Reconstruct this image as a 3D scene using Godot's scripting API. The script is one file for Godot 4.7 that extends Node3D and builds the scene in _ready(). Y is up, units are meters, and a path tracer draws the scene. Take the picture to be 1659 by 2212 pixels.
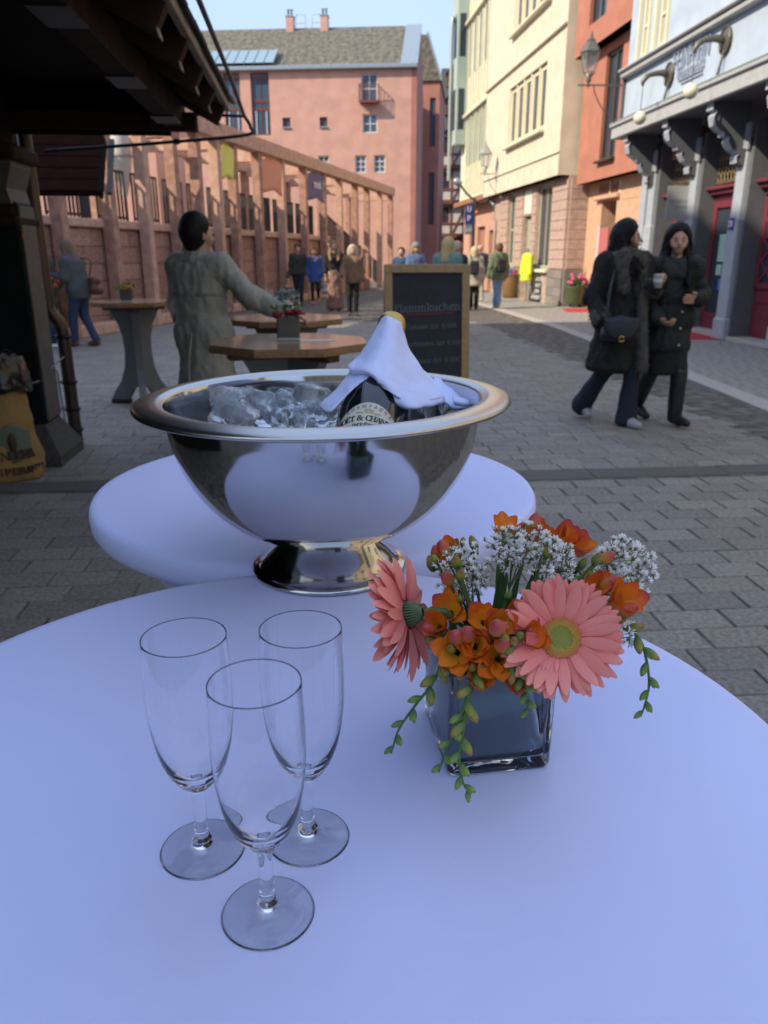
extends Node3D
# A street party in an old town: champagne tables in the shade, sunlit museum and houses behind.
const EYE := 1.5
const FOCAL := 1661.0
var pitch := deg_to_rad(18.5)
var rng := RandomNumberGenerator.new()
var used := {}
var mats := {}
var noise := FastNoiseLite.new()

func lin(r: float, g: float, b: float) -> Color:
	return Color(r, g, b).linear_to_srgb()

# a point of the place seen along the direction (u, v) of the photograph's 1659 x 2212 grid, at the given depth z
func spot(u: float, v: float, z: float) -> Vector3:
	var x := (u - 829.5) / FOCAL
	var y := -(v - 1106.0) / FOCAL
	var d := Vector3(x, y * cos(pitch) - sin(pitch), -(cos(pitch) + y * sin(pitch)))
	return Vector3(0, EYE, 0) + d * (z / d.z)

func numbered(n: String) -> String:
	if not used.has(n):
		used[n] = 0
		return n
	used[n] += 1
	return "%s_%03d" % [n, used[n]]

func tag(o: Node, label: String, category: String, group := "", kind := "") -> Node:
	if label: o.set_meta("label", label)
	if category: o.set_meta("category", category)
	if group: o.set_meta("group", group)
	if kind: o.set_meta("kind", kind)
	return o

func thing(n: String, label: String, category: String, at := Vector3.ZERO, turn := 0.0, group := "") -> Node3D:
	var o := Node3D.new()
	o.name = numbered(n)
	add_child(o)
	o.position = at
	o.rotation.y = turn
	tag(o, label, category, group)
	return o

func part(n: String, mesh: Mesh, m: Material, parent: Node, at := Vector3.ZERO, rot := Vector3.ZERO, scl := Vector3.ONE) -> MeshInstance3D:
	var o := MeshInstance3D.new()
	o.name = n
	o.mesh = mesh
	o.material_override = m
	parent.add_child(o, true)
	o.position = at
	o.rotation = rot
	o.scale = scl
	return o

func partx(n: String, mesh: Mesh, m: Material, parent: Node, xf: Transform3D) -> MeshInstance3D:
	var o := part(n, mesh, m, parent)
	o.transform = xf
	return o

func solo(n: String, mesh: Mesh, m: Material, label: String, category: String, at := Vector3.ZERO, rot := Vector3.ZERO, group := "") -> MeshInstance3D:
	var o := part(numbered(n), mesh, m, self, at, rot)
	tag(o, label, category, group)
	return o

func ground_part(n: String, mesh: Mesh, m: Material, at := Vector3.ZERO) -> MeshInstance3D:
	var o := part(numbered(n), mesh, m, self, at)
	o.set_meta("kind", "structure")
	return o

# ---------------------------------------------------------------- materials
func grain(freq: float, lo: float, hi: float, octaves := 4, seed_ := 1, size := 256, normal := false, bump := 4.0) -> NoiseTexture2D:
	seed_ = seed_ % 3
	octaves = 2 if octaves < 3 else 4
	lo = snappedf(lo, 0.1)
	freq = 0.015 if freq < 0.018 else (0.03 if freq < 0.045 else (0.06 if freq < 0.075 else 0.09))
	var key := "%s %s %s %s %s %s %s" % [freq, lo, hi, octaves, seed_, size, normal]
	if mats.has(key):
		return mats[key]
	var f := FastNoiseLite.new()
	f.noise_type = FastNoiseLite.TYPE_SIMPLEX_SMOOTH
	f.frequency = freq
	f.fractal_octaves = octaves
	f.seed = seed_
	var t := NoiseTexture2D.new()
	t.width = size
	t.height = size
	t.seamless = true
	t.noise = f
	if normal:
		t.as_normal_map = true
		t.bump_strength = bump
	else:
		var g := Gradient.new()
		g.set_color(0, Color(lo, lo, lo))
		g.set_color(1, Color(hi, hi, hi))
		t.color_ramp = g
	mats[key] = t
	return t

func mat(n: String, c: Color, rough := 0.7, metal := 0.0) -> StandardMaterial3D:
	if mats.has(n):
		return mats[n]
	var m := StandardMaterial3D.new()
	m.resource_name = n
	m.albedo_color = c
	m.roughness = rough
	m.metallic = metal
	mats[n] = m
	return m

# matter with a grain: a fine or coarse tone texture laid in world space
func gmat(n: String, c: Color, rough: float, freq: float, lo: float, scale: float, octaves := 4, bump := 0.0, seed_ := 1) -> StandardMaterial3D:
	if mats.has(n):
		return mats[n]
	var m := mat(n, c, rough)
	m.albedo_texture = grain(freq, lo, 1.0, octaves, seed_)
	m.uv1_triplanar = true
	m.uv1_world_triplanar = true
	m.uv1_scale = Vector3.ONE * scale
	if bump > 0.0:
		m.normal_enabled = true
		m.normal_texture = grain(freq, 0.0, 1.0, octaves, seed_, 256, true)
		m.normal_scale = bump
	return m

func vmat(n: String, rough := 0.6) -> StandardMaterial3D:
	if mats.has(n):
		return mats[n]
	var m := mat(n, Color.WHITE, rough)
	m.vertex_color_use_as_albedo = true
	return m

# ---------------------------------------------------------------- shapes
class B:
	var st := SurfaceTool.new()
	func _init() -> void:
		st.begin(Mesh.PRIMITIVE_TRIANGLES)
		st.set_smooth_group(-1)
	func tri(a: Vector3, b: Vector3, c: Vector3) -> void:
		st.add_vertex(a); st.add_vertex(b); st.add_vertex(c)
	func quad(a: Vector3, b: Vector3, c: Vector3, d: Vector3) -> void:
		tri(a, b, c); tri(a, c, d)
	func col(c: Color) -> B:
		st.set_color(c)
		return self
	func smooth(on: bool) -> B:
		st.set_smooth_group(0 if on else -1)
		return self
	# box from its centre, size and turn; ch chamfers every edge
	func box(c: Vector3, s: Vector3, ch := 0.0, bs := Basis()) -> B:
		var h := s / 2.0
		var f := [[Vector3.RIGHT, Vector3.UP, Vector3.BACK], [Vector3.UP, Vector3.BACK, Vector3.RIGHT], [Vector3.BACK, Vector3.RIGHT, Vector3.UP]]
		for q in f:
			for sg in [1.0, -1.0]:
				var n: Vector3 = q[0] * sg
				var a: Vector3 = q[1]
				var b: Vector3 = q[2] * sg
				var ha: float = absf(h.dot(q[1])) - ch
				var hb: float = absf(h.dot(q[2])) - ch
				var m: Vector3 = n * absf(h.dot(q[0]))
				quad(c + bs * (m - a * ha - b * hb), c + bs * (m - a * ha + b * hb), c + bs * (m + a * ha + b * hb), c + bs * (m + a * ha - b * hb))
		if ch > 0.0:
			for q in f:
				var n: Vector3 = q[0]
				var l: float = absf(h.dot(n)) - ch
				for sa in [1.0, -1.0]:
					for sb in [1.0, -1.0]:
						var a: Vector3 = q[1] * sa
						var b: Vector3 = q[2] * sb
						var ma: Vector3 = a * absf(h.dot(q[1]))
						var mb: Vector3 = b * absf(h.dot(q[2]))
						var p := ma + b * (absf(h.dot(q[2])) - ch)
						var r := mb + a * (absf(h.dot(q[1])) - ch)
						if sa * sb > 0: quad(c + bs * (p - n * l), c + bs * (p + n * l), c + bs * (r + n * l), c + bs * (r - n * l))
						else: quad(c + bs * (r - n * l), c + bs * (r + n * l), c + bs * (p + n * l), c + bs * (p - n * l))
			for sx in [1.0, -1.0]:
				for sy in [1.0, -1.0]:
					for sz in [1.0, -1.0]:
						var k := Vector3(h.x * sx, h.y * sy, h.z * sz)
						var x := k - Vector3(0, ch * sy, ch * sz)
						var y := k - Vector3(ch * sx, 0, ch * sz)
						var z := k - Vector3(ch * sx, ch * sy, 0)
						if sx * sy * sz > 0: tri(c + bs * x, c + bs * z, c + bs * y)
						else: tri(c + bs * x, c + bs * y, c + bs * z)
		return self
	# a bar of square section between two points
	func bar(a: Vector3, b: Vector3, w: float, t: float, ch := 0.0) -> B:
		var d := (b - a)
		var y := d.normalized()
		var x := y.cross(Vector3.BACK)
		if x.length() < 0.01: x = Vector3.RIGHT
		x = x.normalized()
		return box((a + b) / 2.0, Vector3(w, d.length(), t), ch, Basis(x, y, x.cross(y)))
	func tube(p: Array, r: Array, n := 8, caps := true) -> B:
		var rings := []
		var last := Vector3.ZERO
		for i in p.size():
			var d: Vector3 = (p[min(i + 1, p.size() - 1)] - p[max(i - 1, 0)]).normalized()
			var x := last if last != Vector3.ZERO else (Vector3.RIGHT if absf(d.x) < 0.8 else Vector3.BACK)
			x = (x - d * x.dot(d)).normalized()
			last = x
			var y := d.cross(x)
			var ring := []
			var rr: float = r[i] if r.size() > 1 else r[0]
			for k in n:
				var a := TAU * k / n
				ring.append(p[i] + (x * cos(a) + y * sin(a)) * rr)
			rings.append(ring)
		smooth(true)
		for i in rings.size() - 1:
			for k in n:
				var k2 := (k + 1) % n
				quad(rings[i][k], rings[i + 1][k], rings[i + 1][k2], rings[i][k2])
		if caps:
			smooth(false)
			for k in range(1, n - 1):
				tri(rings[0][0], rings[0][k], rings[0][k + 1])
				tri(rings[-1][0], rings[-1][k + 1], rings[-1][k])
		return self
	# profile of (radius, height) turned round the y axis; runs upwards on the outside
	func lathe(pr: Array, n := 32, c := Vector3.ZERO, sm := true, squash := 1.0) -> B:
		smooth(sm)
		for i in pr.size() - 1:
			var p: Vector2 = pr[i]
			var q: Vector2 = pr[i + 1]
			for k in n:
				var a := TAU * k / n
				var b := TAU * (k + 1) / n
				var va := Vector3(cos(a), 0, sin(a) * squash)
				var vb := Vector3(cos(b), 0, sin(b) * squash)
				var p0 := c + va * p.x + Vector3.UP * p.y
				var p1 := c + vb * p.x + Vector3.UP * p.y
				var q0 := c + va * q.x + Vector3.UP * q.y
				var q1 := c + vb * q.x + Vector3.UP * q.y
				if p.x > 1e-6: tri(p0, p1, q1)
				if q.x > 1e-6: tri(p0, q1, q0)
		return self
	# flat polygon (counter-clockwise in its own x, y) pushed d along z, placed by xf
	func prism(poly: PackedVector2Array, d: float, xf := Transform3D()) -> B:
		smooth(false)
		var t := Geometry2D.triangulate_polygon(poly)
		for i in range(0, t.size(), 3):
			var a := poly[t[i]]; var b := poly[t[i + 1]]; var c := poly[t[i + 2]]
			if (b - a).cross(c - a) < 0:
				var w := b; b = c; c = w
			tri(xf * Vector3(a.x, a.y, d), xf * Vector3(c.x, c.y, d), xf * Vector3(b.x, b.y, d))
			tri(xf * Vector3(a.x, a.y, 0), xf * Vector3(b.x, b.y, 0), xf * Vector3(c.x, c.y, 0))
		for i in poly.size():
			var a := poly[i]; var b := poly[(i + 1) % poly.size()]
			quad(xf * Vector3(a.x, a.y, 0), xf * Vector3(a.x, a.y, d), xf * Vector3(b.x, b.y, d), xf * Vector3(b.x, b.y, 0))
		return self
	func ball(c: Vector3, r: Vector3, n := 10) -> B:
		var pr := []
		for i in n / 2 + 1:
			var a := PI * i / (n / 2) - PI / 2
			pr.append(Vector2(maxf(cos(a), 0.0), sin(a)))
		smooth(true)
		for i in pr.size() - 1:
			for k in n:
				var v := []
				for q in [[k, i], [k + 1, i], [k + 1, i + 1], [k, i + 1]]:
					var a: float = TAU * q[0] / n
					v.append(c + Vector3(cos(a) * pr[q[1]].x * r.x, pr[q[1]].y * r.y, sin(a) * pr[q[1]].x * r.z))
				if i > 0: tri(v[0], v[1], v[2])
				if i < pr.size() - 2: tri(v[0], v[2], v[3])
		return self
	# a smooth sheet through a grid of points, with both sides and an edge of the given thickness
	func sheet(g: Array, t: float) -> B:
		var nr := g.size()
		var nc: int = g[0].size()
		var nm := []
		for i in nr:
			var row := []
			for j in nc:
				var du: Vector3 = g[i][min(j + 1, nc - 1)] - g[i][max(j - 1, 0)]
				var dv: Vector3 = g[min(i + 1, nr - 1)][j] - g[max(i - 1, 0)][j]
				row.append(du.cross(dv).normalized() * t / 2.0)
			nm.append(row)
		smooth(true)
		for i in nr - 1:
			for j in nc - 1:
				var k := [[i, j], [i, j + 1], [i + 1, j + 1], [i + 1, j]]
				quad(g[k[0][0]][k[0][1]] + nm[k[0][0]][k[0][1]], g[k[3][0]][k[3][1]] + nm[k[3][0]][k[3][1]], g[k[2][0]][k[2][1]] + nm[k[2][0]][k[2][1]], g[k[1][0]][k[1][1]] + nm[k[1][0]][k[1][1]])
				quad(g[k[0][0]][k[0][1]] - nm[k[0][0]][k[0][1]], g[k[1][0]][k[1][1]] - nm[k[1][0]][k[1][1]], g[k[2][0]][k[2][1]] - nm[k[2][0]][k[2][1]], g[k[3][0]][k[3][1]] - nm[k[3][0]][k[3][1]])
		var rim := []
		for j in nc: rim.append([0, j])
		for i in range(1, nr): rim.append([i, nc - 1])
		for j in range(nc - 2, -1, -1): rim.append([nr - 1, j])
		for i in range(nr - 2, -1, -1): rim.append([i, 0])
		for q in rim.size() - 1:
			var a: Array = rim[q]
			var b: Array = rim[q + 1]
			quad(g[a[0]][a[1]] - nm[a[0]][a[1]], g[a[0]][a[1]] + nm[a[0]][a[1]], g[b[0]][b[1]] + nm[b[0]][b[1]], g[b[0]][b[1]] - nm[b[0]][b[1]])
		return self
	func done() -> ArrayMesh:
		st.generate_normals()
		return st.commit()

func catmull(p: Array, t: float) -> Vector3:
	var n := p.size()
	var f := clampf(t, 0.0, 1.0) * (n - 1)
	var i := int(min(floor(f), n - 2))
	var a: Vector3 = p[i]
	var b: Vector3 = p[i + 1]
	var pre: Vector3 = p[i - 1] if i > 0 else a * 2.0 - b
	var post: Vector3 = p[i + 2] if i + 2 < n else b * 2.0 - a
	return a.cubic_interpolate(b, pre, post, f - i)

func curve(p: Array, n: int) -> Array:
	var out := []
	for i in n + 1: out.append(catmull(p, float(i) / n))
	return out

# refine a coarse net of control points; wrinkle pushes it about with noise
func net(g: Array, nr: int, nc: int, wrinkle := 0.0, freq := 40.0) -> Array:
	var rows := []
	for r in g: rows.append(curve(r, nc))
	var out := []
	for i in nr + 1: out.append([])
	for j in nc + 1:
		var c := []
		for r in rows: c.append(r[j])
		var k := curve(c, nr)
		for i in nr + 1:
			var p: Vector3 = k[i]
			if wrinkle > 0.0:
				p += Vector3(noise.get_noise_3dv(p * freq), noise.get_noise_3dv(p * freq + Vector3(50, 0, 0)), noise.get_noise_3dv(p * freq + Vector3(0, 50, 0))) * wrinkle
			out[i].append(p)
	return out

func bx(s: Vector3, ch := 0.0) -> ArrayMesh:
	var key := "box %s %s" % [s, ch]
	if not mats.has(key): mats[key] = B.new().box(Vector3.ZERO, s, ch).done()
	return mats[key]

func text_mesh(t: String, height: float, depth := 0.002, serif := false, bold := false) -> Mesh:
	var m := TextMesh.new()
	var f := SystemFont.new()
	f.font_names = PackedStringArray(["Droid Serif" if serif else "Droid Sans"])
	if bold: f.font_weight = 700
	m.font = f
	m.text = t
	m.font_size = 48
	m.pixel_size = height / 34.0
	m.depth = depth
	m.curve_step = 4.0
	return m

# ---------------------------------------------------------------- soft bodies: smooth unions of tapered bones, meshed as surface nets
class Field:
	var lo: Vector3
	var h: float
	var nx: int
	var ny: int
	var nz: int
	var d: PackedFloat32Array
	func _init(a: Vector3, b: Vector3, cell: float) -> void:
		lo = a
		h = cell
		nx = int((b.x - a.x) / cell) + 2
		ny = int((b.y - a.y) / cell) + 2
		nz = int((b.z - a.z) / cell) + 2
		d.resize(nx * ny * nz)
		d.fill(9.0)
	# tapered bone from a to b; sq flattens it across its own z (front to back), k is how softly it joins
	func bone(a: Vector3, b: Vector3, ra: float, rb: float, k := 0.03, sq := 1.0, minus := false) -> void:
		var m := maxf(ra, rb) + k + 2.5 * h
		var i0 := maxi(0, int((minf(a.x, b.x) - m - lo.x) / h)); var i1 := mini(nx - 1, int((maxf(a.x, b.x) + m - lo.x) / h) + 1)
		var j0 := maxi(0, int((minf(a.y, b.y) - m - lo.y) / h)); var j1 := mini(ny - 1, int((maxf(a.y, b.y) + m - lo.y) / h) + 1)
		var l0 := maxi(0, int((minf(a.z, b.z) - m - lo.z) / h)); var l1 := mini(nz - 1, int((maxf(a.z, b.z) + m - lo.z) / h) + 1)
		var ax := b.x - a.x; var ay := b.y - a.y; var az := (b.z - a.z)
		var inv := 1.0 / maxf(ax * ax + ay * ay + az * az, 1e-8)
		for l in range(l0, l1 + 1):
			var z := lo.z + l * h - a.z
			for j in range(j0, j1 + 1):
				var y := lo.y + j * h - a.y
				var at := (l * ny + j) * nx
				for i in range(i0, i1 + 1):
					var x := lo.x + i * h - a.x
					var t := clampf((x * ax + y * ay + z * az) * inv, 0.0, 1.0)
					var dx := x - ax * t; var dy := y - ay * t; var dz := (z - az * t) / sq
					var v := sqrt(dx * dx + dy * dy + dz * dz) - (ra + (rb - ra) * t)
					var o := d[at + i]
					if minus:
						v = -v
						var e := maxf(k - absf(v - o), 0.0)
						d[at + i] = maxf(v, o) + (e * e * 0.25 / k if k > 0.0 else 0.0)
					else:
						var e := maxf(k - absf(v - o), 0.0)
						d[at + i] = minf(v, o) - (e * e * 0.25 / k if k > 0.0 else 0.0)
	# keep only what lies on the side of the plane that n points away from
	func cut(p: Vector3, n: Vector3) -> void:
		for l in nz:
			for j in ny:
				var at := (l * ny + j) * nx
				for i in nx:
					var v := (lo + Vector3(i, j, l) * h - p).dot(n)
					if v > d[at + i]: d[at + i] = v
	func add_to(vs: PackedVector3Array, ns: PackedVector3Array, idx: PackedInt32Array, fold: FastNoiseLite = null, amp := 0.0, quilt := 0.0) -> Array:
		var where := PackedInt32Array()
		where.resize(d.size())
		where.fill(-1)
		var base := vs.size()
		var sx := 1
		var sy := nx
		var sz := nx * ny
		var co := [0, sx, sy, sx + sy, sz, sx + sz, sy + sz, sx + sy + sz]
		var cp := [Vector3(0, 0, 0), Vector3(1, 0, 0), Vector3(0, 1, 0), Vector3(1, 1, 0), Vector3(0, 0, 1), Vector3(1, 0, 1), Vector3(0, 1, 1), Vector3(1, 1, 1)]
		var ed := [[0, 1], [2, 3], [4, 5], [6, 7], [0, 2], [1, 3], [4, 6], [5, 7], [0, 4], [1, 5], [2, 6], [3, 7]]
		var lim := 2.5 * h
		for l in nz - 1:
			for j in ny - 1:
				for i in nx - 1:
					var c := (l * ny + j) * nx + i
					var q := d[c]
					if q > lim or q < -lim: continue
					var neg := 0
					for o in co:
						if d[c + o] < 0.0: neg += 1
					if neg == 0 or neg == 8: continue
					var sum := Vector3.ZERO
					var cnt := 0
					for e in ed:
						var a := d[c + co[e[0]]]
						var b := d[c + co[e[1]]]
						if (a < 0.0) != (b < 0.0):
							sum += cp[e[0]].lerp(cp[e[1]], a / (a - b))
							cnt += 1
					where[c] = vs.size()
					vs.append(lo + (Vector3(i, j, l) + sum / cnt) * h)
					ns.append(Vector3.ZERO)
		for l in range(1, nz - 1):
			for j in range(1, ny - 1):
				for i in range(1, nx - 1):
					var c := (l * ny + j) * nx + i
					if d[c] > lim or d[c] < -lim: continue
					var inside := d[c] < 0.0
					for ax in 3:
						var st: int = [sx, sy, sz][ax]
						if (d[c + st] < 0.0) == inside: continue
						var u: int = [sy, sz, sx][ax]
						var v: int = [sz, sx, sy][ax]
						var a := where[c - u - v]; var b := where[c - v]; var e := where[c]; var f := where[c - u]
						if a < 0 or b < 0 or e < 0 or f < 0: continue
						var t := [a, b, e, a, e, f] if not inside else [a, e, b, a, f, e]
						for k in [0, 3]:
							var p0 := vs[t[k]]
							var n := (vs[t[k + 2]] - p0).cross(vs[t[k + 1]] - p0)
							for w in 3:
								ns[t[k + w]] += n
								idx.append(t[k + w])
		for i in range(base, vs.size()):
			ns[i] = ns[i].normalized()
			if fold: vs[i] += ns[i] * (fold.get_noise_3d(vs[i].x * 1.5, vs[i].y * 0.6, vs[i].z * 1.5) * 0.5 + 0.3) * amp
			if quilt > 0.0: vs[i] += ns[i] * (sqrt(absf(sin(PI * vs[i].y / quilt))) - 0.75) * 0.02
		if fold or quilt > 0.0:
			for i in range(base, vs.size()): ns[i] = Vector3.ZERO
			for k in range(0, idx.size(), 3):
				if idx[k] < base: continue
				var n := (vs[idx[k + 2]] - vs[idx[k]]).cross(vs[idx[k + 1]] - vs[idx[k]])
				for w in 3: ns[idx[k + w]] += n
			for i in range(base, vs.size()): ns[i] = ns[i].normalized()
		return [vs, ns, idx]

# short hairs standing out of a surface
func fuzz(m: ArrayMesh, len: float, n: int) -> ArrayMesh:
	var a := m.surface_get_arrays(0)
	var v: PackedVector3Array = a[Mesh.ARRAY_VERTEX]
	var nn: PackedVector3Array = a[Mesh.ARRAY_NORMAL]
	var b := B.new()
	for i in n:
		var k := rng.randi() % v.size()
		var d := (nn[k] + Vector3(rng.randf_range(-0.7, 0.7), rng.randf_range(-0.9, 0.4), rng.randf_range(-0.7, 0.7))).normalized() * len * rng.randf_range(0.5, 1.3)
		var s := d.cross(Vector3(rng.randf(), rng.randf(), rng.randf())).normalized() * len * 0.09
		var p := v[k] - nn[k] * 0.004 + Vector3(rng.randf_range(-1, 1), rng.randf_range(-1, 1), rng.randf_range(-1, 1)) * 0.008
		b.tri(p - s, p + s, p + d)
	return b.done()

func field_mesh(fs: Array, fold: FastNoiseLite = null, amp := 0.0, quilt := 0.0) -> ArrayMesh:
	var r := [PackedVector3Array(), PackedVector3Array(), PackedInt32Array()]
	for f in fs: r = f.add_to(r[0], r[1], r[2], fold, amp, quilt)
	var arr := []
	arr.resize(Mesh.ARRAY_MAX)
	arr[Mesh.ARRAY_VERTEX] = r[0]
	arr[Mesh.ARRAY_NORMAL] = r[1]
	arr[Mesh.ARRAY_INDEX] = r[2]
	var m := ArrayMesh.new()
	m.add_surface_from_arrays(Mesh.PRIMITIVE_TRIANGLES, arr)
	return m

# ---------------------------------------------------------------- the picture: camera, sky, sun, exposure
func _ready() -> void:
	rng.seed = 7
	noise.noise_type = FastNoiseLite.TYPE_SIMPLEX_SMOOTH
	noise.frequency = 1.0
	noise.seed = 3
	var cam := Camera3D.new()
	cam.name = "camera"
	add_child(cam)
	cam.position = Vector3(0, EYE, 0)
	cam.rotation.x = -pitch
	cam.fov = 67.3
	cam.near = 0.05
	cam.far = 400.0
	var lens := CameraAttributesPhysical.new()
	lens.frustum_focal_length = 18.026
	lens.exposure_aperture = 8.0
	lens.frustum_focus_distance = 0.66
	cam.attributes = lens
	cam.current = true
	var env := Environment.new()
	env.background_mode = Environment.BG_SKY
	var sm := ProceduralSkyMaterial.new()
	sm.sky_top_color = lin(0.36, 0.48, 0.74)
	sm.sky_horizon_color = lin(0.38, 0.50, 0.68)
	sm.sky_curve = 0.17
	sm.sun_angle_max = 75.0
	sm.sun_curve = 0.25
	sm.ground_bottom_color = lin(0.12, 0.11, 0.10)
	sm.ground_horizon_color = lin(0.30, 0.28, 0.26)
	sm.energy_multiplier = 1.0
	var cl := FastNoiseLite.new()
	cl.frequency = 0.006
	cl.fractal_octaves = 5
	cl.seed = 11
	var ct := NoiseTexture2D.new()
	ct.width = 1024
	ct.height = 512
	ct.seamless = true
	ct.noise = cl
	var cg := Gradient.new()
	cg.set_color(0, Color(0, 0, 0, 0))
	cg.set_color(1, Color(0.5, 0.5, 0.5, 0.5))
	cg.set_offset(0, 0.45)
	ct.color_ramp = cg
	sm.sky_cover = ct
	var sky := Sky.new()
	sky.sky_material = sm
	env.sky = sky
	env.tonemap_mode = Environment.TONE_MAPPER_LINEAR
	env.tonemap_exposure = 1.7
	env.sdfgi_enabled = true
	env.ssao_enabled = true
	env.ssil_enabled = true
	var we := WorldEnvironment.new()
	we.name = "world"
	we.environment = env
	add_child(we)
	var sun := DirectionalLight3D.new()
	sun.name = "sun"
	add_child(sun)
	sun.light_energy = 1.1
	sun.light_color = Color(1.0, 0.94, 0.84)
	sun.light_angular_distance = 0.5
	sun.shadow_enabled = true
	sun.rotation = Vector3(deg_to_rad(-37), deg_to_rad(-65), 0)
	build_ground()
	build_far_street()
	build_museum()
	build_colonnade()
	build_right_houses()
	build_unseen_town()
	build_stall()
	build_street_things()
	build_people()
	build_wooden_tables()
	build_white_tables()
	build_wine_bowl()
	build_glasses()
	build_bouquet()

# ---------------------------------------------------------------- the ground
func sees(p: Vector3) -> Vector2:
	var q := p - Vector3(0, EYE, 0)
	var f := Vector3(0, -sin(pitch), -cos(pitch))
	var up := Vector3(0, cos(pitch), -sin(pitch))
	var w := q.dot(f)
	return Vector2(829.5 + FOCAL * q.x / w, 1106.0 - FOCAL * q.dot(up) / w) if w > 0.1 else Vector2(-9999, -9999)

func build_ground() -> void:
	var bed := gmat("street bed", lin(0.215, 0.19, 0.16), 0.9, 0.02, 0.5, 0.6, 5, 0.3)
	var b := B.new()
	b.quad(Vector3(-160, 0, 60), Vector3(-160, 0, -220), Vector3(160, 0, -220), Vector3(160, 0, 60))
	var street := ground_part("street", b.done(), bed, Vector3(0, -0.008, 0))
	var tones := []
	var cols := [lin(0.325, 0.298, 0.26), lin(0.295, 0.27, 0.238), lin(0.35, 0.322, 0.28), lin(0.315, 0.293, 0.26), lin(0.275, 0.253, 0.228)]
	for i in 5: tones.append(gmat("paving stone %d" % i, cols[i], 0.78, 0.05, 0.72, 2.2, 5, 0.35, i + 2))
	var spots := []
	for zone in [[-1.0, -5.02, 0.31, 0.172, -3.2, 4.0, 0], [-5.42, -18.5, 0.215, 0.15, -5.4, 3.7, 1]]:
		var turn := deg_to_rad(5.0)
		var z: float = zone[0]
		var row := 0
		while z > zone[1]:
			var x: float = zone[4] + (0.5 * zone[2] if row % 2 == 0 else 0.0) + rng.randf_range(-0.04, 0.04)
			while x < zone[5]:
				var w: float = zone[2] * (1.0 if zone[6] == 0 else rng.randf_range(0.8, 1.25))
				var p := Vector3(x + w / 2.0, 0, z).rotated(Vector3.UP, turn) if true else Vector3.ZERO
				spots.append([p, w, zone[3], turn, zone[6]])
				x += w
			z -= zone[3]
			row += 1
	var shown := []
	var rest := []
	for s in spots:
		var q := sees(s[0])
		var open: bool = q.x > -40 and q.x < 1700 and ((q.x > 1150 and q.y < 1370 + (q.x - 1400) * 0.7) or (q.x < 175 and q.y < 1390) or q.y < 980)
		if open: shown.append(s)
		elif q.x > -400 and q.x < 2060: rest.append(s)
	shown.sort_custom(func(a, c): return a[0].length_squared() < c[0].length_squared())
	var shapes := {}
	var many := []
	for i in shown.size():
		var s: Array = shown[i]
		if i < 300:
			var w: float = snappedf(s[1], 0.03)
			if not shapes.has([w, s[2]]): shapes[[w, s[2]]] = B.new().box(Vector3(0, -0.02, 0), Vector3(w - 0.006, 0.04, s[2] - 0.006), 0.003).done()
			part("paving_stone", shapes[[w, s[2]]], tones[rng.randi() % 5], street, s[0] + Vector3(0, 0.008 + rng.randf_range(-0.0015, 0.0015), 0), Vector3(rng.randf_range(-0.004, 0.004), s[3], rng.randf_range(-0.004, 0.004)))
		else: many.append(s)
	many.append_array(rest)
	var mm := MultiMesh.new()
	mm.transform_format = MultiMesh.TRANSFORM_3D
	mm.use_colors = true
	mm.mesh = B.new().box(Vector3(0, -0.02, 0), Vector3(1, 0.04, 1), 0.003).done()
	mm.instance_count = many.size()
	for i in many.size():
		var s: Array = many[i]
		var bs := Basis(Vector3.UP, s[3]) * Basis.from_scale(Vector3(s[1] - 0.006, 1, s[2] - 0.006))
		mm.set_instance_transform(i, Transform3D(bs, s[0] + Vector3(0, 0.008 + rng.randf_range(-0.0015, 0.0015), 0)))
		var k := rng.randf_range(0.26, 0.34)
		mm.set_instance_color(i, Color(k * 1.07, k * 0.98, k * 0.86))
	var mi := MultiMeshInstance3D.new()
	mi.name = "paving_stones"
	mi.multimesh = mm
	var sm := gmat("paving stones", Color.WHITE, 0.78, 0.05, 0.72, 2.2, 5, 0.35)
	sm.vertex_color_use_as_albedo = true
	mi.material_override = sm
	mi.set_meta("kind", "stuff")
	street.add_child(mi)
	# pale stone strip along the pavement and the pavement itself
	var pale := gmat("pale strip stone", lin(0.52, 0.48, 0.43), 0.8, 0.05, 0.75, 1.5, 4, 0.2)
	var line := [Vector3(3.98, 0, -5.2), Vector3(4.0, 0, -8.0), Vector3(4.0, 0, -10.0), Vector3(3.8, 0, -17.4), Vector3(3.05, 0, -25.9), Vector3(2.4, 0, -33.0)]
	var strip := ground_part("kerb_strip", B.new().box(Vector3(4.0, 0.002, -4.8), Vector3(0.28, 0.02, 0.7), 0.002).done(), pale)
	for i in line.size() - 1:
		var a: Vector3 = line[i]
		var d: Vector3 = line[i + 1] - a
		var n := int(round(d.length() / 1.1))
		var one := B.new().box(Vector3.ZERO, Vector3(0.27, 0.02, d.length() / n - 0.012), 0.003).done()
		for k in n: part("strip_slab", one, pale, strip, a + d * ((k + 0.5) / n) + Vector3(0, 0.002, 0), Vector3(0, atan2(d.x, d.z), 0))
	var walk := gmat("pavement stone", lin(0.40, 0.375, 0.335), 0.82, 0.03, 0.68, 1.1, 5, 0.25, 5)
	var wb := B.new()
	var right := [Vector3(7.4, 0.0, -5.2), Vector3(7.4, 0, -8.0), Vector3(7.4, 0, -10.0), Vector3(7.6, 0, -17.4), Vector3(7.4, 0, -25.9), Vector3(6.0, 0, -34.0)]
	for i in 5: wb.quad(line[i] + Vector3(0.14, 0, 0), line[i + 1] + Vector3(0.14, 0, 0), right[i + 1], right[i])
	ground_part("pavement", wb.done(), walk, Vector3(0, 0.003, 0))
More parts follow.
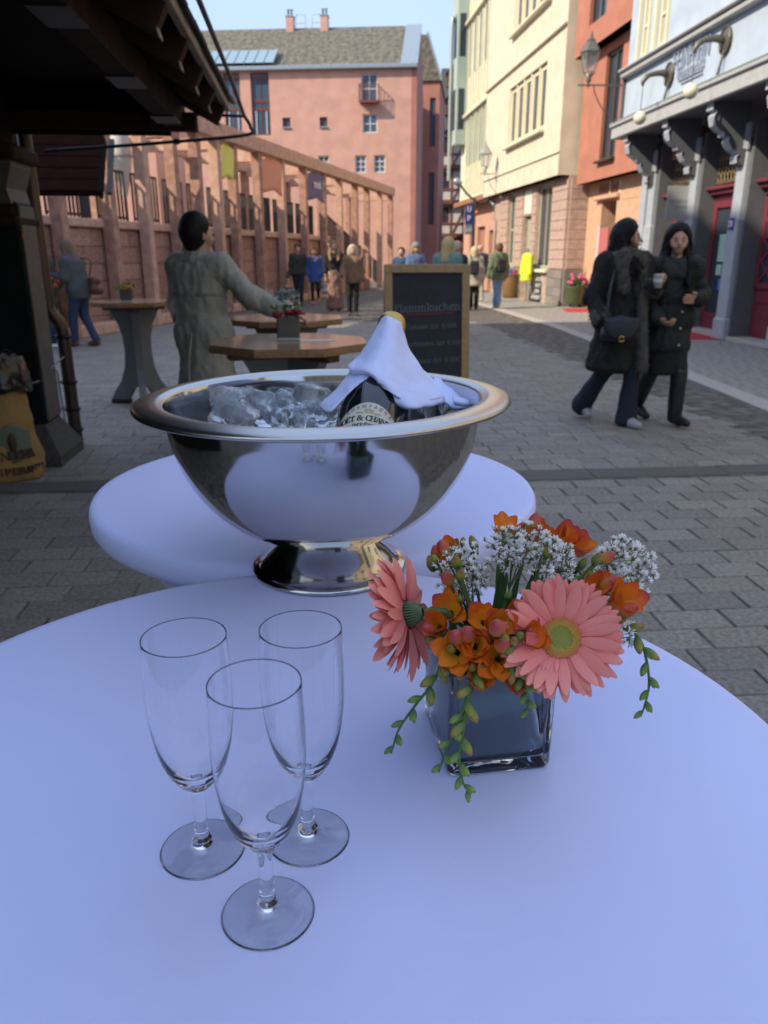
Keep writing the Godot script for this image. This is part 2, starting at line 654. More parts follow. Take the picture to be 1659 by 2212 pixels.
	# slotted drain across the street
	var iron := mat("drain iron", lin(0.16, 0.155, 0.15), 0.65, 0.1)
	var gr := thing("drain_channel", "dark slotted metal drain running across the paving behind the white tables", "drain", Vector3(0, 0, -5.22), deg_to_rad(5.0))
	var bars := B.new()
	for k in 6: bars.box(Vector3(0, -0.004, -0.1 + k * 0.04), Vector3(0.985, 0.024, 0.017), 0.002)
	for k in 5: bars.box(Vector3(-0.48 + k * 0.24, -0.008, 0), Vector3(0.014, 0.02, 0.216))
	var grate := bars.done()
	for i in range(-4, 5): part("grate", grate, iron, gr, Vector3(i, -0.006, -0.015 * i * i * 0.35))

# ---------------------------------------------------------------- walls with openings
func wall_mesh(L: float, H: float, ops: Array, reveal: float, depth: float) -> ArrayMesh:
	var xs := [0.0, L]
	var ys := [0.0, H]
	for r in ops:
		for x in [r.position.x, r.end.x]:
			if not xs.has(x): xs.append(x)
		for y in [r.position.y, r.end.y]:
			if not ys.has(y): ys.append(y)
	xs.sort()
	ys.sort()
	var b := B.new()
	for i in xs.size() - 1:
		for j in ys.size() - 1:
			var c := Vector2((xs[i] + xs[i + 1]) / 2.0, (ys[j] + ys[j + 1]) / 2.0)
			if ops.any(func(r): return r.has_point(c)): continue
			b.quad(Vector3(xs[i], ys[j], 0), Vector3(xs[i], ys[j + 1], 0), Vector3(xs[i + 1], ys[j + 1], 0), Vector3(xs[i + 1], ys[j], 0))
	for r in ops:
		var p: Vector2 = r.position
		var e: Vector2 = r.end
		var k := [Vector3(p.x, p.y, 0), Vector3(p.x, e.y, 0), Vector3(e.x, e.y, 0), Vector3(e.x, p.y, 0)]
		for q in 4:
			var o := Vector3(0, 0, -reveal)
			b.quad(k[q], k[q] + o, k[(q + 1) % 4] + o, k[(q + 1) % 4])
		b.quad(k[0] + Vector3(0, 0, -reveal), k[1] + Vector3(0, 0, -reveal), k[2] + Vector3(0, 0, -reveal), k[3] + Vector3(0, 0, -reveal))
	var D := Vector3(0, 0, -depth)
	var c := [Vector3(0, 0, 0), Vector3(L, 0, 0), Vector3(L, H, 0), Vector3(0, H, 0)]
	b.quad(c[0] + D, c[3] + D, c[3], c[0])
	b.quad(c[1], c[2], c[2] + D, c[1] + D)
	b.quad(c[1] + D, c[2] + D, c[3] + D, c[0] + D)
	b.quad(c[3], c[3] + D, c[2] + D, c[2])
	return b.done()

# window of nx by ny panes in the opening r of a wall that faces +z
func window(parent: Node3D, r: Rect2, nx: int, ny: int, frame: Material, glass: Material, z := -0.12, bar := 0.05, n := "window", edge := 0.07) -> MeshInstance3D:
	var b := B.new()
	var p := r.position
	var s := r.size
	for x in [edge / 2, s.x - edge / 2]: b.box(Vector3(x, s.y / 2, 0), Vector3(edge, s.y, 0.06))
	for y in [edge / 2, s.y - edge / 2]: b.box(Vector3(s.x / 2, y, 0), Vector3(s.x - 2 * edge, edge, 0.056))
	var w := (s.x - 2 * edge - (nx - 1) * bar) / nx
	var h := (s.y - 2 * edge - (ny - 1) * bar) / ny
	for i in range(1, nx): b.box(Vector3(edge + i * w + (i - 0.5) * bar, s.y / 2, 0), Vector3(bar, s.y - 2 * edge, 0.05))
	for j in range(1, ny): b.box(Vector3(s.x / 2, edge + j * h + (j - 0.5) * bar, 0), Vector3(s.x - 2 * edge, bar, 0.044))
	var o := part(n, b.done(), frame, parent, Vector3(p.x, p.y, z))
	var pm := bx(Vector3(snappedf(w, 0.01) + 0.012, snappedf(h, 0.01) + 0.012, 0.008))
	for i in nx:
		for j in ny: part("pane", pm, glass, o, Vector3(edge + i * (w + bar) + w / 2, edge + j * (h + bar) + h / 2, -0.012))
	return o

func front(n: String, label: String, a: Vector2, b: Vector2) -> Node3D:
	# a thing whose x axis runs along the wall foot from a to b, and whose z axis looks into the street
	var d := (b - a).normalized()
	var t := thing(n, label, "building", Vector3(a.x, 0, a.y))
	t.basis = Basis(Vector3(d.x, 0, d.y), Vector3.UP, Vector3(d.x, 0, d.y).cross(Vector3.UP))
	return t

# ---------------------------------------------------------------- the red museum
func build_museum() -> void:
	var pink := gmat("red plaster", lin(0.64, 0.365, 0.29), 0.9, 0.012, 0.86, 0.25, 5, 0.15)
	var dark := mat("red brown frame", lin(0.16, 0.045, 0.04), 0.5)
	var white := mat("white window frame", lin(0.62, 0.62, 0.62), 0.5)
	var zinc := gmat("zinc sheet", lin(0.34, 0.40, 0.44), 0.4, 0.03, 0.85, 0.6)
	zinc.metallic = 0.35
	var glass := mat("sky tinted window glass", lin(0.06, 0.10, 0.15), 0.06)  # blue of the reflected sky is put into the base colour
	var slate := gmat("old slate", lin(0.25, 0.225, 0.165), 0.75, 0.02, 0.5, 0.35, 5, 0.3, 9)
	var t := front("museum", "long red plastered museum with slate roof and two chimneys", Vector2(-14.2, -49.35), Vector2(1.8, -48.0))
	var L := 16.06
	var H := 11.3
	var ops := []
	var wins := []
	for w in [[2.17, 9.55, 0.92, 1.5, 2, 2, white], [2.18, 8.05, 0.84, 0.97, 2, 2, white], [7.16, 8.4, 0.46, 0.5, 1, 1, dark], [5.04, 8.4, 0.44, 0.5, 1, 1, dark], [2.84, 5.98, 0.63, 0.92, 2, 3, white], [1.74, 5.98, 0.65, 0.92, 2, 3, white], [4.98, 5.98, 0.63, 0.92, 2, 3, white], [10.2, 5.98, 0.6, 0.93, 2, 3, white], [12.6, 5.98, 0.6, 0.93, 2, 3, white], [14.2, 5.98, 0.6, 0.93, 2, 3, white], [8.31, 8.0, 1.06, 3.2, 0, 0, dark], [9.98, 8.0, 0.95, 3.2, 0, 0, dark], [11.5, 8.0, 0.95, 3.2, 0, 0, dark], [13.0, 8.0, 0.95, 3.2, 0, 0, dark]]:
		var r := Rect2(L - w[0] - w[2], w[1], w[2], w[3])
		ops.append(r)
		wins.append([r, w])
	part("wall", wall_mesh(L, H, ops, 0.22, 9.5), pink, t)
	for q in wins:
		var r: Rect2 = q[0]
		var w: Array = q[1]
		if w[4] > 0: window(t, r, w[4], w[5], w[6], glass, -0.13)
		else:
			var f := window(t, Rect2(r.position.x, r.position.y, r.size.x, 1.35), 2, 1, dark, glass, -0.14)
			window(t, Rect2(r.position.x, r.position.y + 1.36, r.size.x, 0.4), 2, 1, dark, glass, -0.14)
			window(t, Rect2(r.position.x, r.position.y + 1.78, r.size.x, 1.12), 2, 1, dark, glass, -0.14)
			window(t, Rect2(r.position.x, r.position.y + 2.92, r.size.x, 0.27), 2, 1, dark, glass, -0.14)
			for x in [0.22, 0.78]: part("white_sash", bx(Vector3(0.05, 1.2, 0.03)), white, f, Vector3(r.size.x * x, 0.66, 0.03))
		if w[3] == 0.5: part("window_sill", bx(Vector3(0.5, 0.06, 0.1), 0.01), zinc, t, Vector3(r.get_center().x, r.position.y - 0.03, 0.04))
	# french balcony with railing
	var bal := B.new()
	var x0 := L - 2.17 - 0.99
	var x1 := L - 2.17 + 0.07
	for y in [9.62, 10.42]: bal.bar(Vector3(x0, y, 0.5), Vector3(x1, y, 0.5), 0.04, 0.04).bar(Vector3(x0, y, 0), Vector3(x0, y, 0.5), 0.04, 0.04).bar(Vector3(x1, y, 0), Vector3(x1, y, 0.5), 0.04, 0.04)
	for i in 10: bal.box(Vector3(lerpf(x0, x1, i / 9.0), 10.02, 0.5), Vector3(0.02, 0.78, 0.02))
	for i in 4:
		bal.box(Vector3(x0, 10.02, 0.06 + i * 0.12), Vector3(0.02, 0.78, 0.02))
		bal.box(Vector3(x1, 10.02, 0.06 + i * 0.12), Vector3(0.02, 0.78, 0.02))
	var bl := part("balcony", bx(Vector3(1.06, 0.08, 0.52)), dark, t, Vector3((x0 + x1) / 2, 9.56, 0.26))
	part("railing", bal.done(), dark, bl, -Vector3((x0 + x1) / 2, 9.56, 0.26))
	# roof: slates in courses, ridge, gutter, skylight strip
	var ridge := Vector2(-5.0, 14.5)
	var roof := B.new()
	roof.quad(Vector3(-0.1, H, 0.12), Vector3(-0.1, ridge.y, ridge.x), Vector3(L - 0.9, ridge.y, ridge.x), Vector3(L - 0.9, H, 0.12))
	roof.quad(Vector3(L - 0.9, H, -10.1), Vector3(L - 0.9, ridge.y, ridge.x), Vector3(-0.1, ridge.y, ridge.x), Vector3(-0.1, H, -10.1))
	for side in [-0.1, L - 0.9]: roof.tri(Vector3(side, H, 0.12), Vector3(side, H, -10.1), Vector3(side, ridge.y, ridge.x))
	var rf := part("roof", roof.done(), slate, t)
	var sl := Vector3(0, ridge.y - H, ridge.x - 0.12)
	var tiles := B.new()
	var nrow := 26
	for j in nrow:
		var x := -0.1
		var y0 := float(j) / nrow
		while x < L - 1.0:
			var w := rng.randf_range(0.28, 0.44)
			var p := Vector3(x + w / 2, H, 0.12) + sl * (y0 + 0.5 / nrow) + Vector3(0, 0.02, 0.012)
			tiles.col(Color(1, 1, 1) * rng.randf_range(0.78, 1.1))
			tiles.box(p, Vector3(w - 0.02, 0.02, sl.length() / nrow + 0.03), 0.0, Basis(Vector3.RIGHT, atan2(-sl.y, sl.z) + PI + rng.randf_range(0.01, 0.06)))
			x += w
	var slv := gmat("slate courses", lin(0.265, 0.24, 0.175), 0.75, 0.02, 0.5, 0.35, 5, 0.3, 9)
	slv.vertex_color_use_as_albedo = true
	part("slates", tiles.done(), slv, rf).set_meta("kind", "stuff")
	part("gutter", B.new().box(Vector3(L / 2, H + 0.06, 0.2), Vector3(L + 0.1, 0.22, 0.2), 0.03).done(), zinc, t)
	# zinc verge and the gable behind it
	var vg := B.new()
	vg.quad(Vector3(L - 0.9, H + 0.1, 0.2), Vector3(L - 0.9, ridge.y + 0.1, ridge.x), Vector3(L + 0.05, ridge.y + 0.1, ridge.x), Vector3(L + 0.05, H + 0.1, 0.2))
	vg.quad(Vector3(L + 0.05, H - 0.05, 0.2), Vector3(L + 0.05, H + 0.1, 0.2), Vector3(L + 0.05, ridge.y + 0.1, ridge.x), Vector3(L + 0.05, ridge.y - 0.05, ridge.x))
	part("verge_flashing", vg.done(), zinc, t)
	var gb := B.new()
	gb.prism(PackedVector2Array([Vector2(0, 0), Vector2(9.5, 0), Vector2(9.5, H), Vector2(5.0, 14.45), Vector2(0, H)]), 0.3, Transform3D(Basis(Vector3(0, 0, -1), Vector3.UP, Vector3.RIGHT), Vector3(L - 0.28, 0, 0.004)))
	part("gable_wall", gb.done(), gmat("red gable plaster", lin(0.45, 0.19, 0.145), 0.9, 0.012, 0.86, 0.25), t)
	var sk := B.new()
	for i in 15: sk.box(Vector3(0.2 + i * 0.56, H + 0.2, 0.0) + sl.normalized() * 0.95 + Vector3(0, 0.14, 0.09), Vector3(0.05, 0.1, 1.9), 0.0, Basis(Vector3.RIGHT, atan2(-sl.y, sl.z) + PI))
	var skl := part("skylight", sk.done(), zinc, t)
	for i in 14: part("pane", bx(Vector3(0.5, 0.02, 1.8)), mat("skylight glass", lin(0.22, 0.31, 0.36), 0.15), skl, Vector3(0.48 + i * 0.56, H + 0.2, 0) + sl.normalized() * 0.95 + Vector3(0, 0.14, 0.09), Vector3(atan2(-sl.y, sl.z) + PI, 0, 0))
	for x in [L - 8.1, L - 6.0]:
		var c := part("chimney", bx(Vector3(0.46, 1.0, 0.5), 0.01), pink, rf, Vector3(x + 0.2, 14.55, -4.8))
		part("cap", bx(Vector3(0.52, 0.07, 0.56), 0.01), zinc, c, Vector3(0, 0.53, 0))
		for k in [-0.1, 0.1]: part("flue", B.new().lathe([Vector2(0.001, 0.0), Vector2(0.06, 0), Vector2(0.06, 0.32), Vector2(0.1, 0.34), Vector2(0.1, 0.38), Vector2(0.001, 0.4)], 10).done(), zinc, c, Vector3(k, 0.55, 0))
	for x in [L - 7.6, L - 6.6]:
		part("roof_ladder_hoop", B.new().tube([Vector3(0, 0, 0), Vector3(0, 0.75, 0), Vector3(0.1, 0.85, 0), Vector3(0.5, 0.85, 0), Vector3(0.6, 0.75, 0), Vector3(0.6, 0, 0)], [0.018], 6).tube([Vector3(0, 0.4, 0), Vector3(0.6, 0.4, 0)], [0.014], 6).done(), zinc, rf, Vector3(x, 14.4, -5.0))
	# the taller gabled wing behind, and its tall slit windows
	var wing := front("museum_wing", "narrow red gabled wing standing behind the museum corner", Vector2(1.2, -58.1), Vector2(3.75, -57.8))
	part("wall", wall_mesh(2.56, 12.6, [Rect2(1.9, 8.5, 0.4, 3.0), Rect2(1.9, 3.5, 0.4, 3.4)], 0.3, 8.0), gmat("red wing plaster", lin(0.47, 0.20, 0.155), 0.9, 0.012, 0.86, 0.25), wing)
	window(wing, Rect2(1.9, 8.5, 0.4, 3.0), 1, 3, dark, glass)
	window(wing, Rect2(1.9, 3.5, 0.4, 3.4), 1, 3, dark, glass)
	var wr := B.new()
	wr.prism(PackedVector2Array([Vector2(-0.15, 12.5), Vector2(2.66, 12.5), Vector2(1.7, 15.2), Vector2(0.2, 15.2)]), 8.2, Transform3D(Basis(), Vector3(0, 0, -8.05)))
	part("roof", wr.done(), slate, wing)
	part("gable_edge", B.new().bar(Vector3(2.68, 12.5, 0.2), Vector3(1.7, 15.3, 0.2), 0.14, 0.12).done(), zinc, wing)

# ---------------------------------------------------------------- sandstone colonnade along the terrace
func build_colonnade() -> void:
	var stone := gmat("red sandstone", lin(0.56, 0.315, 0.23), 0.9, 0.03, 0.7, 0.5, 5, 0.25, 4)
	var pale := gmat("pale sandstone", lin(0.66, 0.41, 0.30), 0.9, 0.03, 0.75, 0.5, 5, 0.25, 6)
	var iron := mat("railing iron", lin(0.02, 0.02, 0.022), 0.6)
	var A := Vector2(-5.9, -14.3)
	var E := Vector2(0.36, -41.0)
	var t := front("colonnade", "red sandstone colonnade with beams, railings and retaining wall beside the street", A, E)
	t.set_meta("category", "colonnade")
	# its z axis must look to the street (towards +x)
	var d := (E - A).normalized()
	t.basis = Basis(Vector3(d.x, 0, d.y), Vector3.UP, Vector3(-d.y, 0, d.x))
	t.scale = Vector3.ONE
	var s_list := [-1.3, 0.4, 2.06, 3.44, 4.81, 6.02, 7.13, 8.19, 9.91, 11.84, 13.99, 16.12, 18.25, 20.56, 22.53, 24.93, 27.2]
	var top := 4.25
	for i in s_list.size():
		var s: float = s_list[i]
		part("column", bx(Vector3(0.2, top, 0.25), 0.012), stone if i % 3 else pale, t, Vector3(s, top / 2, 0))
		if i % 2 == 0: part("rear_column", bx(Vector3(0.24, top, 0.24), 0.012), stone, t, Vector3(s + 0.5, top / 2, -2.3))
		if i % 2 == 0: part("cross_beam", bx(Vector3(0.2, 0.28, 2.3), 0.01), pale, t, Vector3(s + 0.5, top - 0.05, -1.2))
	var len := 29.2
	for k in 7: part("beam", bx(Vector3(len / 7 - 0.01, 0.36, 0.4), 0.01), pale, t, Vector3(-1.8 + len / 7 * (k + 0.5), top + 0.18, 0))
	for k in 7: part("rear_beam", bx(Vector3(len / 7 - 0.01, 0.3, 0.34), 0.01), pale, t, Vector3(-1.8 + len / 7 * (k + 0.5), top + 0.1, -2.3))
	# retaining wall in sandstone blocks under a coping
	var wl := 19.5
	var core := part("retaining_wall", B.new().box(Vector3(wl / 2 - 2.2, 1.0, -0.42), Vector3(wl, 2.0, 0.4)).done(), stone, t)
	var bt := []
	for k in 4: bt.append(gmat("sandstone block %d" % k, [lin(0.58, 0.33, 0.24), lin(0.52, 0.29, 0.21), lin(0.64, 0.38, 0.28), lin(0.56, 0.31, 0.225)][k], 0.92, 0.05, 0.62, 0.9, 5, 0.4, k + 20))
	for r in 6:
		var x := -2.2 + (0.3 if r % 2 else 0.0)
		while x < wl - 2.6:
			var w: float = [0.55, 0.7, 0.85][rng.randi() % 3]
			part("block", bx(Vector3(w - 0.012, 0.318, 0.05), 0.006), bt[rng.randi() % 4], core, Vector3(x + w / 2, 0.17 + r * 0.33, -0.205 + rng.randf_range(-0.006, 0.004)))
			x += w
	for k in 10: part("coping", bx(Vector3(wl / 10 - 0.01, 0.16, 0.62), 0.02), pale, core, Vector3(-2.2 + wl / 10 * (k + 0.5), 2.08, -0.4))
	part("plinth_step", bx(Vector3(wl, 0.22, 0.3), 0.02), pale, core, Vector3(wl / 2 - 2.2, 0.11, -0.06))
	part("terrace", bx(Vector3(wl, 0.1, 26.0)), gmat("terrace paving", lin(0.3, 0.25, 0.22), 0.9, 0.03, 0.8, 0.5), t, Vector3(wl / 2 - 2.2, 1.93, -13.5))
	for i in s_list.size() - 5:
		var a: float = s_list[i] + 0.16
		var e: float = s_list[i + 1] - 0.16
		if e > wl - 2.3: continue
		var b := B.new()
		var n := int((e - a) / 0.12)
		for k in n + 1: b.box(Vector3(lerpf(a, e, float(k) / n), 2.66, -0.35), Vector3(0.035, 0.95, 0.035))
		for y in [2.24, 3.14]: b.box(Vector3((a + e) / 2, y, -0.35), Vector3(e - a, 0.04, 0.05))
		part("railing", b.done(), iron, t)
	# the stair that goes down at the far end
	var st := B.new()
	for k in 12: st.box(Vector3(17.6 + k * 0.62, (2.0 - k * 0.16) / 2, -1.2), Vector3(0.62, 2.0 - k * 0.16, 1.6))
	part("stair", st.done(), stone, t)
	for k in 5:
		var b := B.new()
		var x0 := 17.4 + k * 1.9
		for j in 12:
			var x := x0 + j * 0.145
			var y := 2.0 - (x - 17.4) * 0.22
			b.box(Vector3(x, y + 0.5, -0.35), Vector3(0.03, 0.95, 0.03))
		b.bar(Vector3(x0, 3.0 - (x0 - 17.4) * 0.22, -0.35), Vector3(x0 + 1.6, 3.0 - (x0 + 1.6 - 17.4) * 0.22, -0.35), 0.05, 0.05)
		part("stair_railing", b.done(), iron, t)
	# banners hung between the columns
	var bi := 0
	for q in [[2.5, 0.8, 0.65, lin(0.62, 0.10, 0.36), "pink cloth banner hanging behind the nearest colonnade columns", "", -0.6], [7.25, 0.8, 0.8, lin(0.72, 0.70, 0.16), "yellow cloth banner hanging in the colonnade", "", 0.1], [10.05, 1.65, 0.9, lin(0.66, 0.30, 0.20), "peach cloth banner hanging between colonnade columns", "", 0.1], [14.2, 1.8, 0.85, lin(0.15, 0.115, 0.23), "purple cloth banner with white lettering hanging in the colonnade", "mmk", 0.1]]:
		var g := []
		for i in 3:
			var row := []
			for j in 5: row.append(Vector3(j / 4.0 * q[1], -i / 2.0 * q[2] - 0.06 * absf(j - 2), 0.03 * sin(j * 1.7 + i * 1.3 + bi)))
			g.append(row)
		var o := solo("banner", B.new().sheet(net(g, 8, 16), 0.006).done(), mat("banner cloth %d" % bi, q[3], 0.85), q[4], "banner", t.transform * Vector3(q[0], top - 0.03, q[6]), Vector3(0, t.rotation.y, 0), "banners in the colonnade")
		if q[5]: part("lettering", text_mesh(q[5], 0.24, 0.004, false, true), mat("white print", lin(0.7, 0.7, 0.72), 0.7), o, Vector3(q[1] / 2, -q[2] * 0.5, 0.045))
		bi += 1
	# a closed parasol on the terrace
	var px := thing("closed_parasol", "closed pale grey parasol standing on the terrace behind the railing", "parasol", t.transform * Vector3(4.75, 1.98, -1.2))
	var pr := []
	for i in 12:
		var y := i / 11.0
		pr.append(Vector2(0.03 + 0.24 * sin(PI * pow(1.0 - y, 0.75)) * (0.7 + 0.3 * (1 - y)), 0.75 + y * 1.75))
	var cb := B.new()
	cb.lathe(pr, 12)
	part("canopy", cb.done(), mat("parasol cloth", lin(0.5, 0.5, 0.47), 0.85), px)
	part("pole", B.new().tube([Vector3(0, 0, 0), Vector3(0, 2.6, 0)], [0.03], 8).done(), iron, px)
	part("tie", B.new().lathe([Vector2(0.235, 1.62), Vector2(0.25, 1.65), Vector2(0.235, 1.68)], 12).done(), mat("parasol tie", lin(0.3, 0.3, 0.28), 0.8), px)
	# the courtyard wing that closes the terrace on the left
	var cw := front("courtyard_wing", "low red plastered museum wing behind the nearest colonnade columns", Vector2(-22.0, -27.6), Vector2(-7.3, -27.0))
	var pk := gmat("red plaster", lin(0.64, 0.365, 0.29), 0.9, 0.012, 0.86, 0.25)
	var co := []
	for k in 5: co.append(Rect2(1.2 + k * 2.7, 2.6, 0.9, 2.4))
	part("wall", wall_mesh(14.7, 7.0, co, 0.25, 5.0), pk, cw)
	for r in co: window(cw, r, 2, 2, mat("red brown frame", lin(0.16, 0.045, 0.04), 0.5), mat("window glass", lin(0.035, 0.05, 0.07), 0.06))
	# a bin at the wall
	var bn := thing("litter_bin", "round grey metal litter bin at the foot of the sandstone wall", "bin", Vector3(-4.42, 0, -27.0))
	part("drum", B.new().lathe([Vector2(0.001, 0), Vector2(0.3, 0), Vector2(0.31, 0.02), Vector2(0.31, 1.0), Vector2(0.29, 1.02), Vector2(0.27, 0.98), Vector2(0.26, 0.9), Vector2(0.001, 0.9)], 20).done(), mat("bin steel", lin(0.13, 0.115, 0.11), 0.5, 0.4), bn)
	part("band", B.new().lathe([Vector2(0.312, 0.86), Vector2(0.322, 0.88), Vector2(0.312, 0.9)], 20).done(), mat("bin band", lin(0.2, 0.18, 0.17), 0.4, 0.5), bn)

# ---------------------------------------------------------------- the far end of the street
func build_far_street() -> void:
	var slate := gmat("far slate", lin(0.10, 0.10, 0.095), 0.7, 0.03, 0.6, 0.5, 5, 0.2, 3)
	var timber := mat("red timber", lin(0.15, 0.055, 0.04), 0.7)
	var lime := gmat("lime render", lin(0.62, 0.58, 0.54), 0.9, 0.02, 0.85, 0.5)
	var glass := mat("window glass", lin(0.035, 0.05, 0.07), 0.06)
	var t := front("half_timbered_house", "half timbered white and red house with steep slate roof at the end of the street", Vector2(4.55, -68.3), Vector2(7.0, -68.0))
	var w := 2.47
	var y := 3.0
	for k in 3:
		var hh := 2.6
		var jut := 0.25 * k
		var ops := [Rect2(0.3, 1.0, 0.55, 1.25)]
		var fl := Node3D.new()
		fl.name = "storey"
		t.add_child(fl, true)
		fl.position = Vector3(0, y, jut)
		part("infill", wall_mesh(w, hh, ops, 0.1, 7.0), lime, fl)
		window(fl, ops[0], 1, 2, timber, glass, -0.06)
		var b := B.new()
		for x in [0.08, 1.0, w - 0.1]: b.box(Vector3(x, hh / 2, 0.02), Vector3(0.15, hh, 0.08))
		for yy in [0.1, 0.95, hh - 0.12]: b.box(Vector3(w / 2, yy, 0.025), Vector3(w, 0.16, 0.08))
		b.bar(Vector3(1.15, 0.2, 0.03), Vector3(2.2, hh - 0.25, 0.03), 0.13, 0.06)
		b.box(Vector3(w / 2, -0.05, 0.1), Vector3(w + 0.1, 0.22, 0.3))
		part("timber_frame", b.done(), timber, fl)
		var sd := B.new()
		for z in [-0.1, -2.2, -4.4, -6.6]: sd.box(Vector3(w + 0.02, hh / 2, z), Vector3(0.08, hh, 0.15))
		for yy in [0.1, 0.95, hh - 0.12]: sd.box(Vector3(w + 0.025, yy, -3.4), Vector3(0.08, 0.16, 6.8))
		part("side_timber", sd.done(), timber, fl)
		y += hh
	part("ground_floor", wall_mesh(w, 3.0, [Rect2(0.4, 0.0, 0.9, 2.4)], 0.3, 7.0), gmat("brown plinth stone", lin(0.22, 0.12, 0.09), 0.9, 0.02, 0.8, 0.5), t)
	var rp := PackedVector2Array([Vector2(0.4, 0), Vector2(-3.6, 5.2), Vector2(-7.6, 0)])
	var rb := B.new().prism(rp, w + 0.4, Transform3D(Basis(Vector3(0, 0, 1), Vector3.UP, Vector3(-1, 0, 0)), Vector3(w + 0.2, y, 0.5)))
	var rf := part("roof", rb.done(), slate, t)
	for q in [[0.75, 1.25, -0.15], [0.75, 3.6, -2.2]]:
		var dm := part("dormer", B.new().prism(PackedVector2Array([Vector2(-0.45, 0), Vector2(0.45, 0), Vector2(0.45, 0.9), Vector2(0, 1.4), Vector2(-0.45, 0.9)]), 1.5, Transform3D(Basis(), Vector3(0, 0, -1.5))).done(), timber, rf, Vector3(q[0], y + q[1], q[2] + 0.5))
		part("pane", bx(Vector3(0.5, 0.7, 0.03)), glass, dm, Vector3(0, 0.5, 0.012))
		part("dormer_roof", B.new().box(Vector3(0.28, 1.18, -0.7), Vector3(0.8, 0.05, 1.7), 0.0, Basis(Vector3.BACK, -0.86)).box(Vector3(-0.28, 1.18, -0.7), Vector3(0.8, 0.05, 1.7), 0.0, Basis(Vector3.BACK, 0.86)).done(), slate, dm)
	# small pink house that closes the street
	var p := front("small_pink_house", "small pink house with white windows closing the street behind the station sign", Vector2(6.2, -60.0), Vector2(10.5, -59.0))
	var pk := gmat("pink render", lin(0.55, 0.28, 0.21), 0.9, 0.02, 0.85, 0.4)
	var wf := mat("white window frame", lin(0.62, 0.62, 0.62), 0.5)
	part("wall", wall_mesh(4.4, 5.2, [Rect2(0.25, 2.3, 0.8, 1.3), Rect2(1.3, 2.3, 0.8, 1.3), Rect2(0.3, 0, 1.5, 1.7)], 0.2, 6.0), pk, p)
	window(p, Rect2(0.25, 2.3, 0.8, 1.3), 2, 1, wf, glass, -0.1)
	window(p, Rect2(1.3, 2.3, 0.8, 1.3), 2, 1, wf, glass, -0.1)
	part("awning", B.new().box(Vector3(1.1, 2.0, 0.3), Vector3(2.0, 0.06, 0.7), 0.0, Basis(Vector3.RIGHT, 0.35)).done(), mat("brown awning", lin(0.3, 0.13, 0.09), 0.8), p)
	part("roof", B.new().prism(PackedVector2Array([Vector2(-0.2, 5.2), Vector2(4.6, 5.2), Vector2(4.4, 6.4), Vector2(0, 6.4)]), 6.2, Transform3D(Basis(), Vector3(0, 0, -6.1))).done(), slate, p)

# ---------------------------------------------------------------- houses on the right
func lantern_on_arm(label: String, at: Vector3, out: Vector3, s: float, m: Material, scroll := true) -> void:
	# at: foot of the arm on the wall; out: reach of the arm; the lamp stands upright on its end
	var t := thing("wall_lantern", label, "lantern", at, 0.0, "lanterns on wall arms")
	var b := B.new()
	b.bar(Vector3.ZERO, out, 0.05 * s, 0.05 * s)
	part("arm", b.done(), m, t)
	if scroll: part("scroll", B.new().tube(curve([Vector3(0, -1.15 * s, 0), out * 0.18 + Vector3(0, -1.05 * s, 0), out * 0.45 + Vector3(0, -0.7 * s, 0), out * 0.62 + Vector3(0, -0.25 * s, 0), out * 0.66 + Vector3(0, 0, 0)], 14), [0.022 * s], 6).done(), m, t)
	part("wall_plate", B.new().box(Vector3(0, -0.5 * s, 0), Vector3(0.08, 1.5 * s, 0.08), 0.01).done(), m, t)
	var e := out * 0.78
	part("socket", B.new().lathe([Vector2(0.001, -0.12 * s), Vector2(0.03 * s, -0.06 * s), Vector2(0.04 * s, 0.06 * s), Vector2(0.1 * s, 0.14 * s), Vector2(0.07 * s, 0.2 * s), Vector2(0.17 * s, 0.34 * s), Vector2(0.001, 0.36 * s)], 12, e).done(), m, t)
	var gl := mat("lantern glass", Color(0.75, 0.8, 0.8, 0.18), 0.05)
	gl.transparency = BaseMaterial3D.TRANSPARENCY_ALPHA
	var hd := part("cap", B.new().lathe([Vector2(0.38 * s, 0.99 * s), Vector2(0.36 * s, 1.03 * s), Vector2(0.24 * s, 1.22 * s), Vector2(0.15 * s, 1.32 * s), Vector2(0.16 * s, 1.36 * s), Vector2(0.09 * s, 1.42 * s), Vector2(0.05 * s, 1.5 * s), Vector2(0.03 * s, 1.6 * s), Vector2(0.001, 1.66 * s)], 6, e, false).lathe([Vector2(0.001, 0.985 * s), Vector2(0.38 * s, 0.99 * s)], 6, e, false).done(), m, t)
	for k in 6:
		var a := TAU * k / 6
		var a2 := TAU * (k + 1) / 6
		var p0 := e + Vector3(cos(a) * 0.19, 0.38, sin(a) * 0.19) * s * Vector3(1, 1, 1)
		var p1 := e + Vector3(cos(a2) * 0.19, 0.38, sin(a2) * 0.19) * s
		var q0 := e + Vector3(cos(a) * 0.33, 1.0, sin(a) * 0.33) * s
		var q1 := e + Vector3(cos(a2) * 0.33, 1.0, sin(a2) * 0.33) * s
		part("glazing_bar", B.new().tube([p0, q0], [0.016 * s], 5).tube([p0, p1], [0.014 * s], 5).done(), m, hd)
		var pb := B.new()
		pb.quad(p0, q0, q1, p1)
		part("pane", pb.done(), gl, hd)

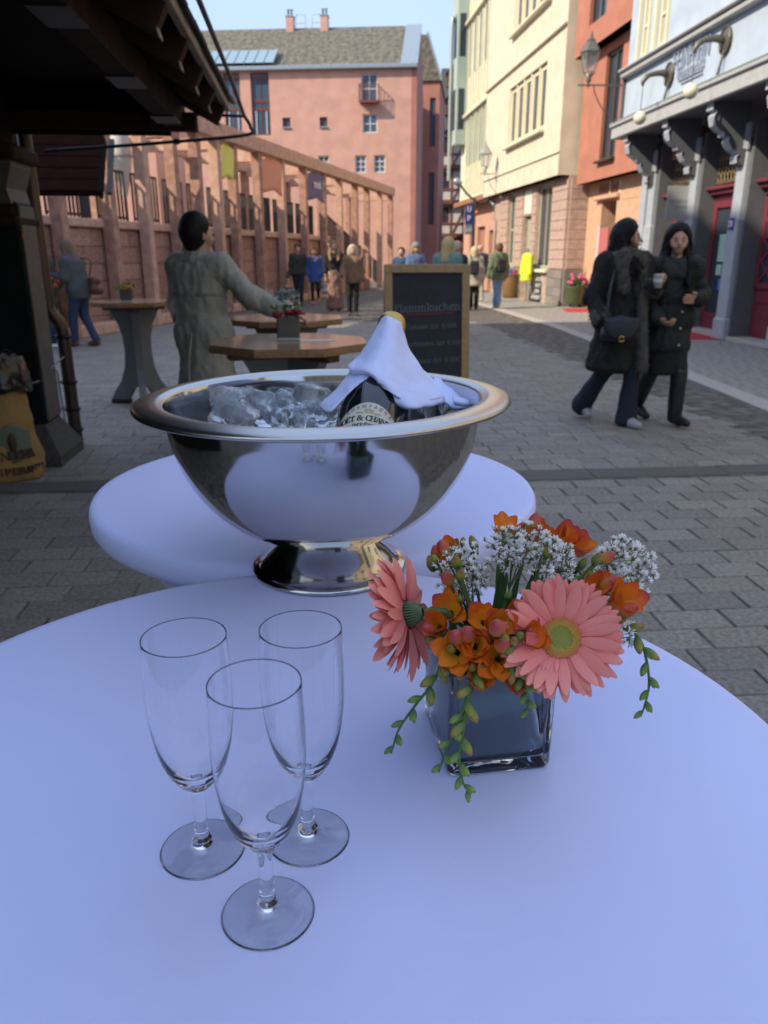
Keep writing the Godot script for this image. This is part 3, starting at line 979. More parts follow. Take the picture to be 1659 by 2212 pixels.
func build_right_houses() -> void:
	var glass := mat("window glass", lin(0.035, 0.05, 0.07), 0.06)
	# --- cream house
	var cream := gmat("cream render", lin(0.70, 0.635, 0.49), 0.9, 0.015, 0.9, 0.35, 5, 0.2, 2)
	var trim := mat("cream window frame", lin(0.66, 0.62, 0.46), 0.55)
	var green := mat("grey green frame", lin(0.36, 0.37, 0.27), 0.55)
	var band := gmat("pale red stone", lin(0.56, 0.40, 0.33), 0.9, 0.03, 0.82, 0.6, 4, 0.2, 8)
	var c := front("cream_house", "cream rendered corner house with wide overhanging upper floors and banded stone ground floor", Vector2(4.46, -33.4), Vector2(5.41, -24.3))
	var L := 9.15
	var X := func(s): return L - s
	var low := [Rect2(L - 6.77, 1.1, 1.0, 2.55), Rect2(L - 3.04, 1.05, 1.55, 2.6), Rect2(L - 4.65, 0.02, 0.98, 2.75)]
	part("ground_floor_wall", wall_mesh(L, 3.7, low, 0.25, 6.0), band, c)
	for i in 2: window(c, low[i], 2, 1 if i else 2, green, glass, -0.1, 0.07, "shop_window", 0.12)
	part("door", bx(Vector3(0.96, 2.7, 0.06), 0.01), green, c, Vector3(low[2].get_center().x, 1.36, -0.17))
	part("shop_notice", bx(Vector3(0.9, 0.75, 0.03)), mat("white shop board", lin(0.66, 0.64, 0.56), 0.6), c, Vector3(L - 4.15, 3.2, 0.02))
	for i in 2: part("sill", bx(Vector3(low[i].size.x + 0.2, 0.1, 0.2), 0.01), trim, c, Vector3(low[i].get_center().x, low[i].position.y - 0.05, 0.06))
	# stone courses on the street side and round the corner; joints between them
	var piers := [[L - 1.45, L], [L - 3.6, L - 3.1], [L - 5.75, L - 4.7], [L - 7.9, L - 6.8]]
	for p in piers:
		for k in 9: part("stone_course", bx(Vector3(p[1] - p[0] - 0.012, 0.268, 0.05), 0.008), band, c, Vector3((p[0] + p[1]) / 2, 1.22 + k * 0.28, 0.022))
	for k in 9: part("stone_course", bx(Vector3(0.05, 0.268, 5.9), 0.008), band, c, Vector3(L + 0.02, 1.22 + k * 0.28, -3.0))
	var grey := [gmat("grey plinth a", lin(0.33, 0.30, 0.26), 0.9, 0.05, 0.7, 0.9, 5, 0.3, 3), gmat("grey plinth b", lin(0.27, 0.25, 0.22), 0.9, 0.05, 0.7, 0.9, 5, 0.3, 4)]
	for k in 4:
		for p in piers:
			var n: int = max(1, int((p[1] - p[0]) / 0.5))
			for i in n: part("plinth_block", bx(Vector3((p[1] - p[0]) / n - 0.01, 0.258, 0.08), 0.008), grey[(i + k) % 2], c, Vector3(p[0] + (p[1] - p[0]) / n * (i + 0.5), 0.14 + k * 0.265, 0.03))
		for i in 8: part("plinth_block", bx(Vector3(0.08, 0.258, 0.73), 0.008), grey[(i + k) % 2], c, Vector3(L + 0.03, 0.14 + k * 0.265, -0.37 - i * 0.74))
	var up := Node3D.new()
	up.name = "upper_floors"
	c.add_child(up)
	up.position = Vector3(-0.5, 3.7, 0.36)
	var UL := L + 0.46
	var O := func(s0, s1, y0, y1): return Rect2(UL + 0.04 - s1, y0 - 3.7, s1 - s0, y1 - y0)
	var uo := [O.call(1.74, 6.1, 5.14, 7.0), O.call(1.70, 5.9, 8.6, 10.4)]
	part("wall", wall_mesh(UL, 9.5, uo, 0.3, 6.4), cream, up)
	for r in uo:
		var n := 5
		for k in n: window(up, Rect2(r.position.x + r.size.x / n * k + 0.03, r.position.y + 0.03, r.size.x / n - 0.06, r.size.y - 0.06), 1, 1, trim, glass, -0.12, 0.06, "window", 0.13)
		for k in n + 1: part("mullion", bx(Vector3(0.09, r.size.y, 0.14), 0.01), trim, up, Vector3(r.position.x + r.size.x / n * k, r.get_center().y, -0.1))
		part("sill", bx(Vector3(r.size.x + 0.2, 0.09, 0.24), 0.01), trim, up, Vector3(r.get_center().x, r.position.y - 0.045, 0.05))
	part("string_course", bx(Vector3(UL, 0.05, 0.05), 0.01), cream, up, Vector3(UL / 2, 0.62, 0.024))
	part("upper_ledge", bx(Vector3(UL, 0.07, 0.1), 0.01), cream, up, Vector3(UL / 2, 3.85, 0.05))
	# --- yellow and green house behind it
	var yel := gmat("pale yellow render", lin(0.70, 0.68, 0.52), 0.9, 0.015, 0.88, 0.35, 4, 0.15, 5)
	var sage := mat("sage green shutter", lin(0.22, 0.29, 0.23), 0.6)
	var mint := mat("mint green panel", lin(0.36, 0.44, 0.40), 0.6)
	var terra := gmat("terracotta soffit", lin(0.36, 0.17, 0.10), 0.9, 0.03, 0.8, 0.5)
	var y := front("yellow_house", "tall pale yellow house with green shutters and drainpipes further down the street", Vector2(4.0, -41.0), Vector2(4.75, -33.4))
	var YL := 7.64
	part("ground_floor_wall", wall_mesh(YL, 3.8, [Rect2(1.5, 0, 1.0, 2.5), Rect2(3.2, 0, 1.6, 2.7), Rect2(5.6, 0, 1.2, 2.5)], 0.3, 6.0), gmat("pink ground floor", lin(0.58, 0.34, 0.25), 0.9, 0.02, 0.85, 0.4), y)
	for q in [[2.0, 1.0, 2.5], [4.0, 1.6, 2.7], [6.2, 1.2, 2.5]]: part("shop_shutter", bx(Vector3(q[1] - 0.04, q[2] - 0.03, 0.06)), gmat("pink shutter", lin(0.42, 0.2, 0.14), 0.8, 0.02, 0.85, 0.4), y, Vector3(q[0], q[2] / 2, -0.2))
	var yu := Node3D.new()
	yu.name = "upper_floors"
	y.add_child(yu)
	yu.position = Vector3(0.2, 3.9, 0.3)
	var yo := []
	for q in [[1.78, 5.4, 7.5], [2.15, 9.1, 11.15], [2.2, 12.7, 14.8]]:
		for k in 4: yo.append(Rect2(YL - q[0] - 1.1 - k * 1.08, q[1] - 3.9, 0.62, q[2] - q[1]))
	part("wall", wall_mesh(YL - 0.2, 12.5, yo, 0.2, 6.0), yel, yu)
	for r in yo:
		window(yu, r, 1, 2, mint, glass, -0.08)
		part("shutter", bx(Vector3(0.2, r.size.y, 0.05), 0.01), sage, yu, Vector3(r.end.x + 0.12, r.get_center().y, 0.03))
	for q in [7.55, 11.3]: part("floor_band", bx(Vector3(YL - 0.2, 0.14, 0.18), 0.02), trim, yu, Vector3(YL / 2 - 0.1, q - 3.9, 0.09))
	for k in 10: part("batten", bx(Vector3(0.07, 12.0, 0.06), 0.01), yel, yu, Vector3(YL - 1.3 - k * 0.54, 6.2, 0.03))
	part("soffit_beam", bx(Vector3(YL - 0.2, 0.22, 0.5), 0.02), terra, yu, Vector3(YL / 2 - 0.1, -0.12, 0.05))
	var oriel := part("oriel", B.new().box(Vector3(0, 0, 0), Vector3(0.9, 9.4, 0.5), 0.02).done(), mint, yu, Vector3(0.6, 7.2, 0.26))
	for k in 3: part("pane", bx(Vector3(0.6, 1.7, 0.03)), glass, oriel, Vector3(0, -3.2 + k * 3.0, 0.245))
	for k in 3: part("pane", bx(Vector3(0.03, 1.7, 0.28)), glass, oriel, Vector3(0.445, -3.2 + k * 3.0, 0.0))
	part("drainpipe", B.new().tube(curve([Vector3(YL - 1.05, 13, 0.16), Vector3(YL - 1.05, 6.0, 0.16), Vector3(YL - 1.05, 1.2, 0.16), Vector3(YL - 1.1, 0.5, 0.2), Vector3(YL - 0.7, -0.1, 0.2), Vector3(YL - 0.2, -0.5, 0.0), Vector3(YL - 0.1, -1.0, -0.1), Vector3(YL - 0.1, -3.8, -0.1)], 60), [0.07], 8).done(), mat("zinc pipe", lin(0.38, 0.42, 0.40), 0.4, 0.3), yu)
	part("far_drainpipe", B.new().tube(curve([Vector3(0.1, 12.4, 0.5), Vector3(0.1, 8.0, 0.5), Vector3(0.25, 7.4, 0.62), Vector3(0.25, 1.0, 0.62)], 30), [0.08], 8).done(), mat("zinc pipe", lin(0.38, 0.42, 0.40), 0.4, 0.3), yu)
	# --- terracotta house
	var tr := gmat("terracotta render", lin(0.47, 0.19, 0.125), 0.88, 0.015, 0.85, 0.35, 5, 0.2, 7)
	var sand := gmat("rose sandstone", lin(0.62, 0.385, 0.255), 0.9, 0.03, 0.85, 0.5, 4, 0.2, 12)
	var bronze := mat("bronze frame", lin(0.10, 0.08, 0.06), 0.4, 0.6)
	var te := front("terracotta_house", "terracotta house with folded upper floors and rose sandstone shop floor", Vector2(6.0, -24.3), Vector2(6.75, -17.0))
	part("ground_floor_wall", wall_mesh(7.34, 3.45, [Rect2(1.12, 0.02, 1.08, 2.9)], 0.9, 6.0), sand, te)
	var sb := [sand, gmat("rose sandstone dark", lin(0.55, 0.33, 0.215), 0.9, 0.03, 0.85, 0.5, 4, 0.2, 13)]
	for k in 6:
		var x := 2.25
		while x < 7.0:
			var w: float = [0.7, 0.9, 1.1][rng.randi() % 3]
			part("ashlar", bx(Vector3(w - 0.006, 0.568, 0.03), 0.003), sb[rng.randi() % 2], te, Vector3(x + w / 2, 0.29 + k * 0.573, 0.012))
			x += w
	part("door", bx(Vector3(1.0, 2.85, 0.06), 0.01), mat("brown door", lin(0.13, 0.05, 0.035), 0.5), te, Vector3(1.66, 1.44, -0.8))
	part("lintel", bx(Vector3(1.7, 0.12, 0.16), 0.02), sand, te, Vector3(1.6, 3.0, 0.06))
	part("shop_lettering", text_mesh("JADEN", 0.2, 0.02, false, true), mat("brown lettering", lin(0.3, 0.13, 0.09), 0.6), te, Vector3(1.3, 3.2, 0.03))
	part("shop_lettering", text_mesh("mode", 0.2, 0.02), mat("brown lettering", lin(0.3, 0.13, 0.09), 0.6), te, Vector3(2.05, 3.22, 0.03))
	for x in [1.72, 2.42]: part("sign_bar", bx(Vector3(0.06, 0.36, 0.04), 0.01), trim, te, Vector3(x, 3.2, 0.03))
	var tu := Node3D.new()
	tu.name = "upper_floors"
	te.add_child(tu)
	tu.position = Vector3(0.06, 3.42, 0.42)
	var to := [Rect2(1.65, 0.45, 1.1, 2.55)]
	part("wall", wall_mesh(7.2, 3.2, to, 0.25, 6.0), tr, tu)
	for k in 2: window(tu, Rect2(1.67 + k * 0.54, 0.47, 0.53, 2.5), 1, 1, bronze, glass, -0.1, 0.05, "window", 0.06)
	part("sill", bx(Vector3(1.2, 0.06, 0.2), 0.01), bronze, tu, Vector3(2.2, 0.42, 0.04))
	part("folded_wall", wall_mesh(7.2, 6.5, [Rect2(1.0, 0.55, 1.2, 2.2), Rect2(4.2, 0.55, 1.2, 2.2)], 0.25, 5.6), tr, tu, Vector3(0, 3.2, 0.32), Vector3(0, 0.0, 0))
	for x in [1.0, 4.2]: window(tu, Rect2(x, 3.75, 1.2, 2.2), 2, 1, bronze, glass, 0.2, 0.05, "window", 0.06)
	# --- blue grey shop house with corbels
	var blue := gmat("pale blue render", lin(0.47, 0.56, 0.68), 0.88, 0.015, 0.93, 0.35, 4, 0.1, 3)
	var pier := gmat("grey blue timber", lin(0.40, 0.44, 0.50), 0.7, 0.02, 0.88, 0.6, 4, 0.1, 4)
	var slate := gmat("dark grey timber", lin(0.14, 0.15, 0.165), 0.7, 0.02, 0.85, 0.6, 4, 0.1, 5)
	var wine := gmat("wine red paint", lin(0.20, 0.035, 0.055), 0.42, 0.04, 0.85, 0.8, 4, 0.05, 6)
	var gilt := mat("aged gilt iron", lin(0.30, 0.24, 0.14), 0.5, 0.6)
	var verdi := gmat("weathered copper ledge", lin(0.33, 0.38, 0.34), 0.8, 0.06, 0.6, 1.2)
	var creamw := mat("ivory frame", lin(0.68, 0.64, 0.46), 0.55)
	var bh := front("blue_house", "pale blue shop house with carved corbels, wine red doors and gilded window grilles", Vector2(5.85, -19.0), Vector2(6.35, -12.9))
	var at0 := 0.5
	var px := [0.62, 2.62, 4.42, 6.25, 8.1, 9.95]
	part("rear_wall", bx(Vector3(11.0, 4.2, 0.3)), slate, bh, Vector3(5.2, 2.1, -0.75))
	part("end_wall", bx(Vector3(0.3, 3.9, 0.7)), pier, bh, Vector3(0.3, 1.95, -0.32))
	for i in px.size():
		var p := thing_part("pier", bh, Vector3(px[i], 0, 0))
		part("shaft", bx(Vector3(0.3, 3.2, 0.34), 0.015), pier, p, Vector3(0, 1.6, -0.17))
		part("lower_shaft", bx(Vector3(0.36, 2.0, 0.36), 0.02), pier, p, Vector3(0, 1.12, -0.165))
		part("foot", bx(Vector3(0.42, 0.4, 0.4), 0.03), pier, p, Vector3(0, 0.2, -0.155))
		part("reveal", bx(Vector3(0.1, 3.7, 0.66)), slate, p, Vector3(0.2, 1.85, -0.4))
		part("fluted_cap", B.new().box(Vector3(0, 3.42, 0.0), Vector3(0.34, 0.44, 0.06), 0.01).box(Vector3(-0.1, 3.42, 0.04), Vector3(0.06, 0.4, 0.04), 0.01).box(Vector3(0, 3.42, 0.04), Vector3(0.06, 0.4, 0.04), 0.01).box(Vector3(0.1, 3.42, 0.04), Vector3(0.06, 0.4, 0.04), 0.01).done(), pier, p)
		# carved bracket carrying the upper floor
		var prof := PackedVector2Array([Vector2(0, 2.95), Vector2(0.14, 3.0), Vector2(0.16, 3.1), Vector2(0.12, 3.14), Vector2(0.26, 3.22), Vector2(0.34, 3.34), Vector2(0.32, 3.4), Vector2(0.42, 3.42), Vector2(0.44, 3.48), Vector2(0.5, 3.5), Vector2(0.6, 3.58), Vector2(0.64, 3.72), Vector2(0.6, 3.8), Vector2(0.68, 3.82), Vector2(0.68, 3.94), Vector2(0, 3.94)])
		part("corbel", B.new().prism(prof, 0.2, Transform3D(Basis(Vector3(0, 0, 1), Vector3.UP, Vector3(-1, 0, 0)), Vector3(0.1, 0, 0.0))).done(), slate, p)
		var fc := B.new()
		for k in range(1, prof.size() - 2):
			var a := prof[k]
			var e := prof[k + 1]
			fc.quad(Vector3(-0.12, a.y, a.x + 0.006), Vector3(-0.12, e.y, e.x + 0.006), Vector3(0.12, e.y, e.x + 0.006), Vector3(0.12, a.y, a.x + 0.006))
		part("corbel_face", fc.done(), pier, p)
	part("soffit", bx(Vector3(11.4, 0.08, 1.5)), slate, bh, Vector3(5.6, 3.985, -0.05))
	part("fascia", B.new().box(Vector3(5.7, 4.05, 0.74), Vector3(11.4, 0.24, 0.1), 0.015).box(Vector3(5.7, 4.2, 0.76), Vector3(11.44, 0.07, 0.16), 0.015).done(), gmat("grey fascia", lin(0.44, 0.45, 0.46), 0.75, 0.03, 0.85, 0.6), bh)
	part("copper_ledge", B.new().box(Vector3(5.7, 4.262, 0.74), Vector3(11.44, 0.04, 0.2), 0.01, Basis(Vector3.RIGHT, 0.18)).done(), verdi, bh)
	var bo := [Rect2(0.58, 1.05, 0.42, 2.2), Rect2(1.42, 1.05, 0.46, 2.2), Rect2(4.6, 1.05, 0.46, 2.2), Rect2(5.6, 1.05, 0.46, 2.2), Rect2(7.6, 1.05, 0.46, 2.2)]
	var bu := Node3D.new()
	bu.name = "upper_floors"
	bh.add_child(bu)
	bu.position = Vector3(0.42 + at0 * 0.0, 4.25, 0.7)
	part("wall", wall_mesh(10.9, 6.0, bo, 0.12, 6.0), blue, bu, Vector3(0, 0, 0))
	for r in bo:
		window(bu, r, 1, 4, creamw, mat("curtained glass", lin(0.42, 0.40, 0.34), 0.15), -0.06, 0.05, "window", 0.08)
		part("window_surround", B.new().box(Vector3(-0.05, r.size.y / 2, 0.02), Vector3(0.08, r.size.y + 0.2, 0.06)).box(Vector3(r.size.x + 0.05, r.size.y / 2, 0.02), Vector3(0.08, r.size.y + 0.2, 0.06)).done(), creamw, bu, Vector3(r.position.x, r.position.y, 0))
	part("cornice", B.new().box(Vector3(5.45, 0.86, 0.06), Vector3(11.0, 0.1, 0.14), 0.02).box(Vector3(5.45, 0.95, 0.09), Vector3(11.04, 0.06, 0.2), 0.02).done(), gmat("grey fascia", lin(0.44, 0.45, 0.46), 0.75, 0.03, 0.85, 0.6), bu)
	var lm := mat("thin metal letters", lin(0.36, 0.42, 0.51), 0.4, 0.2)
	part("sign_lettering", text_mesh("FEINFAHN", 0.26, 0.02), lm, bu, Vector3(3.1, 0.62, 0.03), Vector3.ZERO, Vector3(0.85, 1.25, 1))
	part("script_lettering", text_mesh("Das projekt", 0.14, 0.02, true), lm, bu, Vector3(3.15, 0.37, 0.03))
	for k in 2: part("sign_underline", bx(Vector3(0.95 - k * 0.1, 0.012, 0.02)), lm, bu, Vector3(3.15 + k * 0.06, 0.26 - k * 0.06, 0.02))
	# doors, grilles and overlights between the piers
	for i in px.size() - 1:
		var x0: float = px[i] + 0.25
		var x1: float = px[i + 1] - 0.15
		var w := x1 - x0
		var cx := (x0 + x1) / 2
		part("overlight", bx(Vector3(w, 0.95, 0.04)), wine, bh, Vector3(cx, 3.2, -0.58))
		part("overlight_pane", bx(Vector3(w * 0.8, 0.75, 0.02)), glass, bh, Vector3(cx, 3.2, -0.54))
		var g := B.new()
		var n := 11
		for k in n: g.tube([Vector3(x0 + w * (k + 0.5) / n, 2.78, -0.36), Vector3(x0 + w * (k + 0.5) / n, 3.62 - 0.1 * absf(k - 5) / 5, -0.36)], [0.011], 5)
		for yy in [2.8, 3.05, 3.5]: g.tube([Vector3(x0, yy, -0.36), Vector3(x1, yy, -0.36)], [0.012], 5)
		for k in n - 1:
			var xx := x0 + w * (k + 1.0) / n
			for q in [[3.27, 0.05], [2.9, 0.06]]:
				var ring := []
				for a in 9: ring.append(Vector3(xx + cos(a * TAU / 8) * q[1], q[0] + sin(a * TAU / 8) * q[1] * 1.3, -0.35))
				g.tube(ring, [0.01], 5, false)
		part("gilded_grille", g.done(), gilt, bh)
		part("door_cornice", B.new().box(Vector3(cx, 2.7, -0.32), Vector3(w + 0.06, 0.06, 0.3), 0.015).box(Vector3(cx, 2.63, -0.36), Vector3(w, 0.08, 0.22), 0.015).box(Vector3(cx, 2.54, -0.42), Vector3(w - 0.02, 0.1, 0.12), 0.01).done(), wine, bh)
		if i == 0:
			part("shop_window", bx(Vector3(w, 2.4, 0.06)), wine, bh, Vector3(cx, 1.28, -0.5))
			part("pane", bx(Vector3(w * 0.7, 1.9, 0.02)), glass, bh, Vector3(cx, 1.4, -0.46))
		elif i == 1:
			# open shop door: one leaf shut, the other swung inward
			var df := part("door", B.new().box(Vector3(x0 + 0.06, 1.24, -0.42), Vector3(0.12, 2.48, 0.1), 0.01).box(Vector3(x0 + 0.72, 1.24, -0.42), Vector3(0.1, 2.48, 0.1), 0.01).box(Vector3(x0 + 0.39, 2.42, -0.42), Vector3(0.56, 0.14, 0.096), 0.01).box(Vector3(x0 + 0.39, 0.2, -0.42), Vector3(0.56, 0.4, 0.096), 0.01).done(), wine, bh)
			part("pane", bx(Vector3(0.58, 2.0, 0.015)), glass, df, Vector3(x0 + 0.39, 1.38, -0.43))
			part("notice", bx(Vector3(0.26, 0.5, 0.006)), mat("pale green notice", lin(0.36, 0.62, 0.52), 0.6), df, Vector3(x0 + 0.45, 1.62, -0.415))
			part("notice", bx(Vector3(0.2, 0.2, 0.006)), mat("pale green notice", lin(0.36, 0.62, 0.52), 0.6), df, Vector3(x0 + 0.43, 1.22, -0.415))
			part("notice", bx(Vector3(0.1, 0.2, 0.006)), mat("blue notice", lin(0.05, 0.2, 0.6), 0.6), df, Vector3(x0 + 0.52, 0.95, -0.415))
			part("open_leaf", bx(Vector3(0.06, 2.4, 0.7), 0.01), gmat("olive curtain", lin(0.2, 0.2, 0.12), 0.8, 0.03, 0.8, 0.8), bh, Vector3(x1 - 0.05, 1.22, -0.75))
			part("threshold", bx(Vector3(w, 0.1, 0.4), 0.01), gmat("pale strip stone", lin(0.42, 0.39, 0.35), 0.8, 0.05, 0.75, 1.5), bh, Vector3(cx, 0.05, -0.28))
		else:
			for sd in 2:
				var lx := x0 + w * (0.25 + 0.5 * sd)
				var lf := part("door_leaf", B.new().box(Vector3(lx, 1.25, -0.46), Vector3(w / 2 - 0.012, 2.5, 0.06), 0.006).done(), wine, bh)
				part("pane", bx(Vector3(w / 2 - 0.2, 1.35, 0.015)), glass, lf, Vector3(lx, 1.68, -0.425))
				for e in [-1, 1]: part("stile", bx(Vector3(0.1, 1.5, 0.05), 0.006), wine, lf, Vector3(lx + e * (w / 4 - 0.06), 1.68, -0.41))
				for yy in [0.98, 2.4]: part("rail", bx(Vector3(w / 2 - 0.03, 0.1, 0.05), 0.006), wine, lf, Vector3(lx, yy, -0.408))
				for e in [-1, 1]:
					for k in 4:
						var yb := 1.02 + k * 0.34
						part("lattice_bar", B.new().bar(Vector3(lx - e * (w / 4 - 0.1), yb, -0.405), Vector3(lx + e * (w / 4 - 0.1), yb + 0.42, -0.4), 0.045, 0.02).done(), wine, lf)
				for q in [[0.34, 0.42], [0.78, 0.2]]: part("door_panel", bx(Vector3(w / 2 - 0.22, q[1], 0.03), 0.012), wine, lf, Vector3(lx, q[0], -0.425))
	part("step", bx(Vector3(4.0, 0.08, 0.5), 0.01), gmat("pale strip stone", lin(0.42, 0.39, 0.35), 0.8, 0.05, 0.75, 1.5), bh, Vector3(6.6, 0.04, -0.28))
	for q in [[2.62, 1.98, "22"], [4.42, 2.02, "20"]]:
		var pl := part("house_number", bx(Vector3(0.16, 0.2, 0.02), 0.004), mat("blue enamel", lin(0.03, 0.035, 0.30), 0.3), bh, Vector3(q[0] - 0.02, q[1], 0.03))
		part("number", text_mesh(q[2], 0.1, 0.004, false, true), mat("white enamel", lin(0.7, 0.7, 0.72), 0.3), pl, Vector3(0, 0, 0.012))
	# cast dogs' heads that hold globe lamps over the shop
	for q in [[2.7, 4.7, "left"], [4.78, 4.78, "right"]]:
		var base: Vector3 = bh.transform * Vector3(q[0], q[1], 0.72)
		var lt := thing("globe_lamp", "bronze arm lamp with white globe over the shop sign, %s" % ["nearer to the terracotta house" if q[2] == "left" else "further from the terracotta house"], "lamp", base, bh.rotation.y, "globe lamps over the shop")
		var br := mat("dark bronze", lin(0.16, 0.15, 0.12), 0.5, 0.6)
		part("rosette", B.new().ball(Vector3(0, 0, 0.0), Vector3(0.17, 0.2, 0.05), 14).done(), br, lt)
		part("rosette_rim", B.new().tube(range(17).map(func(k): return Vector3(cos(k * TAU / 16) * 0.165, sin(k * TAU / 16) * 0.195, 0.03)), [0.018], 6, false).done(), br, lt)
		part("arm", B.new().tube(curve([Vector3(0, 0, 0.03), Vector3(0, 0.02, 0.18), Vector3(0, -0.02, 0.4), Vector3(0, -0.12, 0.5), Vector3(0, -0.2, 0.5)], 14), [0.06, 0.06, 0.065, 0.06, 0.05, 0.05, 0.045, 0.045, 0.05, 0.05, 0.045, 0.04, 0.035, 0.03, 0.02], 8).done(), br, lt)
		part("strut", B.new().tube([Vector3(0, -0.15, 0.02), Vector3(0, -0.5, 0.1)], [0.02, 0.012], 6).done(), br, lt)
		part("cord", B.new().tube([Vector3(0, -0.2, 0.5), Vector3(0, -0.62, 0.5)], [0.008], 5).done(), br, lt)
		part("globe", B.new().ball(Vector3(0, -0.74, 0.5), Vector3(0.12, 0.12, 0.12), 18).done(), mat("opal glass", lin(0.74, 0.70, 0.52), 0.2), lt)
	# hanging shop sign on a rod
	var hs := thing("hanging_sign", "pale grey square shop sign hanging from a rod in front of the first pier", "sign", bh.transform * Vector3(2.5, 2.84, 0.12), bh.rotation.y + PI / 2)
	part("rod", B.new().tube([Vector3(-0.35, 0, 0), Vector3(0.55, 0, 0)], [0.012], 6).done(), mat("dark bronze", lin(0.16, 0.15, 0.12), 0.5, 0.6), hs)
	part("panel", bx(Vector3(0.62, 0.62, 0.02), 0.004), mat("satin grey panel", lin(0.42, 0.43, 0.42), 0.35, 0.1), hs, Vector3(0.0, -0.36, 0))
	part("lettering", text_mesh("FEINFAHN", 0.07, 0.004), mat("grey print", lin(0.27, 0.28, 0.28), 0.5), hs, Vector3(0.0, -0.33, 0.012))
	part("lettering", text_mesh("projekt", 0.05, 0.004, true), mat("grey print", lin(0.27, 0.28, 0.28), 0.5), hs, Vector3(0.0, -0.43, 0.012))
	var lamp := mat("lantern iron", lin(0.15, 0.14, 0.13), 0.5, 0.5)
	var wall := bh.transform * Vector3(0.36, 4.95, 0.72)
	lantern_on_arm("six sided grey street lantern on a scrolled arm at the blue house corner", wall, Vector3(-1.0, 0, 0.03), 0.62, lamp)
	lantern_on_arm("pale street lantern on a wall arm in front of the yellow house", spot(1085, 376, -31.6), Vector3(-0.85, 0, 0.1), 0.68, mat("pale lantern paint", lin(0.34, 0.35, 0.3), 0.5, 0.3))

func thing_part(n: String, parent: Node, at: Vector3) -> Node3D:
	var o := Node3D.new()
	o.name = n
	parent.add_child(o, true)
	o.position = at
	return o

# ---------------------------------------------------------------- the houses behind and beside the camera: they shade the tables and show in the polished bowl
func build_unseen_town() -> void:
	var glass := mat("window glass", lin(0.035, 0.05, 0.07), 0.06)
	var wf := mat("white window frame", lin(0.62, 0.62, 0.62), 0.5)
	var i := 0
	for q in [["shading_house", "tall grey house on the left that shades the square", Vector2(-14.0, 9.5), Vector2(-14.0, -7.5), 18.8, lin(0.34, 0.33, 0.31)], ["ochre_house", "ochre house behind the viewer facing the street", Vector2(9.0, 24.0), Vector2(-13.0, 24.0), 10.5, lin(0.55, 0.45, 0.28)], ["sunny_house", "cream house on the right beside the viewer", Vector2(7.2, -7.9), Vector2(7.8, 6.0), 8.5, lin(0.60, 0.52, 0.36)]]:
		var a: Vector2 = q[2]
		var b: Vector2 = q[3]
		var t := front(q[0], q[1], a, b)
		var L := a.distance_to(b)
		var ops := []
		var n := int(L / 2.6)
		for k in n:
			for f in int(q[4] / 3.3): ops.append(Rect2((k + 0.5) * L / n - 0.55, 0.9 + f * 3.2, 1.1, 1.7))
		part("wall", wall_mesh(L, q[4], ops, 0.18, 7.0), gmat("town render %d" % i, q[5], 0.9, 0.015, 0.85, 0.35), t)
		for r in ops: window(t, r, 2, 1, wf, glass, -0.1)
		part("roof", B.new().prism(PackedVector2Array([Vector2(0.3, 0), Vector2(-3.5, 1.6), Vector2(-7.3, 0)]), L, Transform3D(Basis(Vector3(0, 0, 1), Vector3.UP, Vector3(-1, 0, 0)), Vector3(L, q[4], 0))).done(), gmat("far slate", lin(0.10, 0.10, 0.095), 0.7, 0.03, 0.6, 0.5), t)
		i += 1

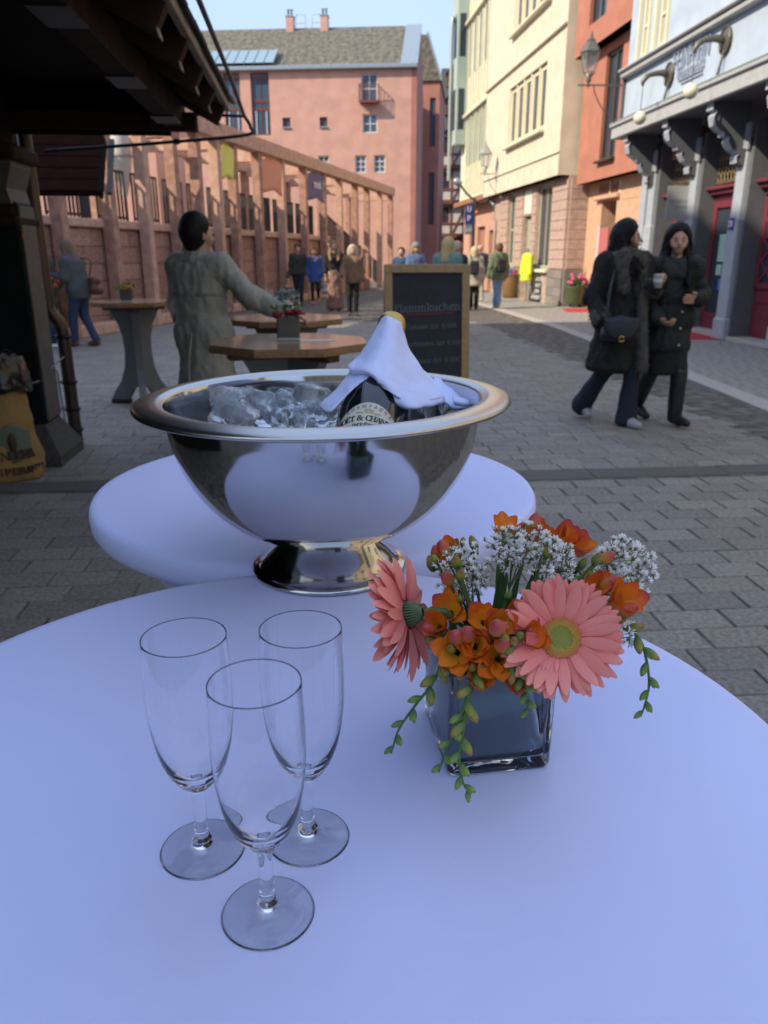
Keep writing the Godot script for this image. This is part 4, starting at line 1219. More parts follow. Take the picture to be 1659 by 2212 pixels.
# ---------------------------------------------------------------- the dark wooden stall on the left
func build_stall() -> void:
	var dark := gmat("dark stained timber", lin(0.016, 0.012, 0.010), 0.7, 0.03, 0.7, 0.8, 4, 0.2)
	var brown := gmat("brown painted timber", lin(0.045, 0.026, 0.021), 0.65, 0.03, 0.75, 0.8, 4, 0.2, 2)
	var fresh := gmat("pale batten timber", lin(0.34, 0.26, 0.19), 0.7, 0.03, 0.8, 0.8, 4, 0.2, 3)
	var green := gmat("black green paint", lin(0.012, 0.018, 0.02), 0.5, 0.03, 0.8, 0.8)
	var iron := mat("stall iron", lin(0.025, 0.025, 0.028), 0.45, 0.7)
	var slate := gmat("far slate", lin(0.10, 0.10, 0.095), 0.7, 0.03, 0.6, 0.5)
	for m in [dark, brown, green]: m.metallic_specular = 0.15
	var skew := atan2(0.095, 1.0)
	# local frame: x to the left away from the street (negative), z towards the camera along the eave
	var t := thing("market_stall", "dark wooden market stall with slate roof, rafters and stone footed corner pier", "stall", Vector3(-1.15, 0, -6.05), skew)
	var up := Vector3(-2.3, 3.75, 0)
	var e0 := Vector3(0, 2.52, 0)
	var Z0 := -0.35
	var Z1 := 6.0
	var sl := (up - e0)
	var rb := B.new()
	rb.quad(e0 + Vector3(0, 0, Z1), up + Vector3(0, 0, Z1), up + Vector3(0, 0, Z0), e0 + Vector3(0, 0, Z0))
	var nrm := Vector3(-sl.y, sl.x, 0).normalized() * -1.0
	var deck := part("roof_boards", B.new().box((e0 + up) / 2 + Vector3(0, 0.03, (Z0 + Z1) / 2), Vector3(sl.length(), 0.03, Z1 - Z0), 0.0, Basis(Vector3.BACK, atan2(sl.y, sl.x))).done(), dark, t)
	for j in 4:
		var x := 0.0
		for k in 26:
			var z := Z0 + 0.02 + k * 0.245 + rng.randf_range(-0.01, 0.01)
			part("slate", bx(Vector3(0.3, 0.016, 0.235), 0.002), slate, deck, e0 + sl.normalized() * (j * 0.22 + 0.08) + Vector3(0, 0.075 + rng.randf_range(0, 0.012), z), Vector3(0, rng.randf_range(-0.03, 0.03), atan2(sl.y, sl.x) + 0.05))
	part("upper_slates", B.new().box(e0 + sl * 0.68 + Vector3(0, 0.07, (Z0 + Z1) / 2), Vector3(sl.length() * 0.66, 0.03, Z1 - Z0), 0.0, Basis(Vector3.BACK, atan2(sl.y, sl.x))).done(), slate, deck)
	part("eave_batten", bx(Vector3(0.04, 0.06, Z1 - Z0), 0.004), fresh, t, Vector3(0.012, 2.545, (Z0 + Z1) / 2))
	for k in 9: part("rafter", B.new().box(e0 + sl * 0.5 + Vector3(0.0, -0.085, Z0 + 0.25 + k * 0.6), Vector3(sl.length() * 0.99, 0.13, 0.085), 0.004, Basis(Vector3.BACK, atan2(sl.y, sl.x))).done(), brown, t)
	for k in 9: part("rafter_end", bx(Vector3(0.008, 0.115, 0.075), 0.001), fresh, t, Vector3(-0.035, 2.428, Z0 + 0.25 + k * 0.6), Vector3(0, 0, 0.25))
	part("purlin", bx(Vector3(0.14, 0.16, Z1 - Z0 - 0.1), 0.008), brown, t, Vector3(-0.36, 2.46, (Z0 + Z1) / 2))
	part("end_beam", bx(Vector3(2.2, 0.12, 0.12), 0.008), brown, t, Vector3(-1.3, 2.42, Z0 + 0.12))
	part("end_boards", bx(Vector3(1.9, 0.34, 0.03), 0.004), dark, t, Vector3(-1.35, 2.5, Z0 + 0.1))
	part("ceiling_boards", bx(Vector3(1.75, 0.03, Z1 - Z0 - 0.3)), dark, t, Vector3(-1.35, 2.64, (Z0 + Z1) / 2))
	for k in 3: part("iron_bracket", bx(Vector3(0.16, 0.012, 0.3), 0.002), iron, t, Vector3(-0.36, 2.375, 0.2 + k * 1.2))
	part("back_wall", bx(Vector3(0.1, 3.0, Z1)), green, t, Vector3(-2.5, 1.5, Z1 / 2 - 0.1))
	# corner pier with cornice and stone foot
	var p := thing_part("corner_pier", t, Vector3(-1.585, 0, 0.1))
	part("shaft", bx(Vector3(0.38, 1.55, 0.34), 0.015), green, p, Vector3(0, 1.07, 0))
	part("shaft_face", bx(Vector3(0.02, 1.5, 0.3), 0.004), gmat("grey pier paint", lin(0.10, 0.09, 0.08), 0.6, 0.03, 0.8, 0.8), p, Vector3(0.192, 1.07, 0))
	part("moulding", B.new().box(Vector3(0, 1.72, 0), Vector3(0.42, 0.07, 0.46), 0.02).box(Vector3(0, 1.79, 0), Vector3(0.36, 0.08, 0.4), 0.02).done(), brown, p)
	part("capital", B.new().prism(PackedVector2Array([Vector2(-0.17, 0), Vector2(0.17, 0), Vector2(0.15, 0.1), Vector2(0.2, 0.24), Vector2(0.2, 0.27), Vector2(-0.2, 0.27), Vector2(-0.2, 0.24), Vector2(-0.15, 0.1)]), 0.4, Transform3D(Basis(), Vector3(0, 1.83, -0.2))).done(), gmat("grey pier paint", lin(0.10, 0.09, 0.08), 0.6, 0.03, 0.8, 0.8), p)
	part("cornice", bx(Vector3(0.5, 0.1, 0.54), 0.02), brown, p, Vector3(0, 2.15, 0))
	part("post", bx(Vector3(0.26, 0.5, 0.26), 0.01), dark, p, Vector3(0, 2.4, 0))
	var granite := gmat("grey granite", lin(0.10, 0.098, 0.095), 0.85, 0.08, 0.6, 1.4, 4, 0.3)
	part("stone_foot", B.new().lathe([Vector2(0.001, 0), Vector2(0.42, 0.0), Vector2(0.42, 0.08), Vector2(0.25, 0.3), Vector2(0.001, 0.3)], 4, Vector3.ZERO, false).done(), granite, p, Vector3.ZERO, Vector3(0, PI / 4, 0))
	part("cable", B.new().tube(curve([Vector3(-0.16, 0.62, 0.19), Vector3(0, 0.6, 0.185), Vector3(0.17, 0.62, 0.18), Vector3(0.18, 0.66, 0), Vector3(0.26, 0.75, -0.2)], 14), [0.006], 5).done(), mat("grey cable", lin(0.3, 0.3, 0.3), 0.5), p)
	part("red_light", B.new().ball(Vector3(0.2, 1.62, 0.16), Vector3(0.006, 0.02, 0.006), 8).done(), mat("red lens", lin(0.7, 0.03, 0.03), 0.3), p)
	# rainwater pipe with its swan neck, shoe and clips
	var cop := mat("aged copper pipe", lin(0.085, 0.06, 0.045), 0.4, 0.6)
	part("rainwater_pipe", B.new().tube(curve([Vector3(-1.47, 2.7, -0.32), Vector3(-1.465, 1.9, -0.32), Vector3(-1.46, 1.2, -0.32), Vector3(-1.45, 1.08, -0.32), Vector3(-1.39, 0.96, -0.34), Vector3(-1.38, 0.8, -0.34), Vector3(-1.38, 0.35, -0.34), Vector3(-1.38, 0.03, -0.34)], 40), [0.052], 12).done(), cop, t)
	for y in [0.88, 0.52, 0.3, 0.13]: part("pipe_clip", B.new().lathe([Vector2(0.054, -0.012), Vector2(0.064, -0.012), Vector2(0.064, 0.012), Vector2(0.054, 0.012)], 12).box(Vector3(-0.09, 0, 0), Vector3(0.14, 0.012, 0.012)).done(), iron, t, Vector3(-1.38, y, -0.34))
	part("pipe_cable", B.new().tube(curve([Vector3(-1.5, 0.72, -0.2), Vector3(-1.44, 0.62, -0.25), Vector3(-1.44, 0.5, -0.27), Vector3(-1.43, 0.2, -0.27), Vector3(-1.4, 0.06, -0.27), Vector3(-1.3, 0.02, -0.27)], 24), [0.008], 6).done(), mat("grey cable", lin(0.3, 0.3, 0.3), 0.5), t)
	# iron rods round the eave that carry the awning
	var fr := thing("awning_rod_frame", "thin dark iron rod frame that runs round the stall roof edge", "rod frame", t.position, skew)
	var c0 := Vector3(0.13, 2.5, Z0 - 0.1)
	part("side_rod", B.new().tube([Vector3(0.13, 2.62, Z1), Vector3(0.13, 2.55, 0.6), c0], [0.014], 8).done(), iron, fr)
	part("end_rod", B.new().tube(curve([c0, c0 + Vector3(0.04, -0.07, -0.02), c0 + Vector3(0.0, -0.13, 0), c0 + Vector3(-0.62, -0.19, 0.0), c0 + Vector3(-1.5, -0.26, 0)], 30), [0.013], 8).done(), iron, fr)
	part("tie_rod", B.new().tube([c0, c0 + Vector3(-0.8, -0.0, 0.1), c0 + Vector3(-1.6, 0.02, 0.1)], [0.011], 8).done(), iron, fr)
	part("clamp", B.new().ball(c0 + Vector3(-0.52, -0.18, 0), Vector3(0.035, 0.025, 0.025), 8).done(), iron, fr)
	# a second stall further on: only the sloping end of its roof shows
	var red := gmat("red brown board", lin(0.03, 0.011, 0.009), 0.7, 0.03, 0.75, 0.7)
	red.metallic_specular = 0.1
	red.roughness = 1.0
	var k2 := thing("small_stall", "low dark red boarded stall beyond the corner pier", "stall", Vector3(-3.62, 0, -10.0), 0.1)
	var lid := part("sloping_lid", B.new().box(Vector3(-0.5, 2.5, 0), Vector3(1.5, 0.05, 0.9), 0.006, Basis(Vector3.BACK, 0.0) * Basis(Vector3.RIGHT, 0.85)).done(), red, k2)
	for k in 5: part("board", B.new().box(Vector3(-0.5, 2.53, 0.02) + Basis(Vector3.RIGHT, 0.85) * Vector3(0, 0.012, -0.36 + k * 0.18), Vector3(1.5, 0.022, 0.168), 0.004, Basis(Vector3.RIGHT, 0.85)).done(), red, lid)
	part("side_board", B.new().bar(Vector3(0.24, 2.83, -0.31), Vector3(0.27, 2.16, 0.3), 0.035, 0.12, 0.004).done(), dark, k2)
	part("slated_edge", B.new().bar(Vector3(0.32, 2.83, -0.36), Vector3(0.36, 2.18, 0.25), 0.06, 0.05, 0.004).done(), slate, k2)
	for x in [-1.1]: part("post", bx(Vector3(0.1, 2.6, 0.1), 0.006), dark, k2, Vector3(x, 1.3, -0.45))
	# bin dressed in a coffee sack, with its black liner
	var jute := gmat("jute sacking", lin(0.50, 0.32, 0.12), 0.95, 0.09, 0.6, 5.0, 4, 0.6)
	var sb := thing("sack_covered_bin", "waste bin dressed in a printed jute coffee sack beside the stall pier", "bin", Vector3(-2.72, 0, -5.32))
	var g := []
	for i in 9:
		var y: float = [0.0, 0.05, 0.12, 0.2, 0.3, 0.4, 0.5, 0.58, 0.64][i]
		var row := []
		for j in 17:
			var a := TAU * j / 16.0
			var r: float = [0.27, 0.285, 0.275, 0.27, 0.235, 0.225, 0.22, 0.215, 0.21][i] + 0.025 * sin(a * 5.0 + i * 0.6) * (1.0 if i < 4 else 0.4) + 0.02 * noise.get_noise_3d(cos(a) * 2, y * 9, sin(a) * 2)
			row.append(Vector3(cos(a) * r, y, sin(a) * r * 0.85))
		g.append(row)
	part("sack", B.new().sheet(net(g, 26, 64, 0.008, 14.0), 0.006).done(), jute, sb)
	part("drum", B.new().lathe([Vector2(0.001, 0.02), Vector2(0.18, 0.02), Vector2(0.19, 0.7), Vector2(0.001, 0.7)], 20).done(), iron, sb)
	var ink := mat("faded sack print", lin(0.07, 0.045, 0.03), 0.95)
	for q in [["NUEVA", 0.19, 0.06, 0.262], ["ESPERANZA", 0.08, 0.05, 0.272]]:
		var s: String = q[0]
		var lt := B.new()
		for i in s.length():
			var a := 0.75 + (i - (s.length() - 1) / 2.0) * -0.165
			var xf := Transform3D(Basis(Vector3.UP, PI / 2 - a), Vector3(cos(a) * (q[3] + 0.02), q[1], sin(a) * (q[3] + 0.02) * 0.87))
			lt.st.append_from(text_mesh(s[i], q[2], 0.012, true, true), 0, xf)
		part("print", lt.st.commit(), ink, sb)
	var lg := []
	for i in 5:
		var row := []
		for j in 9:
			var a := 0.85 + (j - 4) * 0.14
			row.append(Vector3(cos(a) * 0.262, 0.27 + (i - 2) * 0.07 * (1.0 - 0.12 * absf(j - 4)), sin(a) * 0.262 * 0.87))
		lg.append(row)
	part("printed_picture", B.new().sheet(net(lg, 8, 14), 0.004).done(), mat("green sack print", lin(0.12, 0.16, 0.11), 0.95), sb)
	part("printed_figure", B.new().ball(Vector3(cos(0.85) * 0.264, 0.28, sin(0.85) * 0.264 * 0.87), Vector3(0.03, 0.07, 0.03), 10).done(), ink, sb)
	var bag := []
	for i in 7:
		var row := []
		for j in 25:
			var a := TAU * j / 24.0
			var y: float = [0.6, 0.64, 0.72, 0.8, 0.85, 0.83, 0.7][i]
			var r: float = [0.255, 0.262, 0.25, 0.235, 0.215, 0.19, 0.18][i] + 0.028 * noise.get_noise_3d(cos(a) * 4, y * 12, sin(a) * 4) + 0.012 * sin(a * 9)
			row.append(Vector3(cos(a) * r, y + 0.02 * sin(a * 3), sin(a) * r * 0.9))
		bag.append(row)
	part("black_liner", B.new().sheet(net(bag, 24, 96, 0.012, 18.0), 0.002).done(), mat("black plastic film", lin(0.012, 0.012, 0.014), 0.22), sb)

# ---------------------------------------------------------------- signs, shop wares and plants in the street
func build_street_things() -> void:
	var wood := gmat("sign pine", lin(0.42, 0.27, 0.12), 0.6, 0.03, 0.75, 2.0, 4, 0.15)
	# chalkboard
	var c := thing("chalkboard_sign", "wooden framed chalkboard with a handwritten menu standing behind the champagne bowl", "chalkboard", Vector3(0.33, 0, -6.2), deg_to_rad(4.0))
	var lean := Basis(Vector3.RIGHT, deg_to_rad(-8.0))
	var face := thing_part("front_board", c, Vector3(0, 0, 0.2))
	face.basis = lean
	part("slate_panel", bx(Vector3(0.54, 1.32, 0.02)), gmat("chalkboard black", lin(0.022, 0.026, 0.032), 0.75, 0.03, 0.65, 1.5), face, Vector3(0, 0.76, 0))
	for x in [-0.3, 0.3]: part("upright", bx(Vector3(0.062, 1.44, 0.05), 0.005), wood, face, Vector3(x, 0.72, 0))
	for y in [0.1, 1.41]: part("crosspiece", bx(Vector3(0.664, 0.065, 0.054), 0.005), wood, face, Vector3(0, y, 0.001))
	var chalk := gmat("chalk", lin(0.35, 0.38, 0.40), 0.95, 0.09, 0.3, 14.0)
	var y := 1.13
	for q in [["Flammkuchen", 0.058, 1.12, 0.0], ["Elsässer Art  8.50€", 0.036, 0.98, 0.03], ["Griechischer Art  8.50€", 0.034, 0.85, 0.03], ["Toskaner Art  9.50€", 0.036, 0.72, 0.04]]:
		var m := part("chalk_line", text_mesh(q[0], q[1], 0.002, true), chalk, face, Vector3(q[3], q[2], 0.0125), Vector3(0, 0, 0.035))
		m.scale = Vector3(0.92, 1, 1)
	part("chalk_underline", bx(Vector3(0.42, 0.008, 0.002)), mat("red chalk", lin(0.22, 0.03, 0.03), 0.95), face, Vector3(0, 1.075, 0.012), Vector3(0, 0, 0.035))
	part("rear_frame", B.new().box(Vector3(-0.3, 0.72, 0), Vector3(0.06, 1.42, 0.04), 0.005).box(Vector3(0.3, 0.72, 0), Vector3(0.06, 1.42, 0.04), 0.005).box(Vector3(0, 0.25, 0), Vector3(0.54, 0.06, 0.04), 0.005).done(), wood, c, Vector3(0, 0, -0.22), Vector3(deg_to_rad(8.0), 0, 0))
	# station sign
	var s := thing("station_sign", "tall dark blue station sign post with white letters in front of the yellow house", "sign", Vector3(3.35, 0, -32.5), 0.0)
	part("post", bx(Vector3(0.12, 3.6, 0.12), 0.01), mat("sign post paint", lin(0.05, 0.045, 0.05), 0.5), s, Vector3(0.2, 1.8, 0))
	part("blue_panel", bx(Vector3(0.3, 0.75, 0.1), 0.01), mat("sign blue", lin(0.02, 0.03, 0.16), 0.4), s, Vector3(0, 3.0, 0.03))
	part("grey_panel", bx(Vector3(0.3, 0.36, 0.1), 0.01), mat("sign grey", lin(0.15, 0.16, 0.17), 0.4), s, Vector3(0, 2.44, 0.03))
	for q in [["U", 3.2, 0.2], ["P", 2.86, 0.2], ["Ltl", 2.44, 0.14]]: part("letter", text_mesh(q[0], q[2], 0.01, false, true), mat("white sign letter", lin(0.45, 0.5, 0.6), 0.5), s, Vector3(0, q[1], 0.085))
	part("red_lamp", B.new().ball(Vector3(0.3, 3.08, 0.05), Vector3(0.07, 0.07, 0.05), 10).done(), mat("orange lens", lin(0.65, 0.12, 0.03), 0.3), s)
	# the lamp on a curved arm above it
	var sl := thing("street_spotlight", "grey spotlight on a curved arm above the station sign", "street lamp", Vector3(3.35, 0, -33.0))
	part("arm", B.new().tube(curve([Vector3(0.9, 3.6, -0.2), Vector3(0.5, 3.45, 0), Vector3(0.0, 3.75, 0), Vector3(-0.35, 4.15, 0)], 14), [0.045], 8).done(), mat("lamp grey", lin(0.06, 0.065, 0.07), 0.5, 0.4), sl)
	part("lamp_head", B.new().lathe([Vector2(0.001, -0.16), Vector2(0.12, -0.14), Vector2(0.14, 0.1), Vector2(0.08, 0.2), Vector2(0.001, 0.22)], 12).done(), mat("lamp head grey", lin(0.3, 0.33, 0.34), 0.4, 0.4), sl, Vector3(-0.42, 4.2, 0), Vector3(0, 0, 0.9))
	# small green and white station mast
	# wares outside the cream house
	var b := thing("wicker_barrel", "tall brown wicker barrel with magazines outside the cream house", "barrel", Vector3(4.62, 0, -29.2))
	var pr := []
	for i in 11: pr.append(Vector2(0.25 + 0.045 * sin(PI * i / 10.0), i * 0.085))
	pr.push_front(Vector2(0.001, 0))
	pr.append(Vector2(0.23, 0.85)); pr.append(Vector2(0.001, 0.8))
	part("barrel_body", B.new().lathe(pr, 20).done(), gmat("wicker", lin(0.34, 0.17, 0.06), 0.7, 0.08, 0.45, 3.0, 3, 0.5), b)
	for k in 20: part("stave", B.new().bar(Vector3(0.262, 0.02, 0), Vector3(0.262, 0.84, 0), 0.03, 0.04, 0.006).done(), gmat("wicker", lin(0.34, 0.17, 0.06), 0.7, 0.08, 0.45, 3.0, 3, 0.5), b, Vector3.ZERO, Vector3(0, TAU * k / 20, 0))
	for k in 3: part("magazine", bx(Vector3(0.2, 0.16, 0.03), 0.002), mat("cover %d" % k, [lin(0.6, 0.6, 0.62), lin(0.05, 0.12, 0.5), lin(0.55, 0.06, 0.05)][k], 0.4), b, Vector3(-0.15 + 0.14 * k, 0.9, 0.05 * k), Vector3(-0.3, 0.2 * k, 0.1))
	var mq := thing("dress_form", "dress form in a bright lime coat on a wooden stand outside the cream house", "mannequin", Vector3(4.78, 0, -27.0), -1.1)
	part("stand", B.new().tube([Vector3(0, 0.04, 0), Vector3(0, 1.62, 0)], [0.025], 8).lathe([Vector2(0.001, 0), Vector2(0.24, 0), Vector2(0.22, 0.04), Vector2(0.001, 0.05)], 16).ball(Vector3(0, 1.65, 0), Vector3(0.05, 0.06, 0.05), 10).done(), gmat("pale batten timber", lin(0.34, 0.26, 0.19), 0.7, 0.03, 0.8, 0.8), mq)
	var f := Field.new(Vector3(-0.4, 0.5, -0.35), Vector3(0.4, 1.65, 0.35), 0.025)
	f.bone(Vector3(-0.14, 1.44, 0), Vector3(0.14, 1.44, 0), 0.09, 0.09, 0.05)
	f.bone(Vector3(0, 1.4, 0), Vector3(0, 0.6, 0), 0.16, 0.24, 0.06, 0.8)
	for e in [-1, 1]: f.bone(Vector3(e * 0.19, 1.42, 0), Vector3(e * 0.25, 0.9, 0.04), 0.075, 0.06, 0.03)
	f.cut(Vector3(0, 0.66, 0), Vector3(0, -1, 0))
	part("coat", field_mesh([f], noise, 0.02), mat("lime cloth", lin(0.55, 0.66, 0.03), 0.7), mq)
	var cb := thing("small_chalk_sign", "narrow black chalkboard leaning on the cream house", "chalkboard", Vector3(5.12, 0, -26.6), -1.25)
	part("board", bx(Vector3(0.42, 1.05, 0.03), 0.004), mat("small board black", lin(0.025, 0.025, 0.027), 0.7), cb, Vector3(0, 0.52, 0), Vector3(-0.16, 0, 0))
	for k in 5: part("chalk_line", text_mesh(["SALE", "MODE", "NEU", "20%", "HERBST"][k], 0.12, 0.003, false, true), mat("chalk white", lin(0.5, 0.52, 0.52), 0.9), cb, Vector3(0, 0.92 - k * 0.19, 0.02 - 0.0 + (0.92 - k * 0.19 - 0.52) * -0.16), Vector3(-0.16, 0, 0))
	# planter
	var p := thing("flower_planter", "green glazed planter of pink flowers at the corner of the cream house", "planter", Vector3(5.72, 0, -23.9))
	part("pot", B.new().lathe([Vector2(0.001, 0.08), Vector2(0.2, 0.08), Vector2(0.22, 0.12), Vector2(0.27, 0.3), Vector2(0.29, 0.55), Vector2(0.31, 0.58), Vector2(0.3, 0.6), Vector2(0.26, 0.58), Vector2(0.25, 0.52), Vector2(0.001, 0.52)], 24).done(), gmat("green glaze", lin(0.10, 0.13, 0.055), 0.35, 0.04, 0.7, 1.0), p)
	for k in 3: part("foot", bx(Vector3(0.07, 0.09, 0.07), 0.01), mat("pot foot", lin(0.05, 0.05, 0.04), 0.7), p, Vector3(cos(k * 2.1) * 0.17, 0.045, sin(k * 2.1) * 0.17))
	var leaf := B.new()
	for k in 260:
		var o := Vector3(rng.randf_range(-1, 1), rng.randf_range(0, 1), rng.randf_range(-1, 1)).normalized() * rng.randf_range(0.1, 0.32)
		leaf_face(leaf, Vector3(0, 0.62, 0) + o * Vector3(1, 0.9, 1), rng.randf_range(0.035, 0.06))
	part("foliage", leaf.done(), leafmat("planter leaf", lin(0.07, 0.13, 0.03)), p).set_meta("kind", "stuff")
	for k in 13:
		var o := Vector3(rng.randf_range(-1, 1), rng.randf_range(0.1, 1), rng.randf_range(-0.6, 1)).normalized() * 0.33
		part("blossom", B.new().ball(Vector3.ZERO, Vector3(0.055, 0.045, 0.055), 8).done(), mat("pink blossom", lin(0.62, 0.10, 0.27), 0.7), p, Vector3(0, 0.66, 0) + o * Vector3(1, 0.95, 1))
	var dry := B.new()
	for k in 16: dry.tube(curve([Vector3(0.1, 0.55, -0.1), Vector3(0.15 + 0.1 * sin(k), 0.85, -0.15), Vector3(0.2 + 0.22 * sin(k * 1.7), 1.15 + 0.15 * cos(k * 2.3), -0.15 + 0.12 * cos(k))], 5), [0.004], 4)
	part("dry_stems", dry.done(), mat("dry stem", lin(0.33, 0.24, 0.14), 0.9), p)
	var fl := thing("beach_flag", "tall narrow striped flag board beside the terracotta house door", "flag", Vector3(6.0, 0, -22.7), -1.2)
	part("panel", bx(Vector3(0.42, 2.1, 0.04), 0.005), mat("flag red", lin(0.42, 0.13, 0.12), 0.6), fl, Vector3(0.18, 1.15, 0))
	for q in [[0.25, 0.3, lin(0.05, 0.3, 0.1)], [0.6, 0.35, lin(0.62, 0.62, 0.62)], [1.05, 0.5, lin(0.4, 0.35, 0.6)], [1.75, 0.9, lin(0.6, 0.45, 0.47)]]: part("stripe", bx(Vector3(0.1, q[1], 0.05), 0.003), mat("stripe %s" % q[0], q[2], 0.6), fl, Vector3(-0.05, q[0] + 0.05, 0.004))
	part("foot", bx(Vector3(0.4, 0.1, 0.3), 0.01), mat("flag foot", lin(0.03, 0.03, 0.03), 0.6), fl, Vector3(0.1, 0.05, 0))
	var ba := thing("balloon_bunch", "small bright blue balloon ornament by the terracotta house door", "ornament", Vector3(6.35, 0, -21.8))
	part("stick", B.new().tube([Vector3(0, 0, 0), Vector3(0, 1.7, 0)], [0.015], 6).done(), mat("white stick", lin(0.6, 0.6, 0.6), 0.5), ba)
	for k in 3: part("balloon", B.new().ball(Vector3(-0.1 + k * 0.1, 1.72 - 0.09 * (k % 2), 0.03 * k), Vector3(0.13, 0.08, 0.1), 12).done(), mat("cyan foil", lin(0.02, 0.33, 0.62), 0.3), ba)
	var red := gmat("red carpet", lin(0.55, 0.03, 0.045), 0.95, 0.09, 0.75, 4.0)
	for q in [[Vector3(5.95, 0.012, -22.4), Vector3(1.7, 0.016, 1.3), "red carpet mat before the terracotta house door"], [Vector3(5.95, 0.012, -15.3), Vector3(0.75, 0.016, 1.5), "red carpet mat before the open shop door of the blue house"]]:
		solo("carpet_mat", bx(q[1], 0.004), red, q[2], "carpet", q[0], Vector3(0, -0.1, 0), "red mats at shop doors")

func leafmat(n: String, c: Color) -> StandardMaterial3D:
	var m := mat(n, c, 0.6)
	m.backlight_enabled = true
	m.backlight = Color(0.3, 0.4, 0.1)
	return m

func leaf_face(b: B, at: Vector3, s: float) -> void:
	var x := Vector3(rng.randf_range(-1, 1), rng.randf_range(-0.5, 0.8), rng.randf_range(-1, 1)).normalized()
	var y := x.cross(Vector3(rng.randf_range(-1, 1), rng.randf_range(-1, 1), rng.randf_range(-1, 1))).normalized()
	b.smooth(false)
	b.quad(at - x * s, at + y * s * 0.5, at + x * s, at - y * s * 0.5)

# ---------------------------------------------------------------- people
func hand_field(w: Vector3, dir: Vector3, lat: Vector3, curl: Vector3, k: float, cell: float, s := 1.0) -> Field:
	dir = dir.normalized()
	lat = (lat - dir * lat.dot(dir)).normalized()
	curl = (curl - dir * curl.dot(dir) - lat * curl.dot(lat)).normalized()
	var f := Field.new(w - Vector3.ONE * 0.13, w + Vector3.ONE * 0.13 + dir * 0.1, cell)
	f.lo += dir * 0.05 - Vector3.ONE * 0.02
	f.bone(w - dir * 0.05, w + dir * 0.01, 0.026 * s, 0.027 * s, 0.01)
	for e in [-1.0, 0.0, 1.0]: f.bone(w + lat * e * 0.014 * s, w + dir * 0.085 * s + lat * e * 0.026 * s, 0.018 * s, 0.014 * s, 0.015)
	for i in 4:
		var p := w + (dir * 0.088 + lat * (0.031 - 0.0205 * i)) * s
		var len: float = [0.9, 1.05, 1.0, 0.78][i] * s
		var ang := k * 0.5
		for j in 3:
			var q: Vector3 = p + (dir * cos(ang) + curl * sin(ang)) * len * [0.036, 0.026, 0.02][j]
			f.bone(p, q, (0.0098 - 0.001 * j) * s, (0.009 - 0.001 * j) * s, 0.004)
			p = q
			ang += k
	var t0 := w + (dir * 0.03 + lat * 0.028) * s
	var t1 := t0 + (dir * 0.026 + lat * 0.026 + curl * 0.008) * s
	var t2 := t1 + (dir * 0.03 + lat * 0.004 + curl * 0.012 * k) * s
	f.bone(t0, t1, 0.014 * s, 0.0115 * s, 0.008)
	f.bone(t1, t2, 0.0115 * s, 0.009 * s, 0.004)
	return f

var folds: FastNoiseLite

# thin locks that hang down along a head of hair
func strands(m: ArrayMesh, n: int) -> ArrayMesh:
	var a := m.surface_get_arrays(0)
	var v: PackedVector3Array = a[Mesh.ARRAY_VERTEX]
	var nn: PackedVector3Array = a[Mesh.ARRAY_NORMAL]
	var b := B.new()
	for i in n:
		var k := rng.randi() % v.size()
		if v[k].y > 1.62: continue
		var d := Vector3(rng.randf_range(-0.3, 0.3), -1.0, rng.randf_range(-0.3, 0.3)) + nn[k] * 0.22
		var len := rng.randf_range(0.05, 0.12)
		var s := d.cross(nn[k]).normalized() * rng.randf_range(0.004, 0.009)
		var p := v[k] + nn[k] * 0.001
		b.quad(p - s, p + s, p + d * len * 0.6 + s * 0.7, p + d * len * 0.6 - s * 0.7)
		b.tri(p + d * len * 0.6 - s * 0.7, p + d * len * 0.6 + s * 0.7, p + d * len - nn[k] * 0.004)
	return b.done()

